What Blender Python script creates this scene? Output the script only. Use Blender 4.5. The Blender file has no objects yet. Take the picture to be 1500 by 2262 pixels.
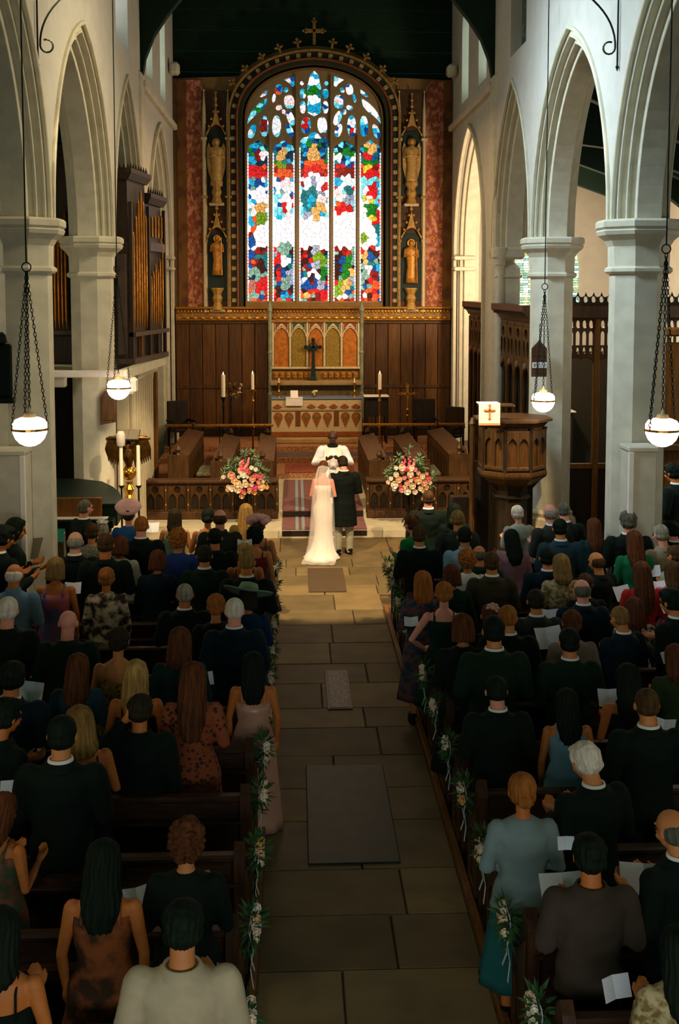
import bpy, bmesh, math, random
from mathutils import Vector, Matrix, Euler, noise
C = bpy.context.scene.collection
PI = math.pi
random.seed(7)

# ---------------------------------------------------------------- camera
F_PX = 2500.0                      # focal length in pixels of the 1500 x 2262 frame
CAM = Vector((0, 0, 4.7))
yaw = math.atan(100 / F_PX); pitch = math.atan(200 / math.hypot(F_PX, 100))
cd = bpy.data.cameras.new('camera'); cam = bpy.data.objects.new('camera', cd); C.objects.link(cam)
cam.location = CAM; cam.rotation_euler = (PI / 2 - pitch, 0, -yaw)
cd.sensor_fit = 'VERTICAL'; cd.sensor_height = 36; cd.sensor_width = 24; cd.lens = F_PX / 2262 * 36
cd.shift_y = -291 / 2262; cd.clip_end = 200
bpy.context.scene.camera = cam
_R = cam.rotation_euler.to_matrix()
def at(px, py, Y):
    """the point at depth Y behind a pixel of the photograph"""
    d = _R @ Vector(((px - 750) / F_PX, (840 - py) / F_PX, -1))
    return CAM + d * (Y / d.y)
def xz(px, py, Y):
    p = at(px, py, Y); return (p.x, p.z)

# ---------------------------------------------------------------- world, lights, exposure
sc = bpy.context.scene
sc.view_settings.view_transform = 'Standard'; sc.view_settings.look = 'None'
sc.view_settings.exposure = 0.0; sc.view_settings.gamma = 1; sc.view_settings.use_curve_mapping = False
w = bpy.data.worlds.new('world'); sc.world = w; w.use_nodes = True
w.node_tree.nodes['Background'].inputs[0].default_value = (0.16, 0.85, 0.40, 1)
w.node_tree.nodes['Background'].inputs[1].default_value = 0.06
def light(kind, name, loc, target, energy, color, size=1, size_y=None, spot=None, blend=.3, spread=None):
    d = bpy.data.lights.new(name, kind); d.energy = energy; d.color = color
    if kind == 'AREA':
        d.size = size
        if spread: d.spread = math.radians(spread)
        if size_y: d.shape = 'RECTANGLE'; d.size_y = size_y
    else: d.shadow_soft_size = size
    if spot: d.spot_size = math.radians(spot); d.spot_blend = blend
    o = bpy.data.objects.new(name, d); C.objects.link(o); o.location = loc
    o.rotation_euler = (Vector(target) - Vector(loc)).to_track_quat('-Z', 'Y').to_euler()
    return o
WARM = (1, .67, .37); DAY = (.72, .86, 1)
# spotlights on the nave walls that light the crossing and the couple
light('SPOT', 'spot_left', (-2.9, 13.2, 9.5), (.6, 19.9, .3), 4500, (1, .74, .46), .10, spot=42, blend=.2)
light('SPOT', 'spot_right', (3.9, 13.2, 9.5), (.5, 19.9, .3), 4500, (1, .74, .46), .10, spot=42, blend=.2)
# choir and sanctuary lights tucked behind the chancel corners
light('SPOT', 'sanctuary_light_left', (-2.8, 24.8, 6.5), (1.2, 30.2, 3.2), 560, WARM, .2, spot=80, blend=.9)
light('SPOT', 'sanctuary_light_right', (3.9, 24.8, 6.5), (-.2, 30.2, 3.2), 560, WARM, .2, spot=80, blend=.9)
light('AREA', 'choir_light', (.5, 24.6, 8.6), (.5, 24.9, 0), 170, WARM, 2.5)
# daylight of the clerestory windows (above the frame), each throws light across the nave
light('AREA', 'clerestory_daylight_left', (-3.0, 16.5, 11.3), (4.2, 17.8, 6.2), 280, (.64, .82, 1), 3.2, 2.0, spread=62)
light('AREA', 'clerestory_daylight_left', (-3.0, 11.8, 11.3), (4.2, 13.6, 6.2), 120, (.64, .82, 1), 3.2, 2.0, spread=62)
light('AREA', 'clerestory_daylight_right', (4.0, 16.5, 11.3), (-3.2, 17.8, 6.2), 130, (1, .80, .52), 3.2, 2.0, spread=62)
light('AREA', 'clerestory_daylight_right', (4.0, 11.8, 11.3), (-3.2, 13.6, 6.2), 40, (1, .80, .52), 3.2, 2.0, spread=62)
# added fill light behind the viewer, head high, brightens the crowd's backs
light('AREA', 'crowd_back_fill', (.5, .6, 2.5), (.5, 12, 2.2), 125, (.92, .95, 1), 6.5, 1.0)
# warm lamp inside the right-hand chapel, daylight in the aisles
light('POINT', 'chapel_lamp', (5.1, 26.4, 5.2), (0, 0, 0), 700, (1, .72, .48), .25)
light('AREA', 'aisle_daylight_right', (8.2, 25.5, 6.2), (5, 26.5, 4), 60, DAY, 2, 2)
light('AREA', 'aisle_daylight_right', (8.6, 16.5, 5.2), (4.6, 17.5, 3), 60, (1, .88, .7), 2, 2)
light('AREA', 'aisle_daylight_left', (-6.6, 15.5, 5), (-3.5, 17, 3), 45, (1, .9, .7), 2, 2)

# ---------------------------------------------------------------- materials
_mats = {}
def srgb(c):
    return tuple((x / 255 / 12.92) if x / 255 <= .04045 else ((x / 255 + .055) / 1.055) ** 2.4 for x in c) + (1,)
def mat(name, col, rough=.6, metal=0, var=.0, scale=8, bump=0, col2=None, kind='noise', emit=0, stretch=None, spec=.3, alpha=1, trans=0, ramp=(.35, .65)):
    if name in _mats: return _mats[name]
    m = bpy.data.materials.new(name); m.use_nodes = True; nt = m.node_tree; b = nt.nodes['Principled BSDF']
    c1 = srgb(col); b.inputs['Base Color'].default_value = c1; b.inputs['Roughness'].default_value = rough
    b.inputs['Metallic'].default_value = metal; b.inputs['Specular IOR Level'].default_value = spec
    b.inputs['Alpha'].default_value = alpha; b.inputs['Transmission Weight'].default_value = trans
    if var or bump or col2:
        tc = nt.nodes.new('ShaderNodeTexCoord'); mp = nt.nodes.new('ShaderNodeMapping')
        nt.links.new(tc.outputs['Object'], mp.inputs[0])
        if stretch: mp.inputs['Scale'].default_value = stretch
        if kind == 'voronoi':
            t = nt.nodes.new('ShaderNodeTexVoronoi'); out = t.outputs['Distance']
        elif kind == 'wave':
            t = nt.nodes.new('ShaderNodeTexWave'); t.inputs['Distortion'].default_value = 4; out = t.outputs['Fac']
        else:
            t = nt.nodes.new('ShaderNodeTexNoise'); t.inputs['Detail'].default_value = 4; out = t.outputs['Fac']
        t.inputs['Scale'].default_value = scale; nt.links.new(mp.outputs[0], t.inputs['Vector'])
        if col2 or var:
            r = nt.nodes.new('ShaderNodeValToRGB'); r.color_ramp.elements[0].position = ramp[0]; r.color_ramp.elements[1].position = ramp[1]
            if col2: a_, b_ = c1, srgb(col2)
            else:
                a_ = tuple(x * (1 - var) for x in c1[:3]) + (1,); b_ = tuple(min(1, x * (1 + var)) for x in c1[:3]) + (1,)
            r.color_ramp.elements[0].color = a_; r.color_ramp.elements[1].color = b_
            nt.links.new(out, r.inputs[0]); nt.links.new(r.outputs[0], b.inputs['Base Color'])
            if emit: nt.links.new(r.outputs[0], b.inputs['Emission Color'])
        if bump:
            bp = nt.nodes.new('ShaderNodeBump'); bp.inputs['Strength'].default_value = bump; bp.inputs['Distance'].default_value = .02
            nt.links.new(out, bp.inputs['Height']); nt.links.new(bp.outputs[0], b.inputs['Normal'])
    if emit:
        if not (var or col2): b.inputs['Emission Color'].default_value = c1
        b.inputs['Emission Strength'].default_value = emit
    _mats[name] = m; return m
PLASTER = mat('plaster', (196, 192, 176), .85, var=.05, scale=3, bump=.05)
STONE = mat('limestone', (200, 194, 168), .8, var=.08, scale=5, bump=.12)
STONE2 = mat('limestone_warm', (196, 184, 150), .8, var=.08, scale=5, bump=.12)
OAK = mat('dark_oak', (72, 47, 18), .42, var=.35, scale=5, bump=.15, stretch=(6, 6, .7))
OAK_Y = mat('dark_oak_long', (84, 55, 22), .4, var=.35, scale=5, bump=.15, stretch=(6, .7, 6))
OAK_MID = mat('warm_oak', (112, 70, 18), .45, var=.3, scale=5, bump=.12, stretch=(6, 6, .6))
OAK_DARK = mat('black_oak', (38, 28, 14), .45, var=.3, scale=5, bump=.12, stretch=(6, 6, .7))
OAK_RED = mat('reddish_oak', (76, 50, 28), .45, var=.3, scale=5, bump=.15, stretch=(6, 6, .7))
BLACKW = mat('roof_boards', (12, 40, 22), .8, var=.3, scale=4, stretch=(1, 6, 6))
GOLD = mat('gilt', (190, 128, 40), .35, .75, var=.3, scale=20, bump=.2)
GILT_STONE = mat('gilt_stone', (166, 128, 62), .6, .15, var=.25, scale=14, bump=.3)
GILT_DIM = mat('dim_gilt_stone', (140, 106, 50), .6, .1, var=.3, scale=14, bump=.3)
CREAM = mat('cream_stone', (188, 172, 132), .7, var=.12, scale=12, bump=.2)
BRASS = mat('brass', (206, 150, 52), .22, .95, var=.1, scale=10)
IRON = mat('black_iron', (18, 26, 20), .5, .6)
WAX = mat('white_wax', (240, 226, 200), .5)
FLAME = mat('flame', (255, 214, 140), emit=9)
WHITE = mat('white_cloth', (236, 228, 214), .8, var=.04, scale=6)
PAPER = mat('white_paper', (226, 230, 232), .8, var=.02, scale=4)

# ---------------------------------------------------------------- mesh helpers
def tag(o, label=None, cat=None, group=None, kind=None):
    if label: o['label'] = label
    if cat: o['category'] = cat
    if group: o['group'] = group
    if kind: o['kind'] = kind
    return o
def empty(name, loc=(0, 0, 0), rz=0, label=None, cat=None, group=None):
    o = bpy.data.objects.new(name, None); C.objects.link(o); o.location = loc; o.rotation_euler = (0, 0, rz)
    o.empty_display_size = .05
    return tag(o, label, cat, group)
class MB:
    def __init__(s): s.v = []; s.f = []; s.mi = []
    def add(s, vs, fs, m=0):
        n = len(s.v); s.v += [tuple(v) for v in vs]; s.f += [tuple(i + n for i in f) for f in fs]; s.mi += [m] * len(fs); return s
    def box(s, x0, x1, y0, y1, z0, z1, m=0, M=None):
        vs = [Vector((x, y, z)) for x in (x0, x1) for y in (y0, y1) for z in (z0, z1)]
        if M is not None: vs = [M @ v for v in vs]
        return s.add(vs, [(0, 1, 3, 2), (4, 6, 7, 5), (0, 4, 5, 1), (2, 3, 7, 6), (0, 2, 6, 4), (1, 5, 7, 3)], m)
    def bev(s, x0, x1, y0, y1, z0, z1, b=.01, m=0, M=None):
        """chamfered box"""
        bm = bmesh.new(); bmesh.ops.create_cube(bm, size=1)
        for v in bm.verts: v.co = Vector(((x0 + x1) / 2 + v.co.x * (x1 - x0), (y0 + y1) / 2 + v.co.y * (y1 - y0), (z0 + z1) / 2 + v.co.z * (z1 - z0)))
        bmesh.ops.bevel(bm, geom=bm.edges[:], offset=b, segments=1, affect='EDGES')
        return s.bm(bm, m, M)
    def bm(s, bm, m=0, M=None):
        bm.verts.ensure_lookup_table()
        vs = [(M @ v.co) if M is not None else v.co.copy() for v in bm.verts]
        for i, v in enumerate(bm.verts): v.index = i
        s.add(vs, [[v.index for v in f.verts] for f in bm.faces], m); bm.free(); return s
    def loft(s, rings, m=0, cap=True):
        n = len(rings[0]); vs = [p for r in rings for p in r]; fs = []
        for i in range(len(rings) - 1):
            for j in range(n):
                k = (j + 1) % n; fs.append((i * n + j, i * n + k, (i + 1) * n + k, (i + 1) * n + j))
        if cap: fs.append(tuple(range(n))[::-1]); fs.append(tuple((len(rings) - 1) * n + j for j in range(n)))
        return s.add(vs, fs, m)
    def prism(s, poly, a, b, axis='z', m=0, M=None):
        """polygon swept from a to b along an axis; the polygon is given in the other two axes in order"""
        def p3(u, v, t): return Vector((u, v, t)) if axis == 'z' else (Vector((u, t, v)) if axis == 'y' else Vector((t, u, v)))
        r = [[p3(u, v, t) for u, v in poly] for t in (a, b)]
        if M is not None: r = [[M @ p for p in q] for q in r]
        return s.loft(r, m)
    def tube(s, pts, rad, seg=8, m=0, cap=True):
        pts = [Vector(p) for p in pts]; rings = []
        if not hasattr(rad, '__len__'): rad = [rad] * len(pts)
        up = None
        for i, p in enumerate(pts):
            t = (pts[min(i + 1, len(pts) - 1)] - pts[max(i - 1, 0)]).normalized()
            if up is None: up = Vector((0, 0, 1)) if abs(t.z) < .9 else Vector((1, 0, 0))
            a = t.cross(up).normalized(); b = a.cross(t).normalized(); up = b
            rings.append([p + (a * math.cos(q) + b * math.sin(q)) * rad[i] for q in [2 * PI * j / seg for j in range(seg)]])
        return s.loft(rings, m, cap)
    def caps(s, pts, rad, seg=12, m=0):
        """tube with rounded ends"""
        pts = [Vector(p) for p in pts]; rad = list(rad)
        a = (pts[0] - pts[1]).normalized(); b = (pts[-1] - pts[-2]).normalized()
        P = [pts[0] + a * rad[0] * .98, pts[0] + a * rad[0] * .7] + pts + [pts[-1] + b * rad[-1] * .7, pts[-1] + b * rad[-1] * .98]
        R = [rad[0] * .2, rad[0] * .72] + rad + [rad[-1] * .72, rad[-1] * .2]
        return s.tube(P, R, seg, m)
    def lathe(s, prof, c=(0, 0, 0), seg=16, m=0, a0=0):
        c = Vector(c)
        return s.loft([[c + Vector((r * math.cos(a0 + 2 * PI * j / seg), r * math.sin(a0 + 2 * PI * j / seg), z)) for j in range(seg)] for r, z in prof], m)
    def ball(s, c, r, seg=10, rings=7, m=0, M=None):
        c = Vector(c); r = Vector(r) if hasattr(r, '__len__') else Vector((r, r, r)); R = []
        for i in range(rings + 1):
            t = PI * (i + .02) / (rings + .04)
            R.append([Vector((math.sin(t) * math.cos(2 * PI * j / seg) * r.x, math.sin(t) * math.sin(2 * PI * j / seg) * r.y, -math.cos(t) * r.z)) for j in range(seg)])
        R = [[c + (M @ p if M is not None else p) for p in q] for q in R]
        return s.loft(R, m)
    def mesh(s, name, smooth=False, off=(0, 0, 0)):
        me = bpy.data.meshes.new(name); o = Vector(off)
        me.from_pydata([Vector(v) - o for v in s.v], [], s.f)
        if any(s.mi): me.polygons.foreach_set('material_index', s.mi)
        if smooth: me.polygons.foreach_set('use_smooth', [True] * len(me.polygons))
        me.update(); return me
    def build(s, name, ms, parent=None, smooth=False, origin=None, **kw):
        """ONE mesh object; vertices are world coordinates, a parent without rotation takes its place off"""
        off = Vector((0, 0, 0)); p = parent
        while p is not None: off += p.location; p = p.parent
        loc = Vector(origin) - off if origin is not None else Vector((0, 0, 0))
        me = s.mesh(name, smooth, off + loc)
        if smooth == 'auto':
            me.polygons.foreach_set('use_smooth', [True] * len(me.polygons)); me.set_sharp_from_angle(angle=math.radians(40))
        bm = bmesh.new(); bm.from_mesh(me); bmesh.ops.recalc_face_normals(bm, faces=bm.faces); bm.to_mesh(me); bm.free()
        for m in (ms if isinstance(ms, (list, tuple)) else [ms]): me.materials.append(m)
        o = bpy.data.objects.new(name, me); C.objects.link(o); o.location = loc
        if parent is not None: o.parent = parent
        return tag(o, **kw)
def plate(outer, holes=(), depth=.1, bevel=0, seg=1):
    """flat plate with holes in local xy; returns verts, faces centred on z = 0"""
    cu = bpy.data.curves.new('t', 'CURVE'); cu.dimensions = '2D'; cu.fill_mode = 'BOTH'
    cu.extrude = max(0, depth / 2 - bevel); cu.bevel_depth = bevel; cu.bevel_resolution = 0; cu.offset = -bevel
    for poly in [outer] + list(holes):
        sp = cu.splines.new('POLY'); sp.points.add(len(poly) - 1)
        for p, q in zip(sp.points, poly): p.co = (q[0], q[1], 0, 1)
        sp.use_cyclic_u = True
    o = bpy.data.objects.new('t', cu); C.objects.link(o)
    dg = bpy.context.evaluated_depsgraph_get(); me = bpy.data.meshes.new_from_object(o.evaluated_get(dg))
    vs = [v.co.copy() for v in me.vertices]; fs = [tuple(p.vertices) for p in me.polygons]
    bpy.data.objects.remove(o); bpy.data.curves.remove(cu); bpy.data.meshes.remove(me)
    return vs, fs
def plate_xz(mb, outer, holes, y, depth, bevel=0, m=0):
    vs, fs = plate(outer, holes, depth, bevel); return mb.add([(v.x, y + v.z, v.y) for v in vs], fs, m)
def plate_yz(mb, outer, holes, x, depth, bevel=0, m=0):
    vs, fs = plate(outer, holes, depth, bevel); return mb.add([(x + v.z, v.x, v.y) for v in vs], fs, m)
def dup(root, loc=None, rz=None, label=None, group=None):
    """a thing, its parts and their sub-parts, mesh data shared"""
    def cp(o, par):
        c = o.copy(); C.objects.link(c); c.parent = par
        for ch in list(o.children): cp(ch, c)
        return c
    r = cp(root, None)
    if loc is not None: r.location = loc
    if rz is not None: r.rotation_euler = (0, 0, rz)
    return tag(r, label, None, group)
def arch(c, a, h, off, z0, n=14, up=0.0):
    """points of a two-centred pointed arch, left foot to right foot; up = extra straight leg below z0"""
    R = (a * a + h * h) / (2 * a); k = R - a; r = R + off
    za = math.sqrt(max(0, r * r - k * k)); ang = math.atan2(za, -k)   # measured at the right-hand centre
    L = [];
    for i in range(n + 1):
        t = PI - (PI - math.atan2(za, -k)) * i / n
        L.append((c + k + r * math.cos(t), z0 + r * math.sin(t)))
    Rr = [(2 * c - u, v) for u, v in reversed(L[:-1])]
    pts = L + Rr
    if up: pts = [(pts[0][0], z0 - up)] + pts + [(pts[-1][0], z0 - up)]
    return pts
# ================================================================ THE SETTING
CX = .53; XL = -3.17; XR = 4.22            # nave axis and the inner faces of the two arcades
YE = 30.5                                  # east wall
ZC = 5.57                                  # top of the capitals
# ---- floor
f = MB().box(-9, 11, -3, 21.2, -.2, -.03); f.build('floor', mat('floor_bed', (92, 74, 46), .8, var=.15, scale=2), kind='structure')
floor = bpy.data.objects['floor']
PAVE = [mat('paving_%d' % i, c, .62, var=.18, scale=2.2, bump=.12) for i, c in enumerate([(116, 96, 56), (104, 88, 52), (124, 104, 64), (98, 82, 48), (110, 92, 58)])]
random.seed(3)
y = 4.6; row = 0
slots = [(-.10, 1.05, 9.20, 11.15)]       # the black ledger takes this place
while y < 21.15:
    d = random.uniform(.55, .85)
    if 21.2 - (y + d) < .4: d = 21.2 - y
    wide = y > 16.4
    x0, x1 = (-2.9, 4.0) if wide else (-.27, 1.31)
    xs = [x0]; 
    while xs[-1] < x1 - .01:
        nx = xs[-1] + random.uniform(.55, 1.15)
        if x1 - nx < .35: nx = x1
        xs.append(nx)
    for a, b in zip(xs, xs[1:]):
        g = .006; h = random.uniform(-.004, .004)
        MB().bev(a + g, b - g, y + g, y + d - g, -.04, h, .006).build('stone', random.choice(PAVE), floor)
    y += d; row += 1
# side floors (wood blocks under the pews)
tag(MB().box(-8.9, -.27, 4, 16.4, -.04, 0).build('floor_board', mat('pew_floor', (60, 44, 26), .6, var=.3, scale=3, stretch=(1, 6, 1)), floor))
tag(MB().box(1.31, 10.9, 4, 16.4, -.04, 0).build('floor_board', _mats['pew_floor'], floor))
MB().bev(1.30, 1.36, 4.5, 16.3, 0, .09, .01).build('trim_1', OAK_MID, kind='structure')
MB().bev(-.32, -.26, 4.5, 16.3, 0, .09, .01).build('trim_2', OAK_MID, kind='structure')
# ---- chancel steps: (y front, z)
LV = [(21.2, .15), (22.35, .30), (26.2, .45), (27.6, .60), (28.5, .75)]
z0 = 0
for i, (yy, z) in enumerate(LV):
    yn = LV[i + 1][0] if i + 1 < len(LV) else YE
    st = MB().bev(-3.3 if i else -3.0, 4.35 if i else 4.1, yy, yn + .02, -.03, z, .012)
    o = st.build('floor_step', STONE2 if i < 2 else mat('sanctuary_tile', (142, 84, 52), .5, var=.3, scale=26, kind='voronoi', col2=(176, 130, 86)), kind='structure')
    z0 = z
# stone blocks that face the first step
x = -3.0
while x < 4.05:
    b = min(4.1, x + random.uniform(.8, 1.1)); MB().bev(x + .004, b - .004, 21.165, 21.24, 0, .155, .006).build('stone', STONE2, bpy.data.objects['floor_step']); x = b
# ---- arcade walls
BAYS = [(4.9, 9.9), (9.9, 15.0), (15.0, 20.1)]
PH = .42                                    # half width of a pier
def arcade(side):
    X = XR if side > 0 else XL; T = .74 * side; nm = 'right' if side > 0 else 'left'
    outs = [(4.9, 14.2), (4.9, ZC)]
    bays = [((a + b) / 2, (b - a) / 2 - PH, 2.8) for a, b in BAYS] + [((20.1 + PH + 23.6) / 2, (23.6 - 20.1 - PH) / 2, 2.8)]
    for c, a, h in bays: outs += arch(c, a, h, .30, ZC, 16)
    clean = outs + [(24.0, ZC), (24.0, 14.2)]
    win = []
    for yc in (6.9, 12.0, 16.6, 21.55):
        win.append([(yc - .75, 9.2), (yc + .75, 9.2)] + arch(yc, .75, 1.1, 0, 11.9, 6)[::-1][1:-1] + [(yc - .75, 11.9)])
    mb = MB(); plate_yz(mb, clean, win, X + T / 2, abs(T))
    wl = mb.build('wall_' + nm, PLASTER, kind='structure')
    # moulded arch orders, hood mould
    for c, a, h in bays:
        for o0, o1, inset, dp in ((.30, .36, -.05, .12), (.20, .31, .03, .68), (.185, .215, .0, .05), (.10, .21, .11, .52), (.085, .115, .09, .05), (0, .11, .20, .34)):
            A = arch(c, a, h, o0, ZC, 16); B = arch(c, a, h, o1, ZC, 16)
            m2 = MB(); plate_yz(m2, B + A[::-1], (), X + side * (inset + dp / 2), dp, .012)
            m2.build('arch_moulding', STONE, wl)
    # clerestory windows: sloping sill, glass
    for i, yc in enumerate((6.9, 12.0, 16.6, 21.55)):
        n = (1 if side < 0 else 5) + i
        wr = empty('window_%d' % n, (X + T * .7, yc, 9.2)); wr['kind'] = 'structure'
        gx = X + T * (.7 if side < 0 else .3); gl = mat('daylight_glass', (226, 238, 246), .2, emit=2.2) if side < 0 else mat('dark_leaded_glass', (16, 34, 20), .15, var=.6, scale=9, kind='voronoi', spec=.7, col2=(110, 140, 110), ramp=(.55, .8))
        for k in range(2):
            MB().box(gx - .01, gx + .01, yc - .72 + k * .74, yc - .02 + k * .74, 9.3, 12.9).build('pane', gl, wr)
        MB().box(X + T * .6, X + T * .8, yc - .04, yc + .04, 9.2, 13).build('mullion', STONE, wr)
        MB().prism([(X + T * .02, 9.2), (X + T * .75, 9.2), (X + T * .75, 9.75)], yc - .75, yc + .75, 'y').build('window_sill', PLASTER, wr)
    # chancel wall
    ch = [(24.0, 0.0), (24.0, 12.5), (YE + .3, 12.5), (YE + .3, 0)]
    hole = [(25.2, .4)] + arch(27.4, 2.2, 3.0, 0, ZC, 14) + [(29.6, .4)]
    wn = [[(yc - .55, 9.35), (yc + .55, 9.35)] + arch(yc, .55, .9, 0, 11.0, 5)[::-1][1:-1] + [(yc - .55, 11.0)] for yc in (25.8, 28.4)]
    mb = MB(); plate_yz(mb, ch, [hole] + wn, X + .24 * side, .42)
    cw = mb.build('wall_chancel_' + nm, PLASTER, kind='structure')
    for o0, o1, inset, dp in ((.0, .10, -.05, .12), (-.12, .01, .1, .5), (-.22, -.10, .2, .3)):
        A = [(25.2 - o0, .75)] + arch(27.4, 2.2, 3.0, o0, ZC, 14) + [(29.6 + o0, .75)]
        B = [(25.2 - o1, .75)] + arch(27.4, 2.2, 3.0, o1, ZC, 14) + [(29.6 + o1, .75)]
        m2 = MB(); plate_yz(m2, B + A[::-1], (), X + side * (inset + dp / 2), dp, .012); m2.build('arch_moulding', STONE, cw)
    for zz in (ZC, ZC - .28):                         # impost rings of the chancel arch
        MB().bev(min(X - .09 * side, X + .5 * side), max(X - .09 * side, X + .5 * side), 29.2, 29.75, zz - .1, zz, .03).build('impost', STONE, cw)
    MB().bev(min(X - .1 * side, X + .1 * side), max(X - .1 * side, X + .1 * side), 24.15, YE, 8.9, 9.06, .03).build('string_course', STONE, cw)
    MB().bev(min(X - .12 * side, X + .1 * side), max(X - .12 * side, X + .1 * side), 28.9, 29.9, .75, 1.3, .04).build('plinth', STONE, cw)
    MB().bev(min(X - .25 * side, X), max(X - .25 * side, X), 29.5, 29.9, 10.2, 10.5, .06).build('corbel', STONE, cw)
    for i, yc in enumerate((25.8, 28.4)):
        n = (9 if side < 0 else 11) + i
        wr = empty('window_%d' % n, (X + T * .7, yc, 9.35)); wr['kind'] = 'structure'
        MB().box(X + T * .45 - .01, X + T * .45 + .01, yc - .6, yc + .6, 9.3, 12).build('pane', mat('chancel_daylight_glass', (214, 236, 226), .2, emit=1.6 if side < 0 else 1.6), wr)
        MB().prism([(X + T * .02, 9.35), (X + T * .65, 9.35), (X + T * .65, 9.75)], yc - .55, yc + .55, 'y').build('window_sill', PLASTER, wr)
    # respond: shafts where the nave wall ends
    for i, (dx, dy, r) in enumerate(((0, 0, .11), (.12, -.2, .08), (.12, .2, .08), (.02, -.42, .09))):
        m2 = MB().lathe([(r, 0), (r, ZC - .35), (r + .02, ZC - .35), (r + .02, ZC - .3), (r, ZC - .3), (r + .07, ZC - .08), (r + .07, ZC)], (X + dx * side + .06 * side, 24.0 + dy, 0), 12)
        m2.build('respond_shaft', STONE, cw, smooth='auto')
    MB().bev(min(X - .05 * side, X + .42 * side), max(X - .05 * side, X + .42 * side), 23.72, 24.35, 0, 9.2, .05).build('respond', STONE, cw)
    q0, q1 = min(X, X + .52 * side), max(X, X + .52 * side)
    MB().bev(q0, q1, 23.56, 24.1, 0, ZC - .3, .12).build('respond_pier', STONE, cw); MB().bev(q0 - .06, q1 + .06, 23.48, 24.1, ZC - .24, ZC + .02, .05).build('respond_capital', STONE, cw); MB().bev(q0 - .02, q1 + .02, 23.52, 24.1, ZC - .62, ZC - .56, .02).build('respond_ring', STONE, cw)
    # the aisle beyond
    XO = X + 5.0 * side
    out = MB(); out.box(min(XO, XO + .3 * side), max(XO, XO + .3 * side), 4, YE + .3, -.1, 7.4)
    ow = out.build('wall_aisle_' + nm, PLASTER, kind='structure')
    for yy in (12.5, 18, 23.5, 28.5):
        MB().bev(min(XO - .2 * side, XO), max(XO - .2 * side, XO), yy - .2, yy + .2, 0, 6.6, .03).build('pilaster', PLASTER, ow)
arcade(1); arcade(-1)
# ---- east walls: chancel (with the hole of the great window) and aisles
EW = YE
def wc(px, py, Y=YE): return xz(px, py, Y)
WXC = wc(694, 400)[0]
head = []
# the head of the great window, traced by its radii: jambs at 543/845, springing at y=270, apex at y=152
def win_outline(grow=0.0, base=668):
    xl, _ = wc(545, 300); xr, _ = wc(843, 300); zs = wc(694, 268)[1]; za = wc(694, 152)[1]; zb = wc(694, base)[1]
    c = (xl + xr) / 2; a = (xr - xl) / 2 + grow; h = za - zs + grow
    pts = []
    n = 18
    for i in range(n + 1):           # depressed head: superellipse with a slight point
        t = PI / 2 * i / n
        u = math.cos(t) ** .92; v = math.sin(t) ** .86
        pts.append((c - a * u, zs + h * (v * .94 + .06 * (1 - u))))
    pts += [(2 * c - p[0], p[1]) for p in reversed(pts[:-1])]
    return [(c - a, zb - grow * 0)] + pts + [(c + a, zb - grow * 0)]
zt = 10.25; o_ = win_outline(.02)
body = [(XL - .5, 0), (XL - .5, zt)] + [p for p in [(wc(508, 300)[0], zt)]] 
sur = win_outline(.62)
body = [(XL - .5, 0), (XL - .5, zt)] + [p for p in sur if p[1] > zt] + [(XR + .5, zt), (XR + .5, 0)]
mb = MB(); plate_xz(mb, body, [o_], YE + .35, .5)
wall_e = mb.build('wall_east', mat('east_wall', (120, 92, 50), .8, var=.1, scale=4), kind='structure')
DAMASK = mat('red_damask', (136, 72, 48), .75, col2=(190, 128, 98), scale=8, stretch=(1.6, 1, 1), ramp=(.46, .60))
for (p0, p1) in ((393, 447), (941, 998)):
    x0 = wc(p0, 300)[0]; x1 = wc(p1, 300)[0]; zb = wc(694, 690)[1]
    MB().box(x0, x1, YE + .06, YE + .11, zb, zt - .02).build('wall_hanging', DAMASK, wall_e)
    bx = (x0 - .02, x0 + .22) if p0 < 600 else (x1 - .22, x1 + .02)
    MB().box(bx[0], bx[1], YE + .03, YE + .09, zb, zt - .02).build('hanging_border', mat('brown_border', (84, 52, 22), .7, col2=(112, 74, 30), scale=3, kind='voronoi'), wall_e)
    for k in range(14):               # gilt flower sprigs woven in two columns
        cx_ = (x0 + x1) / 2 + (.16 if k % 2 else -.10) * (1 if p0 < 600 else -1); cz = zb + .35 + k * .33
        m2 = MB()
        for q in range(5):
            a = 2 * PI * q / 5 + .3
            m2.ball((cx_ + .05 * math.cos(a), YE + .045, cz + .04 * math.sin(a)), (.035, .012, .03), 6, 4)
        m2.build('sprig', mat('woven_gilt', (176, 112, 44), .5, .3), wall_e)
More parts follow.
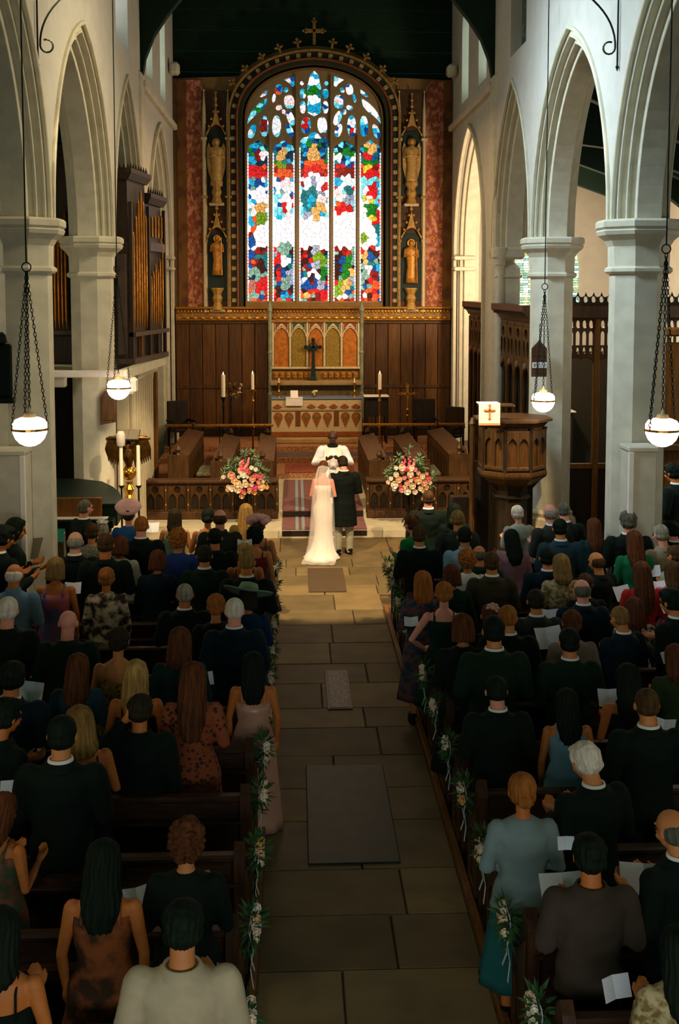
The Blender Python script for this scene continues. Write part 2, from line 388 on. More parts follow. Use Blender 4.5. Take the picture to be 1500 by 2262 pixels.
for p0, p1 in ((XL - 5.4, XL - .3), (XR + .3, XR + 5.4)):
    oy = [(p0, -.1), (p0, 7.6), (p1, 7.6), (p1, -.1)]
    hs = []
    if p1 > 5:
        for (a_, b_) in ((1138, 1196), (1226, 1284)):
            x0 = wc(a_, 600)[0]; x1 = wc(b_, 600)[0]; c = (x0 + x1) / 2; a = (x1 - x0) / 2
            hs.append([(c - a, wc(0, 680)[1])] + arch(c, a, a * 2.2, 0, wc(0, 590)[1], 8) + [(c + a, wc(0, 680)[1])])
    mb = MB(); plate_xz(mb, oy, hs, YE + .3, .4); mb.build('wall_aisle_east', PLASTER, kind='structure')
    if hs:
        wr = empty('window_13', (6.8, YE + .3, 4.3)); wr['kind'] = 'structure'
        GG = [mat('grisaille_%d' % i, c, .3, emit=e, var=.4, scale=30, kind='voronoi') for i, (c, e) in enumerate((((190, 222, 200), 1.1), ((140, 185, 160), .9), ((225, 238, 228), 1.2), ((110, 160, 160), .8), ((170, 180, 120), .8)))]
        random.seed(5)
        for h_ in hs:
            xa = min(p[0] for p in h_); xb = max(p[0] for p in h_); za = min(p[1] for p in h_); zb = max(p[1] for p in h_)
            nx, nz = 5, 28
            for i in range(nx):
                for j in range(nz):
                    u0 = xa + (xb - xa) * i / nx; u1 = xa + (xb - xa) * (i + 1) / nx; v0 = za + (zb - za) * j / nz; v1 = za + (zb - za) * (j + 1) / nz
                    MB().box(u0 + .005, u1 - .005, YE + .3, YE + .32, v0 + .005, v1 - .005).build('pane', random.choice(GG), wr)
# ---- ceiling: dark boarded roof, chancel truss, aisle roofs
cl = MB(); 
cl.prism([(XL - .9, 11.9), (CX, 15.8), (XR + .9, 11.9), (XR + .9, 12.2), (CX, 16.1), (XL - .9, 12.2)], 24.0, YE + .8, 'y')
cl.prism([(XL - .9, 14.0), (CX, 17.0), (XR + .9, 14.0), (XR + .9, 14.3), (CX, 17.3), (XL - .9, 14.3)], 3, 24.0, 'y')
ceil = cl.build('ceiling', BLACKW, kind='structure')
# boarded gable behind the window crest
gb = MB()
for k in range(11):
    z = 10.0 + k * .55; gb2 = MB().bev(XL - .6, XR + .6, YE + .62, YE + .68, z, z + .54, .012); gb2.build('gable_board', BLACKW, ceil)
for k in range(9):                       # purlins of the chancel roof
    u = -4 + k; zz = 15.4 - abs(u) * .93
    MB().box(CX + u * .98 - .08, CX + u * .98 + .08, 24.1, YE + .5, zz - .25, zz).build('purlin', BLACKW, ceil)
for s in (-1, 1):                        # curved braces of the chancel truss
    X = XL if s < 0 else XR; d = lambda u: X - s * u
    poly = [(d(-.1), 8.95), (d(.0), 8.95), (d(.10), 9.5), (d(.28), 9.95), (d(.55), 10.35), (d(1.0), 10.9), (d(1.7), 11.5), (d(2.6), 12.0), (d(3.6), 12.3), (d(3.6), 12.9), (d(-.1), 12.9)]
    MB().prism(poly, 24.05, 24.30, 'y').build('brace', BLACKW, ceil)
for s in (-1, 1):
    X = (XL - .6) if s < 0 else (XR + .6)
    MB().prism([(X, 9.0), (X + 4.6 * s, 6.9), (X + 4.6 * s, 7.1), (X, 9.2)], 4, YE + .3, 'y').build('ceiling_aisle', mat('aisle_roof', (14, 34, 20), .8, var=.3, scale=3), kind='structure')
    for yy in (13, 17.6, 22.6, 25.4, 28.0):
        ob = MB().prism([(X, 8.9), (X + 4.4 * s, 6.9), (X + 4.4 * s, 6.2), (X + 3.6 * s, 6.8), (X + 1.6 * s, 7.5), (X, 7.7)], yy, yy + .22, 'y').build('truss', mat('aisle_truss', (16, 38, 24), .8), bpy.data.objects['ceiling_aisle' if s < 0 else 'ceiling_aisle.001'])
# ---- piers
def pier(X, Y, label):
    t = empty('pier', (X, Y, 0), label=label, cat='column')
    def octo(r): 
        k = r * math.tan(PI / 8); return [(r, -k), (r, k), (k, r), (-k, r), (-r, k), (-r, -k), (-k, -r), (k, -r)]
    def ring(r, z): return [Vector((X + u, Y + v, z)) for u, v in octo(r)]
    MB().loft([ring(.35, .7), ring(.35, ZC - .62)]).build('shaft', STONE, t)
    MB().loft([ring(.38, ZC - .66), ring(.41, ZC - .63), ring(.41, ZC - .59), ring(.37, ZC - .56), ring(.375, ZC - .30), ring(.42, ZC - .22), ring(.50, ZC - .15), ring(.52, ZC - .10), ring(.50, ZC - .08), ring(.53, ZC - .05), ring(.53, ZC + .02), ring(.50, ZC + .05)]).build('capital', STONE, t)
    MB().loft([ring(.54, 0), ring(.54, .42), ring(.47, .50), ring(.45, .62), ring(.40, .66), ring(.41, .72), ring(.35, .78)]).build('base', STONE2, t)
    return t
PX = .37
pier(XR + PX, 15.0, 'right-hand near stone pier with hanging lamp in front'); pier(XR + PX, 20.1, 'right-hand far stone pier beside the pulpit')
pier(XL - PX, 15.0, 'left-hand near stone pier with hanging lamp in front'); pier(XL - PX, 20.1, 'left-hand far stone pier with brown noticeboard')
pier(XR + PX, 9.9, 'stone pier of the right arcade nearest the viewer'); pier(XL - PX, 9.9, 'stone pier of the left arcade nearest the viewer')
# stone casings in front of the near piers
for s, X in ((1, 4.27), (-1, -3.6)):
    x0, x1 = (4.27, 4.62) if s > 0 else (-4.1, -3.38)
    t = empty('pier_casing', ((x0 + x1) / 2, 14.3, 0), label='tall narrow stone casing built against the %s near pier' % ('right' if s > 0 else 'left'), cat='casing')
    MB().bev(x0, x1, 14.15, 14.55, 0, 2.64, .01).build('block', STONE, t)
    MB().bev(x0 - .02, x1 + .02, 14.12, 14.56, 2.64, 2.70, .01).build('cap_slab', STONE, t)
    MB().bev(x0 - .02 if s > 0 else x1 - .05, x0 + .05 if s > 0 else x1 + .02, 14.11, 14.16, .05, 2.64, .008).build('edge_strip', WHITE, t)
# ================================================================ THE GREAT WINDOW
YG = YE + .42
win = empty('window_14', (WXC, YG, wc(0, 668)[1])); win['kind'] = 'structure'
PAL = dict(W=(250, 246, 255), w=(226, 236, 246), p=(250, 206, 206), c=(24, 150, 196), C=(110, 205, 225), b=(16, 66, 140), n=(10, 40, 62), t=(22, 104, 110), T=(110, 150, 140), r=(196, 26, 30), R=(120, 22, 18),
           o=(222, 84, 34), y=(196, 176, 50), g=(24, 110, 30), G=(104, 140, 34), e=(206, 158, 90), k=(52, 22, 16), s=(140, 150, 180), m=(160, 92, 84))
STR = dict(W=1.35, w=1.2, p=1.15, C=1.05, c=1.0, s=.9)
GL = {k: mat('stained_glass_' + ('white pale_blue pink cyan light_cyan blue navy teal grey_teal red dark_red orange yellow green olive sand brown slate rose'.split()[i]),
             c, .25, emit=STR.get(k, .95), var=.38, scale=26, kind='voronoi') for i, (k, c) in enumerate(PAL.items())}
BANDS = [(150, 262, 'CcWWpwcbC'), (262, 305, 'cCWwcbpC'), (305, 366, 'bncgtnCcb'), (366, 392, 'rRroR'), (392, 480, 'WwpcCrwbTC'), (480, 548, 'WWWWWw'), (548, 560, 'Rrk'), (560, 640, 'ktRnbTskr'), (640, 672, 'RrkTbo')]
SH = [  # (x, y, rx, ry, colour, tilt in degrees) ellipses in window pixels, later ones lie on top
 (600, 196, 10, 14, 'r', 0), (612, 206, 7, 8, 'o', 0), (640, 222, 9, 12, 'p', 0), (617, 233, 8, 7, 'p', 0), (567, 243, 8, 28, 'g', 40), (560, 250, 5, 30, 'C', 40),
 (694, 168, 12, 9, 'c', 0), (694, 182, 12, 9, 'W', 0), (692, 200, 14, 9, 'g', 0), (704, 208, 8, 7, 't', 0), (694, 222, 16, 10, 'W', 0), (694, 244, 14, 10, 'c', 0),
 (770, 205, 11, 18, 'W', 0), (748, 224, 10, 10, 'p', 0), (766, 236, 10, 12, 'p', 0), (820, 245, 10, 26, 'W', -38), (676, 272, 9, 15, 'r', 0), (712, 276, 12, 20, 'W', 0),
 (584, 280, 4, 24, 'R', 20), (778, 292, 7, 8, 'r', 0), (775, 275, 6, 8, 'w', 0), (612, 280, 8, 18, 'w', 0), (800, 290, 9, 16, 'c', 0),
 (572, 345, 8, 12, 'R', 0), (558, 355, 8, 12, 'c', 0), (583, 340, 6, 10, 'p', 0), (624, 345, 9, 16, 'e', 0), (618, 360, 12, 10, 'G', 0), (694, 338, 14, 18, 'e', 0), (694, 358, 22, 10, 'o', 0), (694, 350, 12, 8, 'e', 0),
 (748, 350, 8, 8, 'w', 0), (762, 335, 14, 10, 'g', 0), (776, 350, 7, 9, 'w', 0), (818, 330, 12, 16, 'e', 0), (810, 346, 9, 8, 'r', 0), (826, 360, 12, 8, 'g', 0), (814, 372, 8, 9, 'y', 0),
 (568, 378, 22, 13, 'r', 0), (625, 384, 26, 8, 'o', 0), (694, 376, 30, 9, 'r', 0), (760, 378, 26, 11, 'R', 0), (818, 384, 26, 11, 'r', 0),
 (572, 400, 10, 11, 'b', 0), (573, 428, 16, 18, 'W', 0), (578, 460, 13, 14, 'e', 0), (580, 484, 11, 18, 'G', 0), (558, 470, 7, 24, 'p', 0), (560, 510, 6, 30, 'o', 10), (553, 490, 5, 12, 'c', 0), (556, 515, 6, 8, 'R', 0), (552, 538, 7, 18, 'b', 0), (556, 570, 7, 14, 'o', 0),
 (612, 412, 10, 13, 'W', 0), (634, 404, 12, 12, 'p', 0), (632, 432, 10, 12, 'W', 0), (612, 440, 8, 12, 'C', 0), (636, 455, 16, 12, 'r', 0), (634, 458, 8, 8, 'W', 0), (612, 468, 9, 10, 'C', 0),
 (676, 420, 10, 30, 'R', 0), (714, 410, 9, 22, 'r', 0), (693, 402, 21, 20, 'W', 0), (692, 406, 7, 14, 's', 0), (684, 440, 19, 26, 't', 0), (686, 446, 7, 18, 'c', 0), (708, 430, 9, 12, 's', 0), (708, 442, 10, 11, 'p', 0), (706, 462, 16, 12, 'e', 0), (676, 480, 10, 8, 's', 0), (700, 486, 10, 8, 'e', 0),
 (746, 406, 9, 18, 'c', 0), (772, 402, 11, 13, 'w', 0), (772, 424, 10, 10, 't', 0), (752, 432, 10, 12, 'p', 0), (772, 442, 9, 10, 's', 0), (745, 446, 6, 6, 'o', 0), (760, 462, 22, 12, 'r', 0), (760, 472, 12, 8, 'w', 0),
 (812, 404, 10, 10, 'C', 0), (826, 424, 12, 18, 'r', 0), (812, 440, 9, 12, 'y', 0), (812, 440, 5, 8, 'p', 0), (820, 462, 14, 16, 'g', 0), (806, 468, 7, 9, 'w', 0), (834, 484, 8, 14, 'r', 0), (822, 486, 7, 10, 'y', 0),
 (820, 516, 9, 26, 'W', -20), (836, 506, 6, 14, 't', 0), (836, 532, 7, 12, 'c', 0), (806, 530, 8, 12, 'G', 0), (804, 546, 7, 10, 'p', 0), (552, 556, 6, 30, 'b', 0), (580, 535, 15, 14, 'W', 0),
 (576, 575, 6, 30, 'k', 0), (586, 575, 8, 18, 't', 0), (560, 600, 14, 12, 'T', 0), (580, 614, 18, 10, 'T', 0), (556, 632, 9, 12, 'm', 0), (584, 628, 18, 12, 'r', -30), (560, 654, 14, 9, 'T', 0), (584, 655, 9, 8, 'b', 0),
 (632, 548, 15, 14, 'T', 0), (631, 576, 7, 15, 'w', 0), (612, 572, 8, 10, 'r', 0), (618, 602, 5, 18, 'r', 20), (642, 610, 10, 14, 's', 0), (632, 628, 12, 14, 'T', 0), (612, 640, 8, 18, 'k', 0), (632, 656, 20, 7, 'c', 0),
 (697, 550, 9, 12, 's', 0), (708, 574, 15, 18, 'G', 0), (700, 588, 7, 14, 's', 0), (680, 606, 5, 22, 'w', 35), (700, 610, 5, 18, 'w', -35), (716, 606, 8, 18, 'g', 0), (680, 632, 14, 9, 'b', 0), (678, 650, 10, 5, 'e', 0), (712, 630, 9, 10, 's', 0), (718, 650, 8, 8, 'r', 0),
 (762, 552, 24, 5, 'R', 0), (752, 580, 8, 16, 'b', 0), (772, 585, 9, 40, 'g', 22), (782, 570, 6, 30, 'T', 12), (768, 622, 8, 30, 'e', 22), (745, 600, 6, 30, 'k', 0), (756, 655, 8, 5, 'p', 0), (748, 635, 8, 24, 'G', 18),
 (806, 570, 8, 16, 'e', 0), (822, 565, 8, 12, 'b', 0), (816, 595, 10, 8, 'p', 0), (836, 590, 5, 8, 'c', 0), (804, 610, 8, 24, 'T', 0), (826, 608, 10, 10, 'R', 0), (832, 630, 9, 10, 'o', 0), (812, 640, 10, 8, 'o', 0), (806, 655, 9, 6, 'p', 0), (828, 658, 14, 6, 'o', 0), (820, 622, 8, 6, 'r', 0)]
def colour_at(x, y):
    for sx, sy, rx, ry, k, tl in reversed(SH):
        t = math.radians(tl); dx, dy = x - sx, y - sy
        u = dx * math.cos(t) + dy * math.sin(t); v = -dx * math.sin(t) + dy * math.cos(t)
        if (u / rx) ** 2 + (v / ry) ** 2 < 1: return k
    for a, b, ks in BANDS:
        if a <= y < b: return random.choice(ks)
    return 'k'
def clip(poly, nx, ny, d):
    out = []
    for i in range(len(poly)):
        p, q = poly[i - 1], poly[i]; dp = p[0] * nx + p[1] * ny - d; dq = q[0] * nx + q[1] * ny - d
        if dp * dq < 0:
            t = dp / (dp - dq); out.append((p[0] + (q[0] - p[0]) * t, p[1] + (q[1] - p[1]) * t))
        if dq <= 0: out.append(q)
    return out
random.seed(11)
cells = []
def glaze(x0, x1, y0, y1, step):
    seeds = []; nx = max(1, round((x1 - x0) / step)); ny = max(1, round((y1 - y0) / step))
    for i in range(nx):
        for j in range(ny):
            seeds.append((x0 + (x1 - x0) * (i + .5 + random.uniform(-.42, .42)) / nx, y0 + (y1 - y0) * (j + .5 + random.uniform(-.42, .42)) / ny))
    R = 3.2 * step
    for s in seeds:
        poly = [(x0, y0), (x1, y0), (x1, y1), (x0, y1)]
        for q in seeds:
            if q is s or abs(q[0] - s[0]) > R or abs(q[1] - s[1]) > R: continue
            nx_, ny_ = q[0] - s[0], q[1] - s[1]
            poly = clip(poly, nx_, ny_, nx_ * (s[0] + q[0]) / 2 + ny_ * (s[1] + q[1]) / 2)
            if len(poly) < 3: break
        if len(poly) >= 3:
            gx, gy = s; L = []
            for p in poly:                       # a lead line stays open between panes
                dx, dy = gx - p[0], gy - p[1]; dd = math.hypot(dx, dy) + 1e-6; L.append((p[0] + dx / dd * .38, p[1] + dy / dd * .38))
            A = abs(sum(L[i - 1][0] * L[i][1] - L[i][0] * L[i - 1][1] for i in range(len(L)))) / 2
            cells.append((A, L, colour_at(*s)))
LIGHTS = [(546, 594), (602, 651), (661, 727), (736, 786), (794, 842)]
for a, b in LIGHTS: glaze(a - 1, b + 1, 306, 668, 9.6)
for a, b, t in ((546, 566, 225), (566, 590, 196), (590, 651, 168), (661, 727, 156), (736, 796, 168), (796, 820, 196), (820, 842, 225)): glaze(a, b, t, 306, 11)
cells.sort(key=lambda c: -c[0])
def wpt(x, y, Y): return Vector(at(x, y, Y))
rest = MB(); restm = list(PAL)
for i, (A, L, k) in enumerate(cells):
    c = [wpt(x, y, YG) for x, y in L]
    if i < 300:
        m2 = MB(); m2.loft([c, [p + Vector((0, .015, 0)) for p in c]]); m2.build('pane', GL[k], win)
    else: rest.loft([c, [p + Vector((0, .015, 0)) for p in c]], restm.index(k))
rest.build('small_pane', [GL[k] for k in restm], win, kind='stuff')
# lead sheet behind the glass
lead = MB(); plate_xz(lead, win_outline(.05, 670), (), YG + .06, .02); lead.build('leading', mat('lead', (10, 16, 14), .6), win)
# beaded white edging of each light
bd = MB()
for a, b in LIGHTS:
    yy = 338 if (a, b) != (661, 727) else 326
    while yy < 664:
        for xx in (a + 1.5, b - 1.5): bd.box(*[f(v) for v in (xx,) for f in (lambda v: at(v - 1.6, yy, YG - .01).x, lambda v: at(v + 1.6, yy, YG - .01).x)], YG - .02, YG - .005, at(xx, yy + 5.5, YG).z, at(xx, yy, YG).z)
        yy += 7
bd.build('beaded_edging', GL['w'], win, kind='stuff')
# stone tracery: plate with cusped openings
def px_poly(P, Y=YG - .1): return [xz(x, y, Y) for x, y in P]
def cusp_head(x0, x1, ybase, yspr, ypk):
    c = (x0 + x1) / 2; a = (x1 - x0) / 2; P = [(x0, ybase), (x0, yspr)]
    n = 24
    for i in range(1, n):
        t = i / n; th = PI * t
        X = -math.cos(th); Z = math.sin(th) ** .9
        bump = 1 - .13 * (abs(math.sin(th * 3 + PI / 2)) ** 6) * (0 if .46 < t < .54 else 1)
        zz = Z * (yspr - ypk) * (.86 + .14 * (1 - abs(X)) ** 1.5)
        P.append((c + X * a * bump, yspr - zz * bump))
    return P + [(x1, yspr), (x1, ybase)]
def leaf(cx, cy, w, h, rot=0, fat=.8, low=0):
    P = []; n = 14
    for i in range(n):
        t = i / n * 2 * PI; u = math.sin(t); v = -math.cos(t)
        px_ = w / 2 * (abs(u) ** fat) * (1 if u >= 0 else -1); py_ = h / 2 * v + low * (u * u) * h * .2
        r = math.radians(rot); P.append((cx + px_ * math.cos(r) - py_ * math.sin(r), cy + px_ * math.sin(r) + py_ * math.cos(r)))
    return P
H = []
for (a, b), pk, sp in zip(LIGHTS, (309, 310, 291, 310, 309), (336, 336, 324, 336, 336)): H.append(cusp_head(a, b, 665, sp, pk))
def both(P): H.append(P); H.append([(1388 - x, y) for x, y in reversed(P)])
both(leaf(584, 279, 19, 48)); both(leaf(611, 279, 20, 50)); both(leaf(557, 290, 16, 34, 18, .8, .3)); both(leaf(640, 288, 15, 32, -18, .8, .3))
both([(546, 276), (548, 262), (554, 248), (563, 236), (574, 226), (589, 216), (590, 222), (586, 236), (577, 247), (564, 256), (553, 267)])
both([(573, 214), (582, 203), (592, 196), (592, 206), (587, 212), (578, 216)]); both(leaf(605, 217, 8, 22, 8)); both(leaf(616, 198, 17, 26, 6, .7)); both(leaf(639, 225, 23, 32, -6, .6))
both(leaf(616, 238, 15, 13, -20, .6)); both([(626, 176), (650, 167), (651, 190), (646, 193), (640, 186)]); both(leaf(632, 199, 10, 14, 20)); both(leaf(642, 261, 16, 36, -20)); both(leaf(627, 246, 11, 15, -20))
both(leaf(669, 207, 14, 24, 0, .6)); both(leaf(669, 237, 13, 30, 0, .7)); both(leaf(667, 184, 9, 12, 0)); both(leaf(676, 277, 22, 38, 4, .7))
H.append([(680, 250), (678, 232), (680, 222), (678, 210), (679, 190), (682, 178), (685, 166), (689, 162), (694, 155), (699, 160), (704, 165), (706, 178), (709, 190), (710, 210), (708, 222), (710, 232), (708, 250), (702, 254), (694, 258), (686, 254)])
def pip_(p, P):
    c = False
    for i in range(len(P)):
        a, b = P[i - 1], P[i]
        if (a[1] > p[1]) != (b[1] > p[1]) and p[0] < (b[0] - a[0]) * (p[1] - a[1]) / (b[1] - a[1]) + a[0]: c = not c
    return c
TRAC = mat('tracery_stone', (140, 118, 82), .8, var=.1, scale=8, bump=.1)
OUT = win_outline(.10, 672)
cuts = [-99] + [at(x, 400, YG - .13).x for x in (598, 656, 731.6, 790)] + [99]
for i in range(5):
    O = clip(clip(OUT, 1, 0, cuts[i + 1]), -1, 0, -cuts[i]); hs = []
    for h in H:
        q = px_poly(h, YG - .13); c_ = sum(p[0] for p in q) / len(q)
        if cuts[i] < c_ < cuts[i + 1]:
            q = [(min(max(p[0], cuts[i] + .012), cuts[i + 1] - .012), p[1]) for p in q]
            if any(pip_(p, k) for p in q for k in hs) or any(not pip_(p, O) for p in q): print('tracery clash', i, [(round(v[0]), round(v[1])) for v in h][:3]); q = [(c_ + (p[0] - c_) * .8, p[1] - .02) for p in q]
            hs.append(q)
    tr = MB(); plate_xz(tr, O, hs, YG - .13, .16); tr.build('tracery', TRAC, win)
for x in (598, 656, 731.5, 790):           # moulded mullions, the two inner ones run up to the arch
    top = 300 if x in (598, 790) else (168)
    a = at(x, 668, YG - .22); b = at(x, top, YG - .22)
    MB().prism([(a.x - .035, YG - .2), (a.x - .012, YG - .3), (a.x + .012, YG - .3), (a.x + .035, YG - .2)], a.z, b.z, 'z').build('mullion', TRAC, win)
# arch mouldings round the window, checkered band, crest
def ring_plate(g0, g1, y, dp, m, name, par, bev=.012, base=678):
    A = win_outline(g0, base); B = win_outline(g1, base); mb = MB(); plate_xz(mb, B + A[::-1], (), y, dp, bev); return mb.build(name, m, par)
fr = empty('window_surround', (WXC, YE - .1, wc(0, 690)[1]), label='gilded and painted arched stone surround of the great stained-glass window', cat='window surround')
BROWNP = mat('brown_paint', (96, 60, 26), .6, var=.2, scale=12); NAVYP = mat('dark_blue_paint', (26, 40, 34), .6)
ring_plate(.05, .13, YG - .22, .2, TRAC, 'inner_moulding', fr)
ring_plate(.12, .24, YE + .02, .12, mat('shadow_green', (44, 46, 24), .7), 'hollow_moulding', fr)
ring_plate(.23, .28, YE - .06, .16, mat('red_brown_paint', (120, 62, 30), .6, var=.2, scale=12), 'red_roll', fr)
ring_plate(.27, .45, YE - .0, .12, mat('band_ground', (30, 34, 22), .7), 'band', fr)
ring_plate(.44, .50, YE - .08, .16, GILT_DIM, 'outer_roll', fr)
# cream blocks of the band, walked along its line
mid = win_outline(.36, 672); acc = 0; last = mid[0]; nb = 0; nxt = .1
for p, q in zip(mid, mid[1:]):
    L = math.hypot(q[0] - p[0], q[1] - p[1])
    while nxt <= acc + L:
        t = (nxt - acc) / L; cx_, cz = p[0] + (q[0] - p[0]) * t, p[1] + (q[1] - p[1]) * t
        M = Matrix.Translation((cx_, YE - .06, cz)) @ Matrix.Rotation(-math.atan2(q[1] - p[1], q[0] - p[0]), 4, 'Y')
        m2 = MB(); m2.bev(-.055, .055, -.03, .03, -.065, .065, .02, 0, M); 
        for k in range(4): m2.ball(M @ Vector((.04 * math.cos(PI / 4 + k * PI / 2), -.035, .04 * math.sin(PI / 4 + k * PI / 2))), .02, 6, 4)
        m2.build('band_block', mat('band_cream', (164, 142, 96), .7, var=.2, scale=30), fr); nxt += .285; nb += 1
    acc += L
crest = win_outline(.50, 672)
for k, (px_, py_, r) in enumerate(((541, 152, -40), (578, 126, -32), (616, 106, -22), (657, 94, -10), (735, 94, 10), (772, 106, 22), (809, 126, 32), (845, 152, 40), (513, 182, -55), (872, 180, 55))):
    x, z = wc(px_, py_, YE - .1); M = Matrix.Translation((x, YE - .1, z)) @ Matrix.Rotation(math.radians(r), 4, 'Y')
    m2 = MB(); m2.bev(-.03, .03, -.03, .03, -.16, .05, .01, 0, M); m2.bev(-.09, .09, -.03, .03, -.02, .04, .012, 0, M); m2.ball(M @ Vector((0, 0, .09)), .04, 8, 5); m2.ball(M @ Vector((-.09, 0, .02)), .035, 6, 4); m2.ball(M @ Vector((.09, 0, .02)), .035, 6, 4)
    m2.build('crocket', GILT_DIM, fr)
x, z = wc(694, 98, YE - .1)
m2 = MB(); m2.bev(x - .04, x + .04, YE - .14, YE - .06, z, z + .60, .012); m2.bev(x - .22, x + .22, YE - .14, YE - .06, z + .30, z + .40, .012)
for dx, dz in ((-.24, .35), (.24, .35), (0, .62)):
    for k in range(3):
        a = k * 2 * PI / 3 + (PI / 2 if dx == 0 else (0 if dx > 0 else PI)); m2.ball((x + dx + .045 * math.cos(a), YE - .1, z + dz + .045 * math.sin(a)), .038, 6, 4)
m2.build('crest_cross', GILT_DIM, fr)
# ---- niche towers with statues
def niche_tower(px0, px1, side):
    xa = wc(px0, 400)[0]; xb = wc(px1, 400)[0]; zb = wc(0, 690)[1]; zt_ = wc(0, 188)[1]; c = (xa + xb) / 2; W = xb - xa
    t = empty('niche_tower', (c, YE - .1, zb), label='tall gilded stone tower of two canopied niches %s of the great window' % side, cat='niche')
    MB().box(xa, xb, YE + .02, YE + .06, zb, zt_ - .1).build('back', mat('niche_ground', (66, 44, 24), .7, var=.25, scale=6), t)
    for x in (xa + .06, xb - .06):
        m2 = MB(); zs = wc(0, 305)[1]
        m2.prism([(x - .065, YE + .03), (x - .03, YE - .10), (x + .03, YE - .10), (x + .065, YE + .03)], zb, zs)
        m2.bev(x - .08, x + .08, YE - .13, YE + .04, zs - .03, zs + .05, .015)
        m2.loft([[Vector((x + r * math.cos(q), YE - .03 + r * math.sin(q), z)) for q in [j * PI / 3 for j in range(6)]] for r, z in ((.055, zs), (.045, zs + .75), (.01, zs + 1.25))]); m2.ball((x, YE - .03, zs + 1.27), .03, 6, 4)
        m2.build('buttress', CREAM, t)
        z1 = wc(0, 435)[1]; MB().bev(x - .09, x + .09, YE - .14, YE + .03, z1 - .02, z1 + .04, .012).build('buttress_band', GILT_STONE, t)
    for (yt, yb, ys) in ((262, 440, 435), (490, 676, 672)):
        # canopy gable with crockets and finial, ogee arch
        zt2 = wc(0, yt)[1]; z_s = wc(0, yt + 40)[1]; a = W / 2 - .12
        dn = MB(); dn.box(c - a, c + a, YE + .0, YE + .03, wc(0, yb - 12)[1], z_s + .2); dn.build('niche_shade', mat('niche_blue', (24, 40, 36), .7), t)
        m2 = MB(); A = arch(c, a, .34, 0, z_s, 8); G = [(c - a - .03, z_s - .05), (c - a - .03, z_s), (c - a * .35, z_s + .38), (c, z_s + .80), (c + a * .35, z_s + .38), (c + a + .03, z_s), (c + a + .03, z_s - .05)]
        plate_xz(m2, G + [(c + a - .01, z_s - .05)] + [(p[0] * .98 + c * .02, p[1]) for p in A[::-1]] + [(c - a + .01, z_s - .05)], (), YE - .07, .10, .01)
        for s in (-1, 1):
            for k in range(4): m2.ball((c + s * a * (.95 - .24 * k), YE - .1, z_s + .10 + .19 * k), .035, 6, 4)
        m2.ball((c, YE - .08, z_s + .84), .05, 6, 5); m2.tube([(c, YE - .08, z_s + .8), (c, YE - .08, z_s + 1.15)], [.025, .012], 6); m2.ball((c, YE - .08, z_s + 1.0), .045, 6, 4); m2.ball((c, YE - .08, z_s + 1.17), .03, 6, 4)
        m2.build('canopy', GILT_STONE, t)
        # pedestal
        zp = wc(0, yb - 40)[1]; zq = wc(0, yb)[1]
        m2 = MB().lathe([(.16, zq - .1), (.13, zq - .02), (.10, zq + .08), (.14, zq + .2), (.10, zq + .3), (.17, zp - .03), (.17, zp)], (c, YE - .08, 0), 8); m2.build('pedestal', GILT_STONE, t)
        MB().bev(c - .2, c + .2, YE - .12, YE + .02, zq - .16, zq - .08, .02).build('pedestal_block', CREAM, t)
    return c
def statue(c, yb, yt, label, m, wings):
    z0 = wc(0, yb)[1]; z1 = wc(0, yt)[1]; h = z1 - z0
    t = empty('statue', (c, YE - .1, z0), label=label, cat='statue', group='statues in the niches beside the window')
    def R(rx, ry, z, dx=0): return [Vector((c + dx + rx * h * (1 + .05 * math.cos(9 * q)) * math.cos(q), YE - .1 + ry * h * math.sin(q), z0 + z * h)) for q in [j * PI / 9 for j in range(18)]]
    b = MB().loft([R(.13, .09, 0), R(.115, .08, .15), R(.10, .07, .4, .01), R(.12, .08, .62), R(.15, .085, .74), R(.135, .07, .80), R(.05, .045, .84), R(.045, .045, .87)])
    b.ball((c, YE - .1, z0 + .925 * h), (.058 * h, .06 * h, .075 * h), 10, 8)
    for s in (-1, 1):
        b.caps([(c + s * .13 * h, YE - .1, z0 + .76 * h), (c + s * .15 * h, YE - .13, z0 + .60 * h), (c + s * .04 * h, YE - .19, z0 + .64 * h)], [.035 * h, .035 * h, .022 * h], 8)
    b.build('figure', m, t, smooth=True)
    if wings:
        for s in (-1, 1):
            MB().prism([(c + s * .05 * h, z0 + .70 * h), (c + s * .16 * h, z0 + .92 * h), (c + s * .2 * h, z0 + .8 * h), (c + s * .19 * h, z0 + .4 * h), (c + s * .12 * h, z0 + .12 * h)], YE - .07, YE - .04, 'y').build('wing', m, t)
    else: MB().tube([(c + .13 * h, YE - .2, z0), (c + .11 * h, YE - .2, z0 + .95 * h)], .015, 6).build('staff', m, t)
    MB().prism([(c + .09 * h * math.cos(q), z0 + .925 * h + .09 * h * math.sin(q)) for q in [j * PI / 7 for j in range(14)]], YE - .075, YE - .067, 'y').build('halo', GOLD, t)
STAT = mat('gilt_statue', (176, 140, 78), .5, .2, var=.2, scale=12); STAT2 = mat('dark_gilt_statue', (170, 116, 44), .45, .3, var=.3, scale=12)
c = niche_tower(447, 510, 'left'); statue(c, 410, 305, 'winged stone-gold statue in upper left niche', STAT, True); statue(c, 608, 520, 'darker gilt statue with staff in lower left niche', STAT2, False)
c = niche_tower(876, 941, 'right'); statue(c, 408, 302, 'pale gilt winged statue in upper right niche', STAT, True); statue(c, 625, 528, 'gilt statue with halo and staff in lower right niche', STAT2, False)
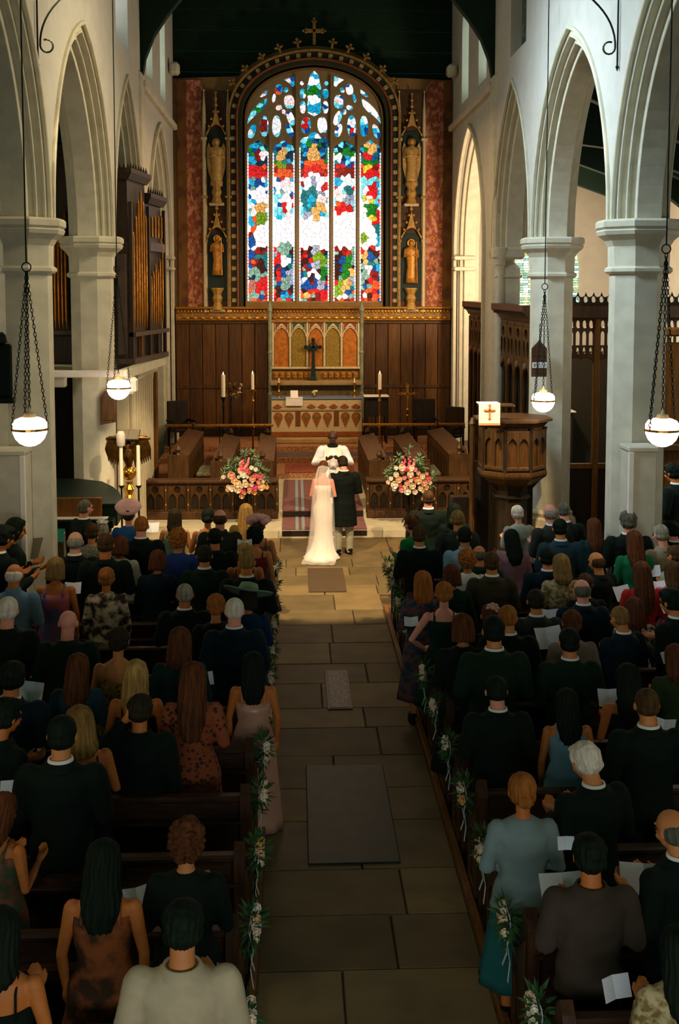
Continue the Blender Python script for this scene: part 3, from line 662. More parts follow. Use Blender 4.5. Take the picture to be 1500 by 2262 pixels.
# ---- cornice and panelling below the window
co = empty('cornice', (CX, YE - .1, wc(0, 708)[1]), label='carved gilded cornice running below the stained-glass window', cat='cornice')
za, zb = wc(0, 680)[1], wc(0, 709)[1]
MB().bev(XL, XR, YE - .06, YE + .1, zb + .05, za, .02).build('frieze', GILT_DIM, co); MB().bev(XL, XR, YE - .16, YE + .1, za - .04, za + .03, .02).build('top_moulding', mat('cornice_gold', (150, 104, 34), .45, .4, var=.2, scale=20), co); MB().bev(XL, XR, YE - .12, YE + .1, zb, zb + .06, .02).build('bottom_moulding', _mats['cornice_gold'], co)
lf = MB(); k = 0; x = XL + .08
while x < XR - .05:
    lf.ball((x, YE - .07, (za + zb) / 2 + .07), (.03, .03, .055), 6, 4); x += .088; k += 1
lf.build('carved_leaves', GOLD, co, kind='stuff')
x = XL + .1
while x < XR - .1:
    MB().ball((x, YE - .11, zb + .07), (.07, .03, .045), 8, 4).build('carved_boss', GOLD, co); x += .21
rx0, rx1 = wc(592, 780)[0], wc(802, 780)[0]
pn = empty('panelling', (CX, YE, .7), label='tall brown oak plank panelling either side of the altar', cat='panelling')
random.seed(2)
for (a, b) in ((XL, rx0), (rx1, XR)):
    n = 7
    for k in range(n):
        u0 = a + (b - a) * k / n; u1 = a + (b - a) * (k + 1) / n
        MB().bev(u0 + .006, u1 - .006, YE - .02 - random.uniform(0, .01), YE + .1, .75, wc(0, 712)[1], .012).build('plank', mat('panel_oak_%d' % (k % 3), [(80, 50, 14), (73, 45, 12), (88, 55, 15)][k % 3], .5, var=.28, scale=4, bump=.12, stretch=(6, 6, .5)), pn)
    MB().bev(a, b, YE - .06, YE + .05, wc(0, 716)[1], wc(0, 708)[1], .015).build('rail', OAK, pn); MB().bev(a, b, YE - .05, YE + .05, wc(0, 860)[1], wc(0, 852)[1], .01).build('rail', OAK, pn); MB().bev(a, b, YE - .08, YE + .05, .75, .98, .015).build('skirting', OAK_DARK, pn)
# ---- reredos
YR = 30.2
re = empty('reredos', ((rx0 + rx1) / 2, YR, 1.9), label='painted and gilded reredos of five arched panels behind the altar', cat='reredos')
rc = (rx0 + rx1) / 2; zT = xz(0, 712, YR)[1]; z3 = xz(0, 812, YR)[1]; zS = xz(0, 842, YR)[1]
MB().bev(rx0 + .05, rx1 - .05, YR + .02, YE, 1.2, zT, .02).build('back_board', GILT_DIM, re)
REDP = mat('orange_red_panel', (164, 96, 22), .6, var=.25, scale=10); GRNP = mat('olive_gold_panel', (128, 104, 32), .6, var=.3, scale=40, kind='voronoi', bump=.2)
n = 5; u0 = rx0 + .14; u1 = rx1 - .14
for k in range(n):
    a = u0 + (u1 - u0) * k / n; b = u0 + (u1 - u0) * (k + 1) / n; c = (a + b) / 2; hw = (b - a) / 2 - .045
    zsp = xz(0, 745, YR)[1]
    p = [(c - hw, z3)] + arch(c, hw, .24, 0, zsp, 8) + [(c + hw, z3)]
    MB().box(a, b, YR + .0, YR + .03, zsp, zT - .03).build('spandrel', mat('spandrel_%d' % (k % 2), [(140, 56, 34), (50, 84, 62)][k % 2], .6), re)
    m2 = MB(); m2.prism(p, YR - .02, YR + .015, 'y'); m2.build('painted_panel', REDP if k % 2 == 0 else GRNP, re)
    m2 = MB(); A = arch(c, hw, .24, 0, zsp, 8); B = arch(c, hw, .24, .03, zsp, 8); plate_xz(m2, B + A[::-1], (), YR - .03, .06, .005)
    plate_xz(m2, [(c - .15, zsp + .22), (c - .02, zT - .04), (c + .02, zT - .04), (c + .15, zsp + .22), (c + .12, zsp + .22), (c, zT - .1), (c - .12, zsp + .22)], (), YR - .03, .04)
    for s in (-1, 1): m2.tube([(c + s * .17, YR - .03, zsp + .12), (c + s * .17, YR - .03, zT - .05)], .012, 5)
    m2.build('gilt_arch', CREAM, re)
for k in range(n + 1):
    a = u0 + (u1 - u0) * k / n; MB().bev(a - .03, a + .03, YR - .06, YR + .02, z3, zT - .02, .012).build('pillar', CREAM, re)
for x in (rx0 + .06, rx1 - .06):
    m2 = MB().lathe([(.06, .9), (.06, 1.9), (.075, 1.92), (.05, 1.98), (.05, 3.0), (.07, 3.03), (.05, 3.08), (.05, 4.1), (.075, 4.15), (.02, 4.4)], (x, YR - .05, 0), 10); m2.build('corner_shaft', mat('blue_grey_stone', (120, 124, 100), .7, var=.3, scale=5), re)
MB().bev(rx0, rx1, YR - .05, YR + .1, zT - .02, zT + .06, .02).build('top_rail', GILT_DIM, re)
MB().bev(rx0 + .08, rx1 - .08, YR - .08, YR + .1, z3 - .06, z3, .015).build('panel_sill', CREAM, re)
for k in range(14):
    a = u0 + (u1 - u0) * (k + .5) / 14; zz = (z3 - .06 + zS) / 2
    if k in (6, 7): continue
    m2 = MB(); m2.bev(a - .06, a + .06, YR - .06, YR + .02, zz - .09, zz + .07, .02); m2.ball((a, YR - .07, zz), (.03, .02, .035), 6, 4); m2.build('quatrefoil', mat('gold_ochre', (166, 112, 36), .5, .2, var=.3, scale=30), re)
MB().bev(rx0 + .06, rx1 - .06, YR - .30, YR + .05, zS - .12, zS, .02).build('shelf', mat('shelf_stone', (150, 122, 78), .7, var=.1, scale=6), re)
MB().bev(rx0 + .1, rx1 - .1, YR - .1, YR + .05, 1.6, zS - .12, .01).build('lower_back', mat('olive_stone', (92, 74, 36), .7, var=.2, scale=9), re)
# ---- altar
YA = 29.3
ax0, ax1 = xz(601, 900, YA)[0], xz(798, 900, YA)[0]; azt = xz(0, 884, YA)[1]; azb = .75; acx = (ax0 + ax1) / 2
al = empty('altar', (acx, YA + .3, azb), label='long altar with blue top edge standing on the sanctuary step', cat='altar')
MB().bev(ax0, ax1, YA, YA + .8, azb + .12, azt, .02).build('table', OAK, al); MB().bev(ax0 - .05, ax1 + .05, YA - .35, YA + .9, azb, azb + .13, .02).build('plinth', mat('plinth_stone', (172, 140, 88), .7, var=.1, scale=5), al)
fc = MB().bev(ax0 - .02, ax1 + .02, YA - .05, YA - .01, azb + .16, azt - .02, .01).build('frontal', mat('frontal_damask', (196, 172, 128), .7, var=.1, scale=20), al)
FR = mat('frontal_rust', (140, 78, 26), .7, var=.3, scale=30); FR2 = mat('frontal_brown', (110, 66, 24), .7, var=.3, scale=30)
W = ax1 - ax0
for k, u in enumerate((.07, .19, .38, .50, .62, .82, .94)):
    x = ax0 + W * u; z = azb + .66
    m2 = MB(); m2.ball((x, YA - .055, z), (.12, .012, .12), 14, 8); m2.prism([(x - .11, z - .03), (x + .11, z - .03), (x, z - .28)], YA - .065, YA - .05, 'y'); m2.build('embroidered_roundel', FR, fc)
    MB().ball((x, YA - .068, z), (.045, .008, .05), 8, 6).build('embroidered_centre', mat('frontal_green', (110, 110, 50), .7), fc)
for u in (.29, .72): x = ax0 + W * u; MB().box(x - .065, x + .065, YA - .065, YA - .045, azb + .42, azb + .80).build('orphrey', FR2, fc)
for k in range(8):
    x = ax0 + W * (k + .5) / 8
    if k in (1, 2): continue
    MB().prism([(x - .12, azb + .92), (x, azb + 1.0), (x + .12, azb + .92), (x + .05, azb + .88), (x - .05, azb + .88)], YA - .07, YA - .05, 'y').build('frontlet_flower', FR, fc)
MB().box(ax0, ax1, YA - .075, YA - .045, azb + .82, azb + .86).build('frontlet_edge', mat('sage_edge', (160, 140, 96), .8), fc)
MB().bev(ax0 - .02, ax1 + .02, YA - .06, YA - .04, azb + .14, azb + .27, .005).build('frontal_hem', FR, fc)
MB().bev(ax0 - .03, ax1 + .03, YA - .07, YA + .8, azt - .005, azt + .015, .005).build('altar_cloth', mat('blue_cloth', (110, 124, 146), .8), al)
# things on the altar and the shelf
x, z = xz(692, 842, YR - .1); m2 = MB()
CR = mat('dark_cross', (26, 40, 30), .5, .3)
m2.loft([[Vector((x + a * r, YR - .15 + b * r * .7, zz)) for a, b in ((-1, -1), (1, -1), (1, 1), (-1, 1))] for r, zz in ((.10, zS), (.07, zS + .1), (.05, zS + .35), (.035, zS + .75))])
m2.bev(x - .04, x + .04, YR - .17, YR - .12, zS + .7, zS + 1.08, .01); m2.bev(x - .19, x + .19, YR - .17, YR - .12, zS + .86, zS + .93, .01)
for dx, dz in ((-.19, .895), (.19, .895), (0, 1.09)): m2.ball((x + dx, YR - .145, zS + dz), .055, 8, 5)
A = [(x + .12 * math.cos(q), zS + .895 + .12 * math.sin(q)) for q in [j * PI / 10 for j in range(20)]]; B = [(x + .09 * math.cos(q), zS + .895 + .09 * math.sin(q)) for q in [j * PI / 10 for j in range(20)]]
plate_xz(m2, A, [B], YR - .145, .03)
m2.build('standing_cross', CR, label='dark wheel-headed cross standing before the reredos', cat='cross')
def flame(par, x, y, z, r=.014):
    MB().lathe([(.002, 0), (r, .02), (r * .9, .035), (.002, .075)], (x, y, z), 8).build('flame', FLAME, par, smooth=True)
def candlestick(px, ptop, pbase, Y, label, H=None, cr=.045, metal=BRASS, ch=.35, group=None):
    x, zt_ = xz(px, ptop, Y); zb_ = pbase; h = zt_ - zb_; sh = h - ch
    t = empty('candlestick', (x, Y, zb_), label=label, cat='candlestick', group=group)
    m2 = MB().lathe([(.14, 0), (.14, .03), (.09, .05), (.04, .09), (.022, .14), (.022, sh * .4), (.05, sh * .43), (.022, sh * .47), (.02, sh * .8), (.045, sh * .83), (.02, sh * .87), (.03, sh * .95), (.07, sh - .02), (.07, sh)], (x, Y, zb_), 12)
    m2.build('stand', metal, t, smooth='auto'); MB().lathe([(cr, 0), (cr, ch), (cr * .4, ch + .004)], (x, Y, zb_ + sh), 12).build('candle', WAX, t, smooth='auto'); flame(t, x, Y, zb_ + h)
candlestick(493, 828, .612, 28.0, 'thick white lit candle on dark stand, leftmost by the panelling', cr=.05, metal=IRON, ch=.55)
candlestick(558, 826, .612, 27.9, 'tall brass candlestick with lit candle left of the altar', cr=.038, ch=.38)
candlestick(839, 826, .612, 27.9, 'tall brass candlestick with lit candle right of the altar', cr=.045, ch=.38)
for px, sd in ((616, 'left'), (783, 'right')):
    Y = YA + .45; x, zt_ = xz(px, 834, Y); h = zt_ - azt - .02; t = empty('altar_candlestick', (x, Y, azt + .015), label='small brass candlestick on %s end of the altar' % sd, cat='candlestick')
    MB().lathe([(.07, 0), (.06, .02), (.02, .05), (.015, .1), (.035, .14), (.015, .18), (.015, h - .22), (.04, h - .2), (.05, h - .15), (.03, h - .13)], (x, Y, azt + .015), 10).build('stand', BRASS, t, smooth='auto')
    MB().lathe([(.018, 0), (.018, .12), (.006, .122)], (x, Y, azt + .015 + h - .13), 8).build('candle', WAX, t)
m2 = MB(); x = xz(650, 900, YA)[0]
m2.bev(x - .22, x + .22, YA - .10, YA - .08, azt - .17, azt + .03, .005); m2.bev(x - .22, x + .22, YA - .1, YA + .3, azt + .015, azt + .03, .005)
m2.build('altar_linen', WHITE, label='white linen cloth hanging over front of the altar', cat='cloth')
t = empty('missal_stand', (x, YA + .15, azt + .03), label='white covered book stand on the altar linen', cat='book stand')
M = Matrix.Translation((x, YA + .15, azt + .10)) @ Matrix.Rotation(math.radians(60), 4, 'X')
MB().bev(-.1, .1, -.12, .12, -.01, .01, .004, 0, M).build('book_rest', WHITE, t); MB().bev(x - .09, x + .09, YA + .1, YA + .24, azt + .03, azt + .06, .005).build('foot', WHITE, t)
m2 = MB(); x = xz(694, 880, YA + .4)[0]; random.seed(4)
t = empty('flower_bowl', (x, YA + .4, azt + .015), label='small white flowers in a bowl at the middle of the altar', cat='flowers')
MB().lathe([(.03, 0), (.05, .02), (.06, .06), (.05, .07)], (x, YA + .4, azt + .015), 10).build('bowl', BRASS, t, smooth=True)
for k in range(8):
    a = k * 2.4; MB().ball((x + .07 * math.cos(a) * (k % 3) / 2, YA + .4 + .04 * math.sin(a), azt + .11 + .03 * (k % 3)), .035, 8, 5).build('bloom', mat('ivory_petal', (216, 206, 170), .8), t, smooth=True)
# flowers on a stand behind the leftmost candle
def leafy(mb, c, R, n, size, seed=0, flat=1):
    rnd = random.Random(seed)
    for _ in range(n):
        d = Vector((rnd.gauss(0, 1), rnd.gauss(0, 1), rnd.gauss(0, 1) * flat)).normalized(); p = Vector(c) + Vector((d.x * R[0], d.y * R[1], d.z * R[2])) * rnd.uniform(.6, 1.12)
        s = d.cross(Vector((rnd.uniform(-1, 1), rnd.uniform(-1, 1), 1))).normalized() * size * .35; q = d * size
        mb.add([p - q * .3, p + s * .6, p + q, p - s * .6], [(0, 1, 2), (0, 2, 3)])
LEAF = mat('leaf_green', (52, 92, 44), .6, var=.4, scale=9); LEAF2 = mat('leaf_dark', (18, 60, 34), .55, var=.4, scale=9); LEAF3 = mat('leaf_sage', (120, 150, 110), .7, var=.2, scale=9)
x, z = xz(510, 862, 29.5)
t = empty('sanctuary_flowers', (x, 29.5, z), label='loose dried-looking flower arrangement beside leftmost candle at panelling', cat='flowers')
m2 = MB(); leafy(m2, (x, 29.5, z), (.3, .2, .2), 160, .09, 3); m2.build('foliage', mat('dull_foliage', (96, 84, 40), .8, var=.4, scale=9), t, kind='stuff')
rnd = random.Random(4)
for k in range(16): MB().ball((x + rnd.uniform(-.32, .32), 29.5 + rnd.uniform(-.2, .1), z + rnd.uniform(-.16, .2)), .03, 6, 4).build('bloom', mat('dull_bloom_%d' % (k % 3), [(190, 150, 110), (150, 70, 40), (196, 180, 140)][k % 3], .8), t, smooth=True)
MB().tube([(x, 29.5, .76), (x, 29.5, z)], .02, 6).build('stand', IRON, t)
# processional cross
x, z = xz(900, 905, 28.8)
t = empty('processional_cross', (x, 28.8, .75), label='brass trefoil-ended cross on a pole right of the altar', cat='cross'); m2 = MB(); zt_ = xz(900, 850, 28.8)[1]; zc_ = xz(900, 870, 28.8)[1]
m2.bev(x - .025, x + .025, 28.77, 28.83, z, zt_ - .04, .008); m2.bev(x - .16, x + .16, 28.77, 28.83, zc_ - .025, zc_ + .025, .008)
for dx, zz in ((-.18, zc_), (.18, zc_), (0, zt_ - .02)):
    for k in range(3): a = k * 2 * PI / 3 + (PI / 2 if dx == 0 else (0 if dx > 0 else PI)); m2.ball((x + dx + .03 * math.cos(a), 28.8, zz + .03 * math.sin(a)), .026, 6, 4)
m2.ball((x, 28.8, z), .05, 8, 6); m2.ball((x, 28.8, z - .15), .035, 8, 6); m2.build('cross_head', BRASS, t, smooth='auto'); MB().tube([(x, 28.8, .78), (x, 28.8, z)], .012, 8).build('pole', OAK_DARK, t); MB().lathe([(.13, 0), (.13, .03), (.03, .08)], (x, 28.8, .75), 10).build('foot', OAK_DARK, t)
# credence table
x0, x1 = xz(806, 880, 28.9)[0], xz(858, 880, 28.9)[0]; z = xz(0, 880, 28.9)[1]
t = empty('credence_table', ((x0 + x1) / 2, 29.1, .75), label='small dark side table with white cloth right of the altar', cat='table')
MB().bev(x0, x1, 28.85, 29.4, z - .05, z, .01).build('table_top', OAK_DARK, t); MB().bev(x0 - .02, x1 + .02, 28.83, 29.4, z, z + .02, .005).build('cloth', WHITE, t); MB().bev(x0 + .03, x1 - .03, 28.9, 29.35, z - .5, z - .05, .01).build('apron', OAK_DARK, t)
for a in (x0 + .05, x1 - .05):
    for b in (28.92, 29.33): MB().bev(a - .03, a + .03, b - .03, b + .03, .75, z - .05, .008).build('leg', OAK_DARK, t)
# altar rail
YRL = 27.6; t = empty('altar_rail', (CX, YRL, .6), label='long brass-topped altar rail across the chancel', cat='rail')
z = xz(0, 942, YRL)[1]
for a, b in ((XL + .02, xz(604, 942, YRL)[0]), (xz(800, 942, YRL)[0], XR - .02)):
    MB().bev(a, b, YRL - .05, YRL + .05, z - .03, z + .03, .012).build('hand_rail', GOLD, t)
    n = 7
    for k in range(n):
        u = a + .1 + (b - a - .2) * k / (n - 1); MB().lathe([(.03, .6), (.012, .68), (.012, z - .1), (.03, z - .04)], (u, YRL, 0), 8).build('baluster', IRON, t, smooth='auto')
# ---- carpet runner on the chancel steps
RUN = mat('purple_carpet', (124, 82, 76), .95, var=.22, scale=3.2, stretch=(1, 16, 1), bump=.1); RUNG = mat('grey_carpet_stripe', (140, 150, 150), .95); RED = mat('choir_rug', (140, 72, 50), .95, var=.35, scale=18, kind='voronoi')
rr0, rr1 = xz(624, 1170, 21.8)[0], xz(806, 1170, 21.8)[0]
t = empty('stair_carpet', (.5, 21.5, .15), label='purple striped carpet runner laid over the chancel steps', cat='carpet')
prof = [(21.19, .02), (21.19, .165), (22.34, .165), (22.34, .315), (25.9, .315), (25.9, .33), (22.325, .33), (22.325, .18), (21.175, .18), (21.175, .02)]
MB().prism(prof, rr0, rr1, 'x').build('runner', RUN, t)
for dx in (-.52, -.40):
    xx = (rr0 + rr1) / 2 + dx; MB().prism([(p[0] - (.006 if i > 4 else -.0), p[1] + (.004 if i > 4 else 0)) for i, p in enumerate(prof)], xx - .03, xx + .03, 'x').build('stripe', RUNG, t)
for yy, zz in ((22.31, .20), (21.16, .05)): MB().bev(rr0, rr1, yy - .01, yy + .0, zz, zz + .10, .003).build('riser_shade_strip', mat('riser_shade', (34, 22, 14), .8), t)  # dark strips paint the shade of the risers onto the runner
MB().bev(rr0 + .02, rr1 + .04, 26.18, 27.5, .45, .462, .004).build('choir_rug', RED, label='reddish patterned rug on the upper chancel floor', cat='rug')
MB().bev(-1.6, 2.7, 27.62, 28.4, .60, .612, .004).build('sanctuary_rug', mat('blue_red_rug', (120, 74, 50), .95, col2=(60, 84, 84), scale=12, kind='voronoi'), label='dark red and blue rug along the altar step', cat='rug')
# floor mat, ledger, brass plaque
a, b = at(684, 1308, 17.62), at(765, 1308, 17.62)
def gnd(px, py, z=0):
    d = _R @ Vector(((px - 750) / F_PX, (840 - py) / F_PX, -1)); k = (z - CAM.z) / d.z; return CAM + d * k
p0, p1 = gnd(682, 1309), gnd(766, 1268)
MB().bev(p0.x, gnd(766, 1309).x, p0.y, p0.y + 1.5, .004, .016, .004).build('floor_mat', mat('brown_mat', (84, 66, 44), .95, var=.2, scale=6, stretch=(1, 12, 1)), label='brown rectangular mat on stone floor under the bridal train', cat='mat')
p0, p1 = gnd(681, 1912), gnd(681, 1694); q0 = gnd(886, 1912)
MB().bev(p0.x, q0.x, p0.y, p1.y, .002, .016, .006).build('ledger_stone', mat('black_ledger', (26, 44, 34), .5, var=.25, scale=7, bump=.1), label='large dark grey ledger stone set in the aisle floor', cat='ledger stone')
p0, p1 = gnd(724, 1568), gnd(718, 1483); q0 = gnd(780, 1568)
t = empty('floor_plaque', ((p0.x + q0.x) / 2, p0.y, .004), label='framed inscribed memorial plaque set in the aisle floor', cat='plaque')
MB().bev(p0.x, q0.x, p0.y, p1.y, .004, .014, .003).build('frame', mat('plaque_frame', (120, 104, 92), .5), t)
MB().bev(p0.x + .03, q0.x - .03, p0.y + .03, p1.y - .03, .012, .018, .002).build('plate', mat('plaque_metal', (58, 56, 56), .45, .2, col2=(110, 100, 98), scale=4.5, kind='noise', stretch=(9, 3, 1), ramp=(.48, .56)), t)
# ================================================================ CHOIR
def stall_front(x0, x1, Y, z0, z1, label, npan):
    t = empty('stall_front', ((x0 + x1) / 2, Y, z0), label=label, cat='stall')
    MB().bev(x0, x1, Y, Y + .06, z0 + .1, z1 - .08, .008).build('back_panel', OAK_DARK, t)
    MB().bev(x0 - .03, x1 + .03, Y - .12, Y + .22, z1 - .07, z1, .02).build('top_rail', OAK_RED, t)
    MB().bev(x0 - .02, x1 + .02, Y - .08, Y + .1, z0, z0 + .16, .02).build('plinth', OAK_RED, t)
    for k in range(npan + 1):
        u = x0 + (x1 - x0) * k / npan; m2 = MB().bev(u - .035, u + .035, Y - .06, Y, z0 + .12, z1 - .06, .012); m2.build('stile', OAK, t)
        for zz in (z0 + .3, z1 - .2): MB().ball((u, Y - .07, zz), (.014, .012, .028), 6, 4).build('peg', mat('pale_peg', (150, 140, 120), .5), t)
    for k in range(npan):
        a = x0 + (x1 - x0) * k / npan + .04; b = x0 + (x1 - x0) * (k + 1) / npan - .04; c = (a + b) / 2; hw = (b - a) / 2
        hs = []
        for s in (-.5, .5):
            hs.append([(c + s * hw - hw * .40, z0 + .2)] + arch(c + s * hw, hw * .40, .14, 0, z1 - .42, 5) + [(c + s * hw + hw * .40, z0 + .2)])
        hs.append(leaf(c, z1 - .20, hw * .7, .13, 0, .8))
        m2 = MB(); plate_xz(m2, [(a, z0 + .14), (a, z1 - .08), (b, z1 - .08), (b, z0 + .14)], hs, Y - .02, .05, .006); m2.build('tracery_panel', OAK, t)
YS = 22.35
sx0, sx1 = xz(318, 1100, YS)[0], xz(612, 1100, YS)[0]; z1 = xz(0, 1062, YS)[1]
stall_front(sx0, sx1, YS, .15, z1, 'carved dark oak choir stall front left of the steps', 6)
sx2, sx3 = xz(812, 1100, YS)[0], xz(1062, 1100, YS)[0]
stall_front(sx2, sx3, YS, .15, z1, 'carved dark oak choir stall front right of the steps', 5)
def desk(x, s, label, y0=22.7, y1=26.4, z0=.3, h=.92):
    """long choir desk running east, sloping top, traceried front facing the middle aisle"""
    t = empty('choir_desk', (x, (y0 + y1) / 2, z0), label=label, cat='choir stall', group=None)
    MB().prism([(x - .03 * s, z0 + h + .0), (x + .34 * s, z0 + h + .10), (x + .34 * s, z0 + h + .13), (x - .03 * s, z0 + h + .04)], y0, y1, 'y').build('book_board', OAK_Y, t)
    MB().bev(min(x, x + .05 * s), max(x, x + .05 * s), y0, y1, z0, z0 + h, .008).build('front', OAK_Y, t)
    MB().bev(min(x + .3 * s, x + .35 * s), max(x + .3 * s, x + .35 * s), y0, y1, z0, z0 + h + .1, .008).build('back', OAK_Y, t)
    for yy in (y0 - .06, y1):
        m2 = MB(); m2.bev(min(x - .02 * s, x + .4 * s), max(x - .02 * s, x + .4 * s), yy, yy + .07, z0, z0 + h + .05, .015)
        m2.lathe([(.05, z0 + h + .04), (.03, z0 + h + .08), (.07, z0 + h + .15), (.04, z0 + h + .22), (.0, z0 + h + .26)], (x + .2 * s, yy + .035, 0), 8); m2.build('bench_end', OAK, t)
    n = 8
    for k in range(n):
        a = y0 + (y1 - y0) * (k + .12) / n; b = y0 + (y1 - y0) * (k + .88) / n
        m2 = MB(); plate_yz(m2, [(a, z0 + .1), (a, z0 + h - .06), (b, z0 + h - .06), (b, z0 + .1)], [[(a + .06, z0 + .18)] + arch((a + b) / 2, (b - a) / 2 - .06, .2, 0, z0 + h - .36, 5) + [(b - .06, z0 + .18)]], x - .015 * s, .03, .004); m2.build('tracery_panel', OAK, t)
    return t
desk(-.45, -1, 'long choir desk nearest the carpet on the left side'); desk(-1.30, -1, 'middle choir desk of the left side'); desk(-2.15, -1, 'rear choir desk of the left side near the organ', h=1.05)
desk(1.52, 1, 'long choir desk nearest the carpet on the right side'); desk(2.35, 1, 'middle choir desk of the right side'); desk(3.15, 1, 'rear choir desk of the right side by the screen', h=1.05)
# hassocks and cushions on the desks
CUSH = mat('floral_needlepoint', (150, 110, 76), .9, col2=(86, 96, 66), scale=11, kind='voronoi', ramp=(.2, .5)); 
for i, (x, y, n_) in enumerate(((-1.85, 23.6, 'left'), (-1.02, 23.1, 'left'), (1.15, 0, ''), (2.85, 23.5, 'right'), (3.75, 24.0, 'right'))):
    if not y: continue
    MB().bev(x - .17, x + .17, y - .5, y + .5, .86, .96, .03).build('choir_cushion', CUSH, label='floral needlepoint cushion on a choir bench, %s' % ('behind left desks' if i == 0 else 'second from the left aisle edge' if i == 1 else 'behind right flower stand' if i == 3 else 'far right beside the screen'), cat='cushion')
    bn = MB().bev(x - .2, x + .2, 22.8, 26.1, .78, .85, .01).build('choir_bench', OAK_Y, label='plain oak choir bench under the floral cushion, %s' % ('at the far left' if i == 0 else 'in second left row' if i == 1 else 'behind right flowers' if i == 3 else 'next to right screen'), cat='bench')
    for yy in (23, 25.8): MB().box(x - .18, x + .18, yy, yy + .06, .3, .78).build('leg', OAK, bn)
# ---- sanctuary chairs in dark wood at the right end of the rail, left end too
def chair(X, Y, z, rz, label):
    t = empty('sanctuary_chair', (X, Y, z), label=label, cat='chair')
    M = Matrix.Rotation(rz, 4, 'Z')
    def b(*a, n, m=OAK_DARK):
        mm = MB().bev(*a); o = mm.build(n, m); o.data.transform(M); o.parent = t
    b(-.28, .28, -.26, .26, .40, .47, .015, n='seat'); b(-.28, .28, .22, .28, .47, 1.15, .015, n='backrest'); b(-.31, -.25, -.26, .26, .62, .68, .01, n='arm'); b(.25, .31, -.26, .26, .62, .68, .01, n='arm')
    for a in (-.28, .23):
        for c in (-.26, .22): b(a, a + .05, c, c + .05, 0, .64, .008, n='leg')
chair(3.35, 28.7, .75, 0, 'dark carved chair against panelling right of the cross'); chair(3.9, 28.2, .60, -.7, 'dark chair turned inward at the right end of the rail'); chair(-2.85, 28.5, .75, .5, 'dark chair at left end of the altar rail')
# ---- large flower pedestals
PETAL = [mat('petal_%d' % i, c, .7, var=.08, scale=20) for i, c in enumerate([(240, 214, 170), (244, 236, 214), (236, 168, 140), (222, 104, 112), (240, 190, 140), (214, 84, 120), (236, 176, 84), (246, 222, 190), (204, 92, 76), (238, 150, 150)])]
def rose(mb, c, r, rnd):
    """rose of overlapping petals around a bud"""
    c = Vector(c); mb.ball(c, r * .62, 7, 5)
    for ring, (n, tilt, rr) in enumerate(((4, .35, .75), (6, .9, 1.0))):
        for k in range(n):
            a = 2 * PI * k / n + ring * .5 + rnd.random() * .2; d = Vector((math.cos(a), -.45, math.sin(a)))
            p = c + Vector((math.cos(a) * r * rr * .6, -r * (.45 - ring * .45), math.sin(a) * r * rr * .6)); tan = Vector((-math.sin(a), 0, math.cos(a))) * r * .55
            up = Vector((math.cos(a) * .4, -.5 + ring * .35, math.sin(a) * .4)) * r
            mb.add([p - tan * .6, p + tan * .6, p + tan * .8 + up * .8, p + up * 1.15, p - tan * .8 + up * .8], [(0, 1, 2, 3, 4)])
def pedestal_flowers(px, label, seed, spots, spikes, greens):
    Y = 21.6; x, z = xz(px, 1052, Y); rnd = random.Random(seed)
    t = empty('flower_pedestal', (x, Y, .15), label=label, cat='flower arrangement')
    MB().lathe([(.02, .25), (.02, z - .3), (.05, z - .28), (.16, z - .22), (.2, z - .12), (.18, z - .1)], (x, Y, 0), 12).build('stand', IRON, t, smooth='auto')
    m2 = MB()
    for k in range(3):
        a = k * 2 * PI / 3; m2.tube([(x, Y, .35), (x + .14 * math.cos(a), Y + .14 * math.sin(a), .26), (x + .22 * math.cos(a), Y + .22 * math.sin(a), .165)], .012, 6)
    m2.build('foot', IRON, t)
    m2 = MB(); leafy(m2, (x, Y + .06, z - .02), (.27, .20, .24), 420, .085, seed); leafy(m2, (x, Y + .05, z + .1), (.36, .16, .14), 120, .08, seed + 1); m2.build('foliage', LEAF, t, kind='stuff')
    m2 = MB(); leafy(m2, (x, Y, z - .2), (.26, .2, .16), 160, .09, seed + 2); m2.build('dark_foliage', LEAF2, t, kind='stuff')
    for (ax, ay, r, k) in spots:
        dx = (ax - px) / 115; dz = -(ay - 1052) / 115; d = max(0, .3 ** 2 - dx * dx * .25 - dz * dz * .4) ** .5
        m2 = MB(); rose(m2, (x + dx, Y - d, z + dz), r / 115 * 1.22, rnd); m2.build('blossom', PETAL[k], t, smooth=True)
    for (bx, by, tx, ty, k) in spikes:
        m2 = MB(); n = 7
        for i in range(n):
            u = i / (n - 1); dx = (bx + (tx - bx) * u - px) / 115; dz = -(by + (ty - by) * u - 1052) / 115
            m2.ball((x + dx + rnd.uniform(-.02, .02), Y - .16 + rnd.uniform(-.02, .02), z + dz), (.046 * (1 - u * .5),) * 3, 6, 4)
        m2.build('flower_spike', PETAL[k], t, smooth=True)
    for (gx, gy) in greens:
        dx = (gx - px) / 115; dz = -(gy - 1052) / 115
        m2 = MB(); leafy(m2, (x + dx, Y - .06, z + dz), (.06, .05, .1), 26, .07, int(gx * gy) % 99); m2.tube([(x, Y, z - .1), (x + dx, Y - .05, z + dz)], .006, 5); m2.build('sprig', LEAF3, t)
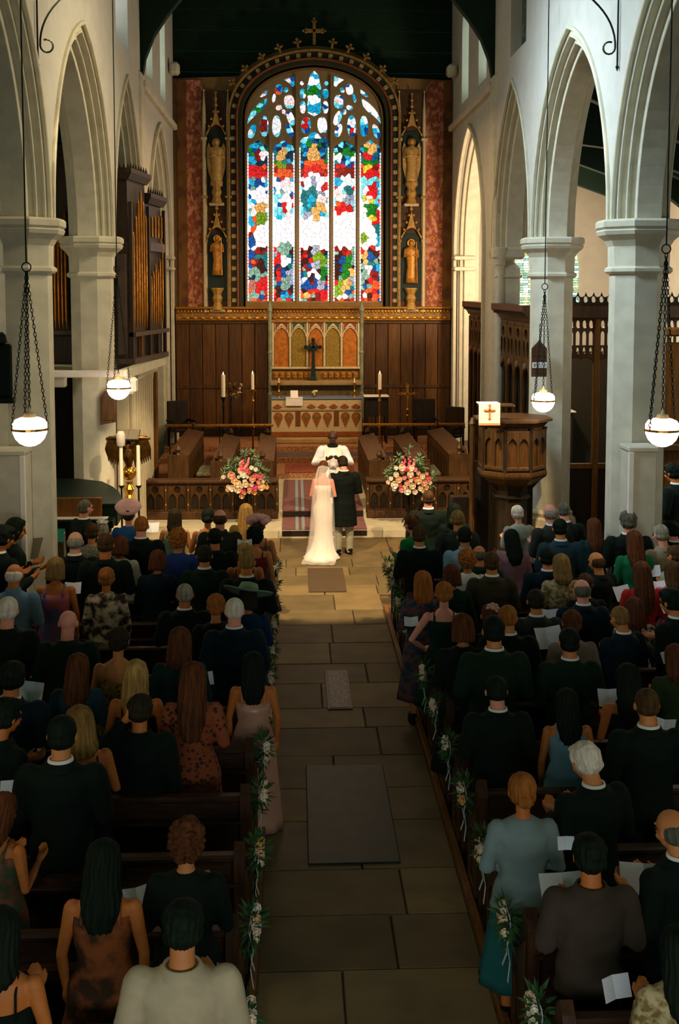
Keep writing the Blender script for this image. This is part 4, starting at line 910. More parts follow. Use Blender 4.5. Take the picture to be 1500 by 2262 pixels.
S1 = [(539, 1043, 6, 1), (513, 1045, 7, 2), (519, 1056, 6, 4), (526, 1063, 7, 0), (514, 1074, 6, 1), (527, 1076, 7, 0), (506, 1071, 4, 0), (504, 1078, 4, 0), (542, 1057, 4, 1), (544, 1064, 6, 0), (536, 1068, 4, 1), (559, 1053, 6, 2), (565, 1046, 5, 3), (576, 1048, 6, 3), (557, 1065, 4, 0), (565, 1072, 6, 5), (578, 1071, 7, 4), (563, 1083, 5, 6), (590, 1073, 4, 6), (553, 1075, 5, 9), (552, 1081, 4, 0), (538, 1080, 5, 3), (541, 1084, 4, 6), (535, 1092, 5, 4), (572, 1060, 4, 2), (529, 1048, 3, 1), (560, 1077, 4, 8), (557, 1028, 4, 1), (566, 1032, 4, 1), (547, 1033, 5, 3), (551, 1038, 4, 8), (495, 1049, 4, 7), (532, 1038, 3, 7), (548, 1048, 3, 7), (582, 1059, 3, 7), (520, 1068, 3, 9)]
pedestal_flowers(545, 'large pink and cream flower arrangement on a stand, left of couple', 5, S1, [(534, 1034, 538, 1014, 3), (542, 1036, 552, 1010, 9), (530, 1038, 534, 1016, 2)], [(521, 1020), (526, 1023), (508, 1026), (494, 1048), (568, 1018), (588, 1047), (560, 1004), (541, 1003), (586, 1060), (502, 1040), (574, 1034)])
S2 = [(885, 1028, 6, 7), (903, 1042, 6, 0), (878, 1054, 6, 4), (869, 1066, 7, 1), (885, 1076, 6, 9), (897, 1080, 7, 1), (908, 1068, 6, 0), (920, 1056, 7, 4), (934, 1062, 6, 2), (926, 1074, 5, 0), (914, 1082, 5, 7), (896, 1062, 5, 2), (890, 1050, 4, 9), (912, 1052, 4, 3), (930, 1047, 5, 0), (944, 1053, 5, 3), (861, 1052, 4, 1), (872, 1043, 5, 7), (904, 1055, 4, 7), (921, 1040, 4, 2), (939, 1072, 5, 4), (880, 1066, 4, 8), (906, 1029, 5, 1), (914, 1032, 4, 9), (855, 1061, 4, 7), (931, 1080, 4, 0), (891, 1070, 4, 0), (868, 1076, 4, 1), (947, 1062, 4, 7), (899, 1048, 3, 3), (872, 1029, 4, 1), (940, 1042, 3, 9)]
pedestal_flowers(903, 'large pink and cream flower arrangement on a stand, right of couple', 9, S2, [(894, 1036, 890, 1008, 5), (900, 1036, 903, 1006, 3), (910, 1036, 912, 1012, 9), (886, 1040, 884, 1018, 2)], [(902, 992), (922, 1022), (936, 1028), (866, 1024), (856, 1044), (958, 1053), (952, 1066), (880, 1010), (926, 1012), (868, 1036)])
# ================================================================ PULPIT
Yp = 18.9; pcx, _ = xz(1131, 1000, Yp); zt_ = xz(0, 926, Yp)[1]; zb_ = xz(0, 1050, Yp)[1]
t = empty('pulpit', (pcx, Yp, 0), label='carved octagonal oak pulpit raised on a stem before the pier', cat='pulpit')
def octr(r, z, c=(pcx, Yp), a0=PI / 8, n=8): return [Vector((c[0] + r * math.cos(a0 + j * 2 * PI / n), c[1] + r * math.sin(a0 + j * 2 * PI / n), z)) for j in range(n)]
MB().loft([octr(.54, zb_ + .02), octr(.54, zt_ - .1)]).build('drum', mat('pulpit_oak', (82, 52, 16), .45, var=.3, scale=5, stretch=(6, 6, .7)), t)
MB().loft([octr(.54, zt_ - .14), octr(.60, zt_ - .06), octr(.68, zt_ - .04), octr(.68, zt_), octr(.56, zt_ + .01)]).build('book_rail', OAK, t)
MB().loft([octr(.30, zb_ - .22), octr(.42, zb_ - .16), octr(.58, zb_ - .04), octr(.60, zb_), octr(.60, zb_ + .05), octr(.55, zb_ + .07)]).build('cornice', OAK, t)
MB().loft([octr(.42, 0), octr(.42, .12), octr(.34, .2), octr(.27, .3), octr(.27, zb_ - .45), octr(.33, zb_ - .40), octr(.29, zb_ - .36), octr(.32, zb_ - .2)]).build('stem', OAK_DARK, t)
for k in range(8):
    a = k * PI / 4; M = Matrix.Translation((pcx, Yp, 0)) @ Matrix.Rotation(a + PI / 2, 4, 'Z') @ Matrix.Translation((0, -.5, 0))
    w_ = .19; z0, z1 = zb_ + .10, zt_ - .18
    hs = [[(s * w_ * .5 - .075, z0 + .06)] + arch(s * w_ * .5, .075, .13, 0, z1 - .26, 5) + [(s * w_ * .5 + .075, z0 + .06)] for s in (-1, 1)]
    vs, fs = plate([(-w_, z0), (-w_, z1), (w_, z1), (w_, z0)], hs, .05, .008)
    m2 = MB(); m2.add([M @ Vector((v.x, -v.z - .02, v.y)) for v in vs], fs); m2.build('traceried_panel', OAK, t)
    a2 = a + PI / 8; p = (pcx + .55 * math.cos(a2), Yp + .55 * math.sin(a2), 0)
    MB().lathe([(.04, zb_ + .06), (.03, zb_ + .12), (.03, zt_ - .22), (.045, zt_ - .14)], p, 6).build('corner_post', OAK_DARK, t)
    MB().tube([(pcx + .2 * math.cos(a2), Yp + .2 * math.sin(a2), zb_ - .7), (pcx + .3 * math.cos(a2), Yp + .3 * math.sin(a2), zb_ - .3), (pcx + .5 * math.cos(a2), Yp + .5 * math.sin(a2), zb_ - .06)], .02, 6).build('bracket', OAK_DARK, t)
MB().bev(pcx - .56, pcx + .5, Yp + .62, Yp + .68, .0, zb_ + .1, .01).build('base_panel', OAK_DARK, t)
# stairs and newel behind the pulpit on its left
for k in range(4): MB().bev(pcx - .95 + k * .0, pcx - .5, Yp + .5 + (3 - k) * .25, Yp + .75 + (3 - k) * .25, .15, .35 + k * .25, .01).build('stair', OAK_DARK, t)
MB().lathe([(.05, .15), (.05, zt_ - .2), (.07, zt_ - .15), (.03, zt_ - .05)], (pcx - .62, Yp + .35, 0), 8).build('newel', OAK, t)
# white pulpit fall with a cross, on a small desk
x0, x1 = xz(1057, 920, 18.2)[0], xz(1104, 920, 18.2)[0]; z0, z1 = xz(0, 944, 18.2)[1], xz(0, 896, 18.2)[1]
t = empty('pulpit_fall', ((x0 + x1) / 2, 18.2, z0), label='white square pulpit cloth embroidered with a gold cross', cat='cloth')
MB().bev(x0, x1, 18.16, 18.18, z0, z1, .004).build('cloth', WHITE, t); MB().bev(x0, x1, 18.17, 18.45, z1 - .01, z1 + .01, .004).build('top_fold', WHITE, t)
c = (x0 + x1) / 2; zc_ = (z0 + z1) / 2 + .03; GT = mat('gold_thread', (206, 128, 60), .6); m2 = MB()
m2.box(c - .012, c + .012, 18.145, 18.165, zc_ - .10, zc_ + .11); m2.box(c - .07, c + .07, 18.145, 18.165, zc_ + .025, zc_ + .05)
for dx, dz in ((-.075, .037), (.075, .037), (0, .12), (0, -.1)): m2.ball((c + dx, 18.155, zc_ + dz), (.022, .006, .022), 6, 4)
m2.ball((c, 18.155, zc_ + .037), (.035, .006, .035), 8, 4); m2.build('embroidered_cross', GT, t); MB().box(x0, x1, 18.145, 18.165, z0, z0 + .035).build('fringe', mat('gold_fringe', (216, 150, 96), .8), t)
MB().bev(x0 + .02, x1 + .25, 18.2, 18.5, z1 - .06, z1 - .02, .01).build('pulpit_desk', OAK, bpy.data.objects['pulpit'])
# ================================================================ SCREENS on the right
def screen(X, y0, y1, z0, z1, label, n):
    t = empty('parclose_screen', (X, (y0 + y1) / 2, z0), label=label, cat='screen')
    MB().bev(X + .06, X + .10, y0, y1, z0, z1 - .3, .005).build('back_board', OAK_DARK, t)
    MB().prism([(X + .12, z1 - .32), (X - .04, z1 - .32), (X - .08, z1 - .24), (X - .18, z1 - .14), (X - .2, z1 - .12), (X - .2, z1), (X + .12, z1)], y0 - .1, y1 + .1, 'y').build('cornice', OAK_RED, t)
    k = y0
    while k < y1 - .04: MB().box(X - .19, X - .15, k, k + .035, z1 - .19, z1 - .15).build('dentil', OAK_DARK, t) if (y1 - y0) < 9 else None; k += .16
    MB().bev(X - .02, X + .1, y0, y1, z1 - .42, z1 - .32, .01).build('head_rail', OAK, t); MB().bev(X - .03, X + .12, y0, y1, z0 + .55, z0 + .66, .012).build('mid_rail', OAK, t); MB().bev(X - .03, X + .12, y0, y1, z0, z0 + .15, .012).build('sill', OAK, t)
    for i in range(n + 1):
        y = y0 + (y1 - y0) * i / n; MB().bev(X - .04, X + .1, y - .035, y + .035, z0, z1 - .35, .012).build('post', OAK, t)
    for i in range(n):
        a = y0 + (y1 - y0) * i / n + .04; b = y0 + (y1 - y0) * (i + 1) / n - .04; c = (a + b) / 2; hw = (b - a) / 2 - .02
        hs = [[(c - hw, z0 + .7)] + arch(c, hw, .35, 0, z1 - 1.5, 6) + [(c + hw, z0 + .7)]]
        for q in range(2):
            hs.append(leaf(c - hw * .5 + q * hw, z1 - .85, hw * .7, .34, 0, .8))
        hs.append(leaf(c, z1 - .56, hw * .9, .2, 0, .8))
        m2 = MB(); plate_yz(m2, [(a, z0 + .66), (a, z1 - .42), (b, z1 - .42), (b, z0 + .66)], hs, X + .0, .06, .008); m2.build('tracery', OAK, t)
        m2 = MB().ball((X - .04, c, z1 - 1.15), (.04, .06, .07), 6, 5); m2.build('carved_pendant', mat('worn_oak', (120, 92, 66), .5), t)
screen(XR + .12, 20.55, 23.6, .0, 4.42, 'tall dark oak screen with deep cornice between pulpit pier and respond', 4)
screen(XR + .16, 25.3, 28.0, .45, 4.42, 'tall dark oak screen with cornice in the chancel arch on right', 4)
# traceried screen across the right aisle, facing west
YT = 21.0; ta, tb = XR + .85, XR + 5.0
t = empty('aisle_screen', ((ta + tb) / 2, YT, 0), label='long carved oak screen with pierced tracery crossing the right aisle', cat='screen')
zc1 = xz(0, 650, YT)[1]; zc0 = xz(0, 674, YT)[1]; zl = xz(0, 706, YT)[1]; zo = xz(0, 782, YT)[1]
n = 28; hs = []; bay = (tb - ta) / n
top = [(ta, zc0)]
for i in range(n): c = ta + bay * (i + .5); top += [(c - bay * .5, zc0 + .14), (c - bay * .2, zc0 + .16), (c, zc1 + .04), (c + bay * .2, zc0 + .16)]; hs.append(leaf(c, zc0 + .10, bay * .52, .12, 0, .8))
m2 = MB(); plate_xz(m2, top + [(tb, zc0 + .14), (tb, zc0)], hs, YT, .05); m2.build('cresting', mat('cresting_oak', (34, 34, 24), .6), t)
MB().bev(ta, tb, YT - .15, YT + .15, zl, zc0 + .01, .03).build('cornice', OAK, t); MB().bev(ta, tb, YT - .10, YT + .1, zl + .05, zl + .12, .02).build('cornice_band', OAK_MID, t)
nb = 7
for i in range(nb + 1):
    x = ta + (tb - ta) * i / nb; MB().bev(x - .055, x + .055, YT - .08, YT + .08, 0, zl + .02, .02).build('post', OAK_MID, t)
for i in range(nb):
    a = ta + (tb - ta) * i / nb + .05; b = ta + (tb - ta) * (i + 1) / nb - .05; hs = []; q = 4; w_ = (b - a) / q
    for k in range(q):
        c = a + w_ * (k + .5)
        hs += [[(c - w_ * .33, zo + .14)] + arch(c, w_ * .33, .07, 0, zo + .34, 4) + [(c + w_ * .33, zo + .14)], leaf(c, zl - .10, w_ * .6, .15, 0, .8), leaf(c, zo + .04, w_ * .45, .12, 0, .8)]
    m2 = MB(); plate_xz(m2, [(a, zo - .25)] + arch((a + b) / 2, (b - a) / 2, .12, 0, zo - .25, 5)[1:-1] + [(b, zo - .25), (b, zl + .01), (a, zl + .01)], hs, YT, .06, .006); m2.build('tracery', OAK, t)
    MB().bev(a, b, YT - .02, YT + .02, .12, 1.35, .01).build('panel', OAK_DARK, t); MB().bev(a, b, YT - .05, YT + .05, 1.33, 1.43, .012).build('mid_rail', OAK_MID, t); MB().bev(a, b, YT - .05, YT + .05, 0, .14, .012).build('sill', OAK, t)
# chapel furniture glimpsed through the screen
t = empty('chapel_altar', (6.3, 29.6, 0), label='small dark altar of right chapel seen through the screen', cat='altar')
MB().bev(5.5, 7.3, 29.2, 29.9, 0, 1.5, .02).build('table', OAK_DARK, t); MB().bev(5.45, 7.35, 29.1, 29.9, 1.5, 1.54, .01).build('cloth', WHITE, t); MB().bev(4.8, 9.1, 29.95, 30.1, 0, 3.05, .02).build('hanging', mat('dark_hanging', (40, 34, 20), .8), t)
t = empty('chapel_candlestick', (6.0, 29.4, 1.54), label='small brass candlestick on the chapel altar behind screen', cat='candlestick'); MB().lathe([(.06, 0), (.02, .05), (.02, .3), (.05, .33), (.02, .36), (.02, .6)], (6.0, 29.4, 1.54), 8).build('stand', BRASS, t)
# tall panelled wood structure at the far right edge (vestry screen)
t = empty('vestry_screen', (6.6, 17.4, 0), label='brown panelled wooden vestry screen at the far right edge', cat='screen')
vx0, vx1 = xz(1462, 800, 18.0)[0], 9.0; vz = xz(0, 745, 18.0)[1]
for i in range(6):
    a = vx0 + i * .5; MB().bev(a + .02, a + .48, 17.98, 18.04, .3, vz - .1, .02).build('panel', OAK_MID, t); MB().bev(a - .03, a + .03, 17.94, 18.06, 0, vz, .012).build('stile', OAK, t)
MB().bev(vx0 - .1, vx1, 17.85, 18.1, vz, vz + .14, .03).build('cornice', OAK_MID, t)
for zz in (2.4, 2.1): MB().bev(vx0 - .05, vx1, 17.85, 18.05, zz, zz + .12, .02).build('rail', OAK_RED, t)
# ================================================================ HYMN BOARD on the pier
Yh = 19.55; x0, x1 = xz(1175, 800, Yh)[0], xz(1208, 800, Yh)[0]; z0, z1, zp = xz(0, 836, Yh)[1], xz(0, 772, Yh)[1], xz(0, 757, Yh)[1]
t = empty('hymn_board', ((x0 + x1) / 2, Yh, z0), label='small gabled brown hymn board with white number cards on pier', cat='hymn board')
MB().prism([(x0, z0), (x1, z0), (x1, z1), ((x0 + x1) / 2 + .04, zp - .02), ((x0 + x1) / 2, zp + .03), ((x0 + x1) / 2 - .04, zp - .02), (x0, z1)], Yh, Yh + .05, 'y').build('board', OAK_RED, t)
for i in range(4):
    zz = z0 + .07 + i * .1; MB().bev(x0 + .01, x1 - .01, Yh - .015, Yh + .01, zz, zz + .012, .003).build('rail', OAK, t)
zc = xz(0, 816, Yh)[1]
def digits(s, x, z, h, y, m, par):
    cu = bpy.data.curves.new('d', 'FONT'); cu.body = s; cu.size = h; cu.align_x = 'CENTER'; o = bpy.data.objects.new('d', cu); C.objects.link(o)
    me = bpy.data.meshes.new_from_object(o.evaluated_get(bpy.context.evaluated_depsgraph_get())); bpy.data.objects.remove(o)
    me.transform(Matrix.Translation((x, y, z)) @ Matrix.Rotation(PI / 2, 4, 'X')); me.materials.append(m); q = bpy.data.objects.new('number', me); C.objects.link(q); q.parent = par; q.matrix_parent_inverse = Matrix.Translation(-par.location); return q
for k in range(3):
    c = x0 + (x1 - x0) * (k + .5) / 3; cd_ = MB().bev(c - .038, c + .038, Yh - .022, Yh - .01, zc, zc + .10, .002).build('card', PAPER, t)
    digits('833'[k], c, zc + .02, .09, Yh - .026, mat('ink', (30, 24, 24), .7), t)
MB().tube([((x0 + x1) / 2, Yh + .02, zp), ((x0 + x1) / 2 + .04, Yh + .2, zp + .3)], .006, 5).build('hanger', IRON, t)
# ================================================================ PENDANT LAMPS
GLOW = mat('lit_globe', (255, 236, 214), .3, emit=11); GLOWT = mat('lit_globe_top', (255, 214, 196), .4, emit=3.2)
def lamp(px, py, w, zring_px, label, Xw):
    s = (px - 650) / Xw; Y = F_PX / s; p = at(px, py, Y); r = w / 2 / s
    zr = at(px, zring_px, Y).z
    t = empty('pendant_lamp', (p.x, p.y, p.z), label=label, cat='lamp')
    MB().lathe([(r * .02, -r * 1.0), (r * .30, -r * .96), (r * .58, -r * .82), (r * .82, -r * .56), (r * .96, -r * .22), (r * .98, 0)], p, 24).build('bowl', GLOW, t, smooth=True)
    MB().lathe([(r * .99, .012), (r * .98, r * .34), (r * .84, r * .56), (r * .56, r * .68), (r * .3, r * .70)], p, 24).build('upper_globe', GLOWT, t, smooth=True)
    MB().lathe([(r * .98, -.012), (r * 1.06, -.012), (r * 1.06, .014), (r * .98, .014)], p, 24).build('rim', BRASS, t)
    MB().lathe([(r * .34, r * .66), (r * .38, r * .72), (r * .32, r * .92), (r * .12, r * .98), (r * .05, r * 1.25)], p, 16).build('cap', mat('cream_cap', (220, 200, 150), .4, .3), t, smooth='auto')
    ring = Vector((p.x, p.y, zr)); ln = ring.z - p.z
    for k in range(4):
        a = k * PI / 2 + .5; q = p + Vector((math.cos(a) * r * 1.05, math.sin(a) * r * 1.05, 0)); d = ring - q; n = int(d.length / .045)
        if k == 3: q = p + Vector((0, 0, r * .9)); d = ring - q; n = int(d.length / .045)
        m2 = MB()
        side = d.cross(Vector((0, 1, .2))).normalized(); oth = d.cross(side).normalized(); dn = d.normalized()
        for i in range(n):
            c = q + d * ((i + .5) / n); e = side if i % 2 else oth; L = .031; m2.tube([c - dn * L + e * 0, c - dn * L * .5 + e * .013, c + dn * L * .5 + e * .013, c + dn * L, c + dn * L * .5 - e * .013, c - dn * L * .5 - e * .013, c - dn * L], .0045, 4)
        m2.build('chain', IRON, t)
    m2 = MB(); R = .05
    m2.tube([ring + Vector((R * math.cos(u), 0, R + R * math.sin(u))) for u in [2 * PI * i / 12 for i in range(13)]], .008, 5); m2.build('ring', IRON, t)
    MB().tube([ring + Vector((0, 0, .1)), Vector((ring.x, ring.y, 13.8))], .009, 6).build('cord', IRON, t)
    l = light('POINT', 'lamp_light', p + Vector((0, 0, -r * 1.05)), (0, 0, 0), 8, (1, .84, .62), .12)
lamp(66, 948, 76, 600, 'large round pendant lamp on chains, leftmost', -2.95); lamp(262, 857, 52, 600, 'smaller round pendant lamp on chains by the organ', -2.95)
lamp(1200, 885, 52, 640, 'smaller round pendant lamp on chains under hymn board', 4.0); lamp(1463, 950, 76, 560, 'large round pendant lamp on chains, rightmost', 4.06)
for X_, lb in ((-2.95, 'left'), (4.05, 'right')):           # the pair nearest the viewer hangs outside the frame and lights the last rows
    p_ = Vector((X_, 6.3, 3.0)); t = empty('pendant_lamp', p_, label='round pendant lamp of the %s arcade nearest the viewer' % lb, cat='lamp')
    MB().lathe([(.01, -.15), (.12, -.11), (.18, -.02), (.18, .05), (.12, .10), (.05, .11)], p_, 20).build('bowl', GLOW, t, smooth=True); MB().tube([p_ + Vector((0, 0, .1)), Vector((X_, 6.3, 13.8))], .009, 6).build('cord', IRON, t)
    light('POINT', 'lamp_light', p_ + Vector((0, 0, -.2)), (0, 0, 0), 15, (1, .84, .62), .12)
# wrought iron brackets on the arcade walls
for s, X, (ax, ay), lb in ((-1, XL, (97, 145), 'left'), (1, XR, (1364, 148), 'right')):
    sc_ = (ax - 650) / X; Y = F_PX / sc_; z0 = at(ax, ay, Y).z; XX = X - s * .03
    t = empty('iron_bracket', (XX, Y, z0), label='scrolled black iron bracket fixed high on the %s arcade wall' % lb, cat='bracket')
    MB().tube([(XX, Y, z0), (XX, Y, z0 + 1.6)], .012, 6).build('rod', IRON, t); MB().lathe([(.0, -.06), (.025, 0), (.0, .05)], (XX, Y, z0), 6).build('finial', IRON, t)
    pts = []
    for i in range(26):
        u = i / 25
        if u < .55: a = u / .55; pts.append((XX - s * (.03 + .95 * (1 - a) ** 2), Y, z0 + .25 + (1 - a) * .95 * (1.25 - .25 * (1 - a))))
        else: a = (u - .55) / .45 * 1.6 * PI; r = .10 * (1 - .35 * (u - .55) / .45); pts.append((XX - s * (.03 + r - r * math.cos(a) + .0), Y, z0 + .25 - r * math.sin(a)))
    MB().tube(pts, .013, 6).build('scroll', IRON, t)
    c = (XX - s * .5, Y, z0 + 1.25); MB().tube([(c[0] + .16 * math.cos(a), Y, c[2] + .16 * math.sin(a)) for a in [i * 1.5 * PI / 14 for i in range(15)]], .011, 6).build('scroll', IRON, t)
# ================================================================ ORGAN
PIPE = mat('organ_pipe', (190, 122, 34), .3, .7, var=.25, scale=8); CASE = mat('organ_case', (48, 34, 18), .5, var=.3, scale=4, stretch=(6, 6, .7)); CASE2 = mat('organ_case_grey', (78, 62, 50), .5, var=.2, scale=4)
oz0 = 3.36
t = empty('organ', (-3.3, 22.0, oz0), label='dark-cased pipe organ with gilt pipes standing on the left gallery', cat='organ')
def fl(u, o=0): return (-2.99 + .33 * u + o, 20.9 + 2.35 * u)          # slanted front line of the organ
def foot(u0, u1, o=0): return [(-3.62, fl(u0)[1]), fl(u0, o), fl(u1, o), (-3.62, fl(u1)[1])]
MB().prism(foot(0, .5, -.04), oz0, 6.85).build('case', CASE, t); MB().prism(foot(.5, 1, -.04), oz0, 6.35).build('case', CASE, t)
for u0, u1, z in ((-.02, .52, 6.82), (.54, 1.03, 6.48)):
    MB().loft([[Vector((x, y, z - .12)) for x, y in foot(u0, u1, 0)], [Vector((x, y, z)) for x, y in foot(u0 - .02, u1 + .02, .07)], [Vector((x, y, z + .08)) for x, y in foot(u0 - .02, u1 + .02, .07)]]).build('cornice', CASE, t)
m2 = MB()
for k in range(9): m2.prism([(-3.6 + k * .072, 6.90), (-3.55 + k * .072, 6.90), (-3.575 + k * .072, 7.0)], 20.84, 20.88, 'y')
for k in range(14): c_ = fl(k / 14 * (1 if k < 7 else 1), .04); m2.lathe([(.03, 6.9 if k < 7 else 6.56), (.0, 7.02 if k < 7 else 6.7)], (c_[0], c_[1], 0), 5)
m2.build('cresting', CASE, t, kind='stuff')
MB().bev(-3.58, -3.30, 20.84, 20.89, 3.7, 5.2, .02).build('panel', CASE, t); MB().bev(-3.24, -3.05, 20.82, 20.89, 3.5, 5.35, .02).build('panel', CASE2, t)
pip = [(.05, 5.75), (.13, 6.05), (.20, 6.35), (.27, 6.55), (.34, 6.35), (.41, 6.1), (.56, 4.95), (.63, 5.05), (.70, 5.2), (.77, 5.1), (.84, 5.3), (.92, 5.65)]
for u, zt2 in pip:
    x, y = fl(u, .03); r = .026 if u < .5 else .023
    MB().lathe([(.006, 3.95), (r, 4.25), (r, zt2 - .06), (r * .5, zt2), (0, zt2 + .02)], (x, y, 0), 10).build('pipe', PIPE, t, smooth='auto')
for u in (.60, .70, .80, .90): x, y = fl(u, .03); MB().lathe([(.02, 5.72), (.024, 5.8), (.024, 6.0 + .15 * u), (0, 6.05 + .15 * u)], (x, y, 0), 8).build('small_pipe', PIPE, t)
MB().prism([fl(.54, -.02), fl(1, -.02), fl(1, .04), fl(.54, .04)], 5.45, 5.62).build('pipe_shelf', CASE2, t)
MB().prism([fl(.0, -.02), fl(1.04, -.02), fl(1.04, .09), fl(0, .09)], 3.84, 3.92).build('pipe_rail', CASE2, t)
for u in (0, .25, .5, .75, 1): MB().prism([fl(u, -.02), fl(u + .03, -.02), fl(u + .03, .04), fl(u, .04)], oz0, 3.84 if u in (.25, .75) else 6.3).build('stile', OAK_MID if u == .25 else CASE, t)
MB().prism(foot(-.02, 1.02, .08), oz0 - .02, oz0 + .08).build('sill', CASE2, t)
# second part of the organ beyond the arch between the two left piers
t = empty('organ_side_case', (-4.6, 21.6, 3.3), label='side case of gilt organ pipes seen between the two left piers', cat='organ')
MB().bev(-7.5, -3.75, 21.6, 22.4, 3.3, 7.25, .02).build('case', CASE, t)
MB().prism([(-7.5, 7.2), (-3.78, 7.2), (-3.74, 7.4), (-7.5, 7.4)], 21.5, 22.4, 'y').build('cornice', CASE, t)
for k in range(12):
    x = -4.28 - k * .068
    MB().lathe([(.006, 3.95), (.026, 4.15), (.026, 6.15 - .12 * (k % 4)), (0, 6.2 - .12 * (k % 4))], (x, 21.5, 0), 10).build('pipe', PIPE, t, smooth='auto')
MB().bev(-7.5, -3.75, 21.4, 21.62, 3.85, 3.95, .02).build('pipe_rail', CASE2, t)
# gallery carrying the organ: bright beam, posts, ribbed screen below
WS = mat('white_painted_beam', (226, 218, 206), .7, var=.03, scale=4)
t = empty('organ_gallery', (-3.9, 20.4, 0), label='white-fronted gallery and ribbed screen carrying the organ', cat='gallery')
MB().bev(-8.0, -2.87, 19.48, 19.62, 3.20, 3.32, .015).build('front_beam', WS, t); MB().bev(-8.0, -3.95, 19.62, 19.8, 3.02, 3.2, .02).build('lower_beam', STONE, t)
MB().prism([(-3.02, 19.5), (-2.86, 19.5), (-2.62, 23.35), (-2.82, 23.35)], 3.18, 3.33).build('side_beam', STONE, t); MB().bev(-8.0, -3.95, 19.6, 23.5, 3.2, 3.3, .01).build('gallery_floor', STONE, t); MB().bev(-3.1, -2.84, 20.75, 23.6, 3.04, 3.18, .02).build('side_moulding', STONE, t)
MB().bev(-2.98, -2.74, 19.6, 19.95, 2.9, 3.18, .05).build('corner_capital', WS, t)
for k in range(10):
    y = 20.8 + k * .32; MB().lathe([(.08, .15), (.06, .3), (.06, 2.85), (.09, 3.04)], (-2.97, y, 0), 8).build('rib', STONE2, t, smooth='auto')
MB().bev(-3.25, -3.02, 20.7, 23.6, .0, 3.0, .01).build('ribbed_wall', STONE2, t)
MB().bev(-3.0, -2.86, 23.62, 23.78, 0, 3.0, .02).build('oak_post', OAK_MID, t)
for x in (-4.55, -5.2, -5.9, -6.6):
    m2 = MB().bev(x - .13, x + .13, 20.6, 20.8, 0, 3.0, .03); m2.build('post', STONE, t)
for k in range(4): MB().box(-4.95 + .03 * k, -4.75 + .03 * k, 21.2, 21.22, 2.0 + .22 * k, 2.18 + .22 * k).build('painted_fragment', mat('fragment_%d' % (k % 2), [(200, 120, 60), (150, 90, 50)][k % 2], .6), t)
MB().bev(-8, -3.3, 22.6, 22.7, 0, 3.0, .01).build('back_wall', OAK_DARK, t)
# dark memorial tablet on the near left pier
tx = at(8, 820, 14.5); t = empty('memorial_tablet', (tx.x, 14.62, tx.z), label='dark carved memorial tablet on left near pier, cut by the frame', cat='tablet')
MB().bev(tx.x - .16, tx.x + .08, 14.58, 14.64, tx.z - .34, tx.z + .34, .02).build('tablet', IRON, t); MB().lathe([(.0, .32), (.07, .36), (.05, .46), (0, .5)], (tx.x - .04, 14.6, tx.z), 8).build('finial', IRON, t); MB().bev(tx.x - .2, tx.x + .1, 14.56, 14.64, tx.z - .42, tx.z - .34, .015).build('corbel', IRON, t)
# noticeboard on pier
Yn = 19.62; x0, x1 = xz(221, 905, Yn)[0], xz(256, 905, Yn)[0]; z0, z1 = xz(0, 940, Yn)[1], xz(0, 868, Yn)[1]
t = empty('noticeboard', ((x0 + x1) / 2, Yn, z0), label='brown wooden board hanging on the left far pier', cat='board')
MB().prism([(x0, z0), (x1, z0 + .05), (x1, z1 - .02), (x1 - .05, z1 + .06), (x0 + .08, z1 + .02), (x0, z1 - .08)], Yn, Yn + .05, 'y').build('board', OAK_RED, t); MB().bev(x0 + .03, x1 - .03, Yn - .01, Yn + .01, z0 + .08, z1 - .1, .006).build('panel', OAK, t)
# ================================================================ LECTERN, CANDLES, PIANO
Yl = 19.9; x, z = xz(285, 1045, Yl); zt2 = xz(0, 985, Yl)[1]
t = empty('eagle_lectern', (x, Yl, 0), label='brass eagle lectern with globe and spread dark wings', cat='lectern')
MB().lathe([(.26, 0), (.26, .06), (.14, .12), (.07, .2), (.04, .35), (.04, z - .5), (.09, z - .44), (.05, z - .38), (.10, z - .28), (.05, z - .2), (.07, z - .15)], (x, Yl, 0), 18).build('stem', BRASS, t, smooth='auto')
MB().ball((x, Yl, z), .125, 18, 12).build('globe', BRASS, t, smooth=True)
EG = mat('dark_brass', (92, 62, 22), .35, .8, var=.3, scale=12)
m2 = MB(); m2.caps([(x, Yl, z + .12), (x, Yl - .04, z + .28), (x, Yl + .0, z + .48), (x + .0, Yl + .06, z + .58)], [.05, .10, .085, .05], 10); m2.ball((x, Yl + .07, z + .64), .055, 8, 6); m2.build('eagle_body', EG, t, smooth=True)
for s in (-1, 1):
    M = Matrix.Identity(4); w_ = MB()
    for k in range(8):
        a0 = Vector((x + s * (.06 + k * .035), Yl - .06, z + .58 + .012 * k)); tip = Vector((x + s * (.12 + k * .038), Yl - .02, z + .10 + .02 * k))
        w_.loft([[a0 + Vector((u * .028, v * .012, 0)) for u, v in ((-1, -1), (1, -1), (1, 1), (-1, 1))], [(a0 + tip) / 2 + Vector((s * .02 + u * .034, v * .014 - .03, 0)) for u, v in ((-1, -1), (1, -1), (1, 1), (-1, 1))], [tip + Vector((u * .008, v * .006, 0)) for u, v in ((-1, -1), (1, -1), (1, 1), (-1, 1))]])
    w_.caps([(x + s * .03, Yl - .05, z + .46), (x + s * .2, Yl - .07, z + .64), (x + s * .37, Yl - .05, z + .62)], [.05, .045, .025], 8)
    w_.build('wing', EG, t, smooth='auto')
    MB().tube([(x + s * .05, Yl, z + .12), (x + s * .07, Yl - .04, z + .06)], .016, 6).build('claw', BRASS, t)
M = Matrix.Translation((x, Yl - .02, z + .68)) @ Matrix.Rotation(math.radians(35), 4, 'X')
b_ = empty('lectern_bible', (x, Yl - .02, z + .66), label='open book lying on the eagle lectern', cat='book')
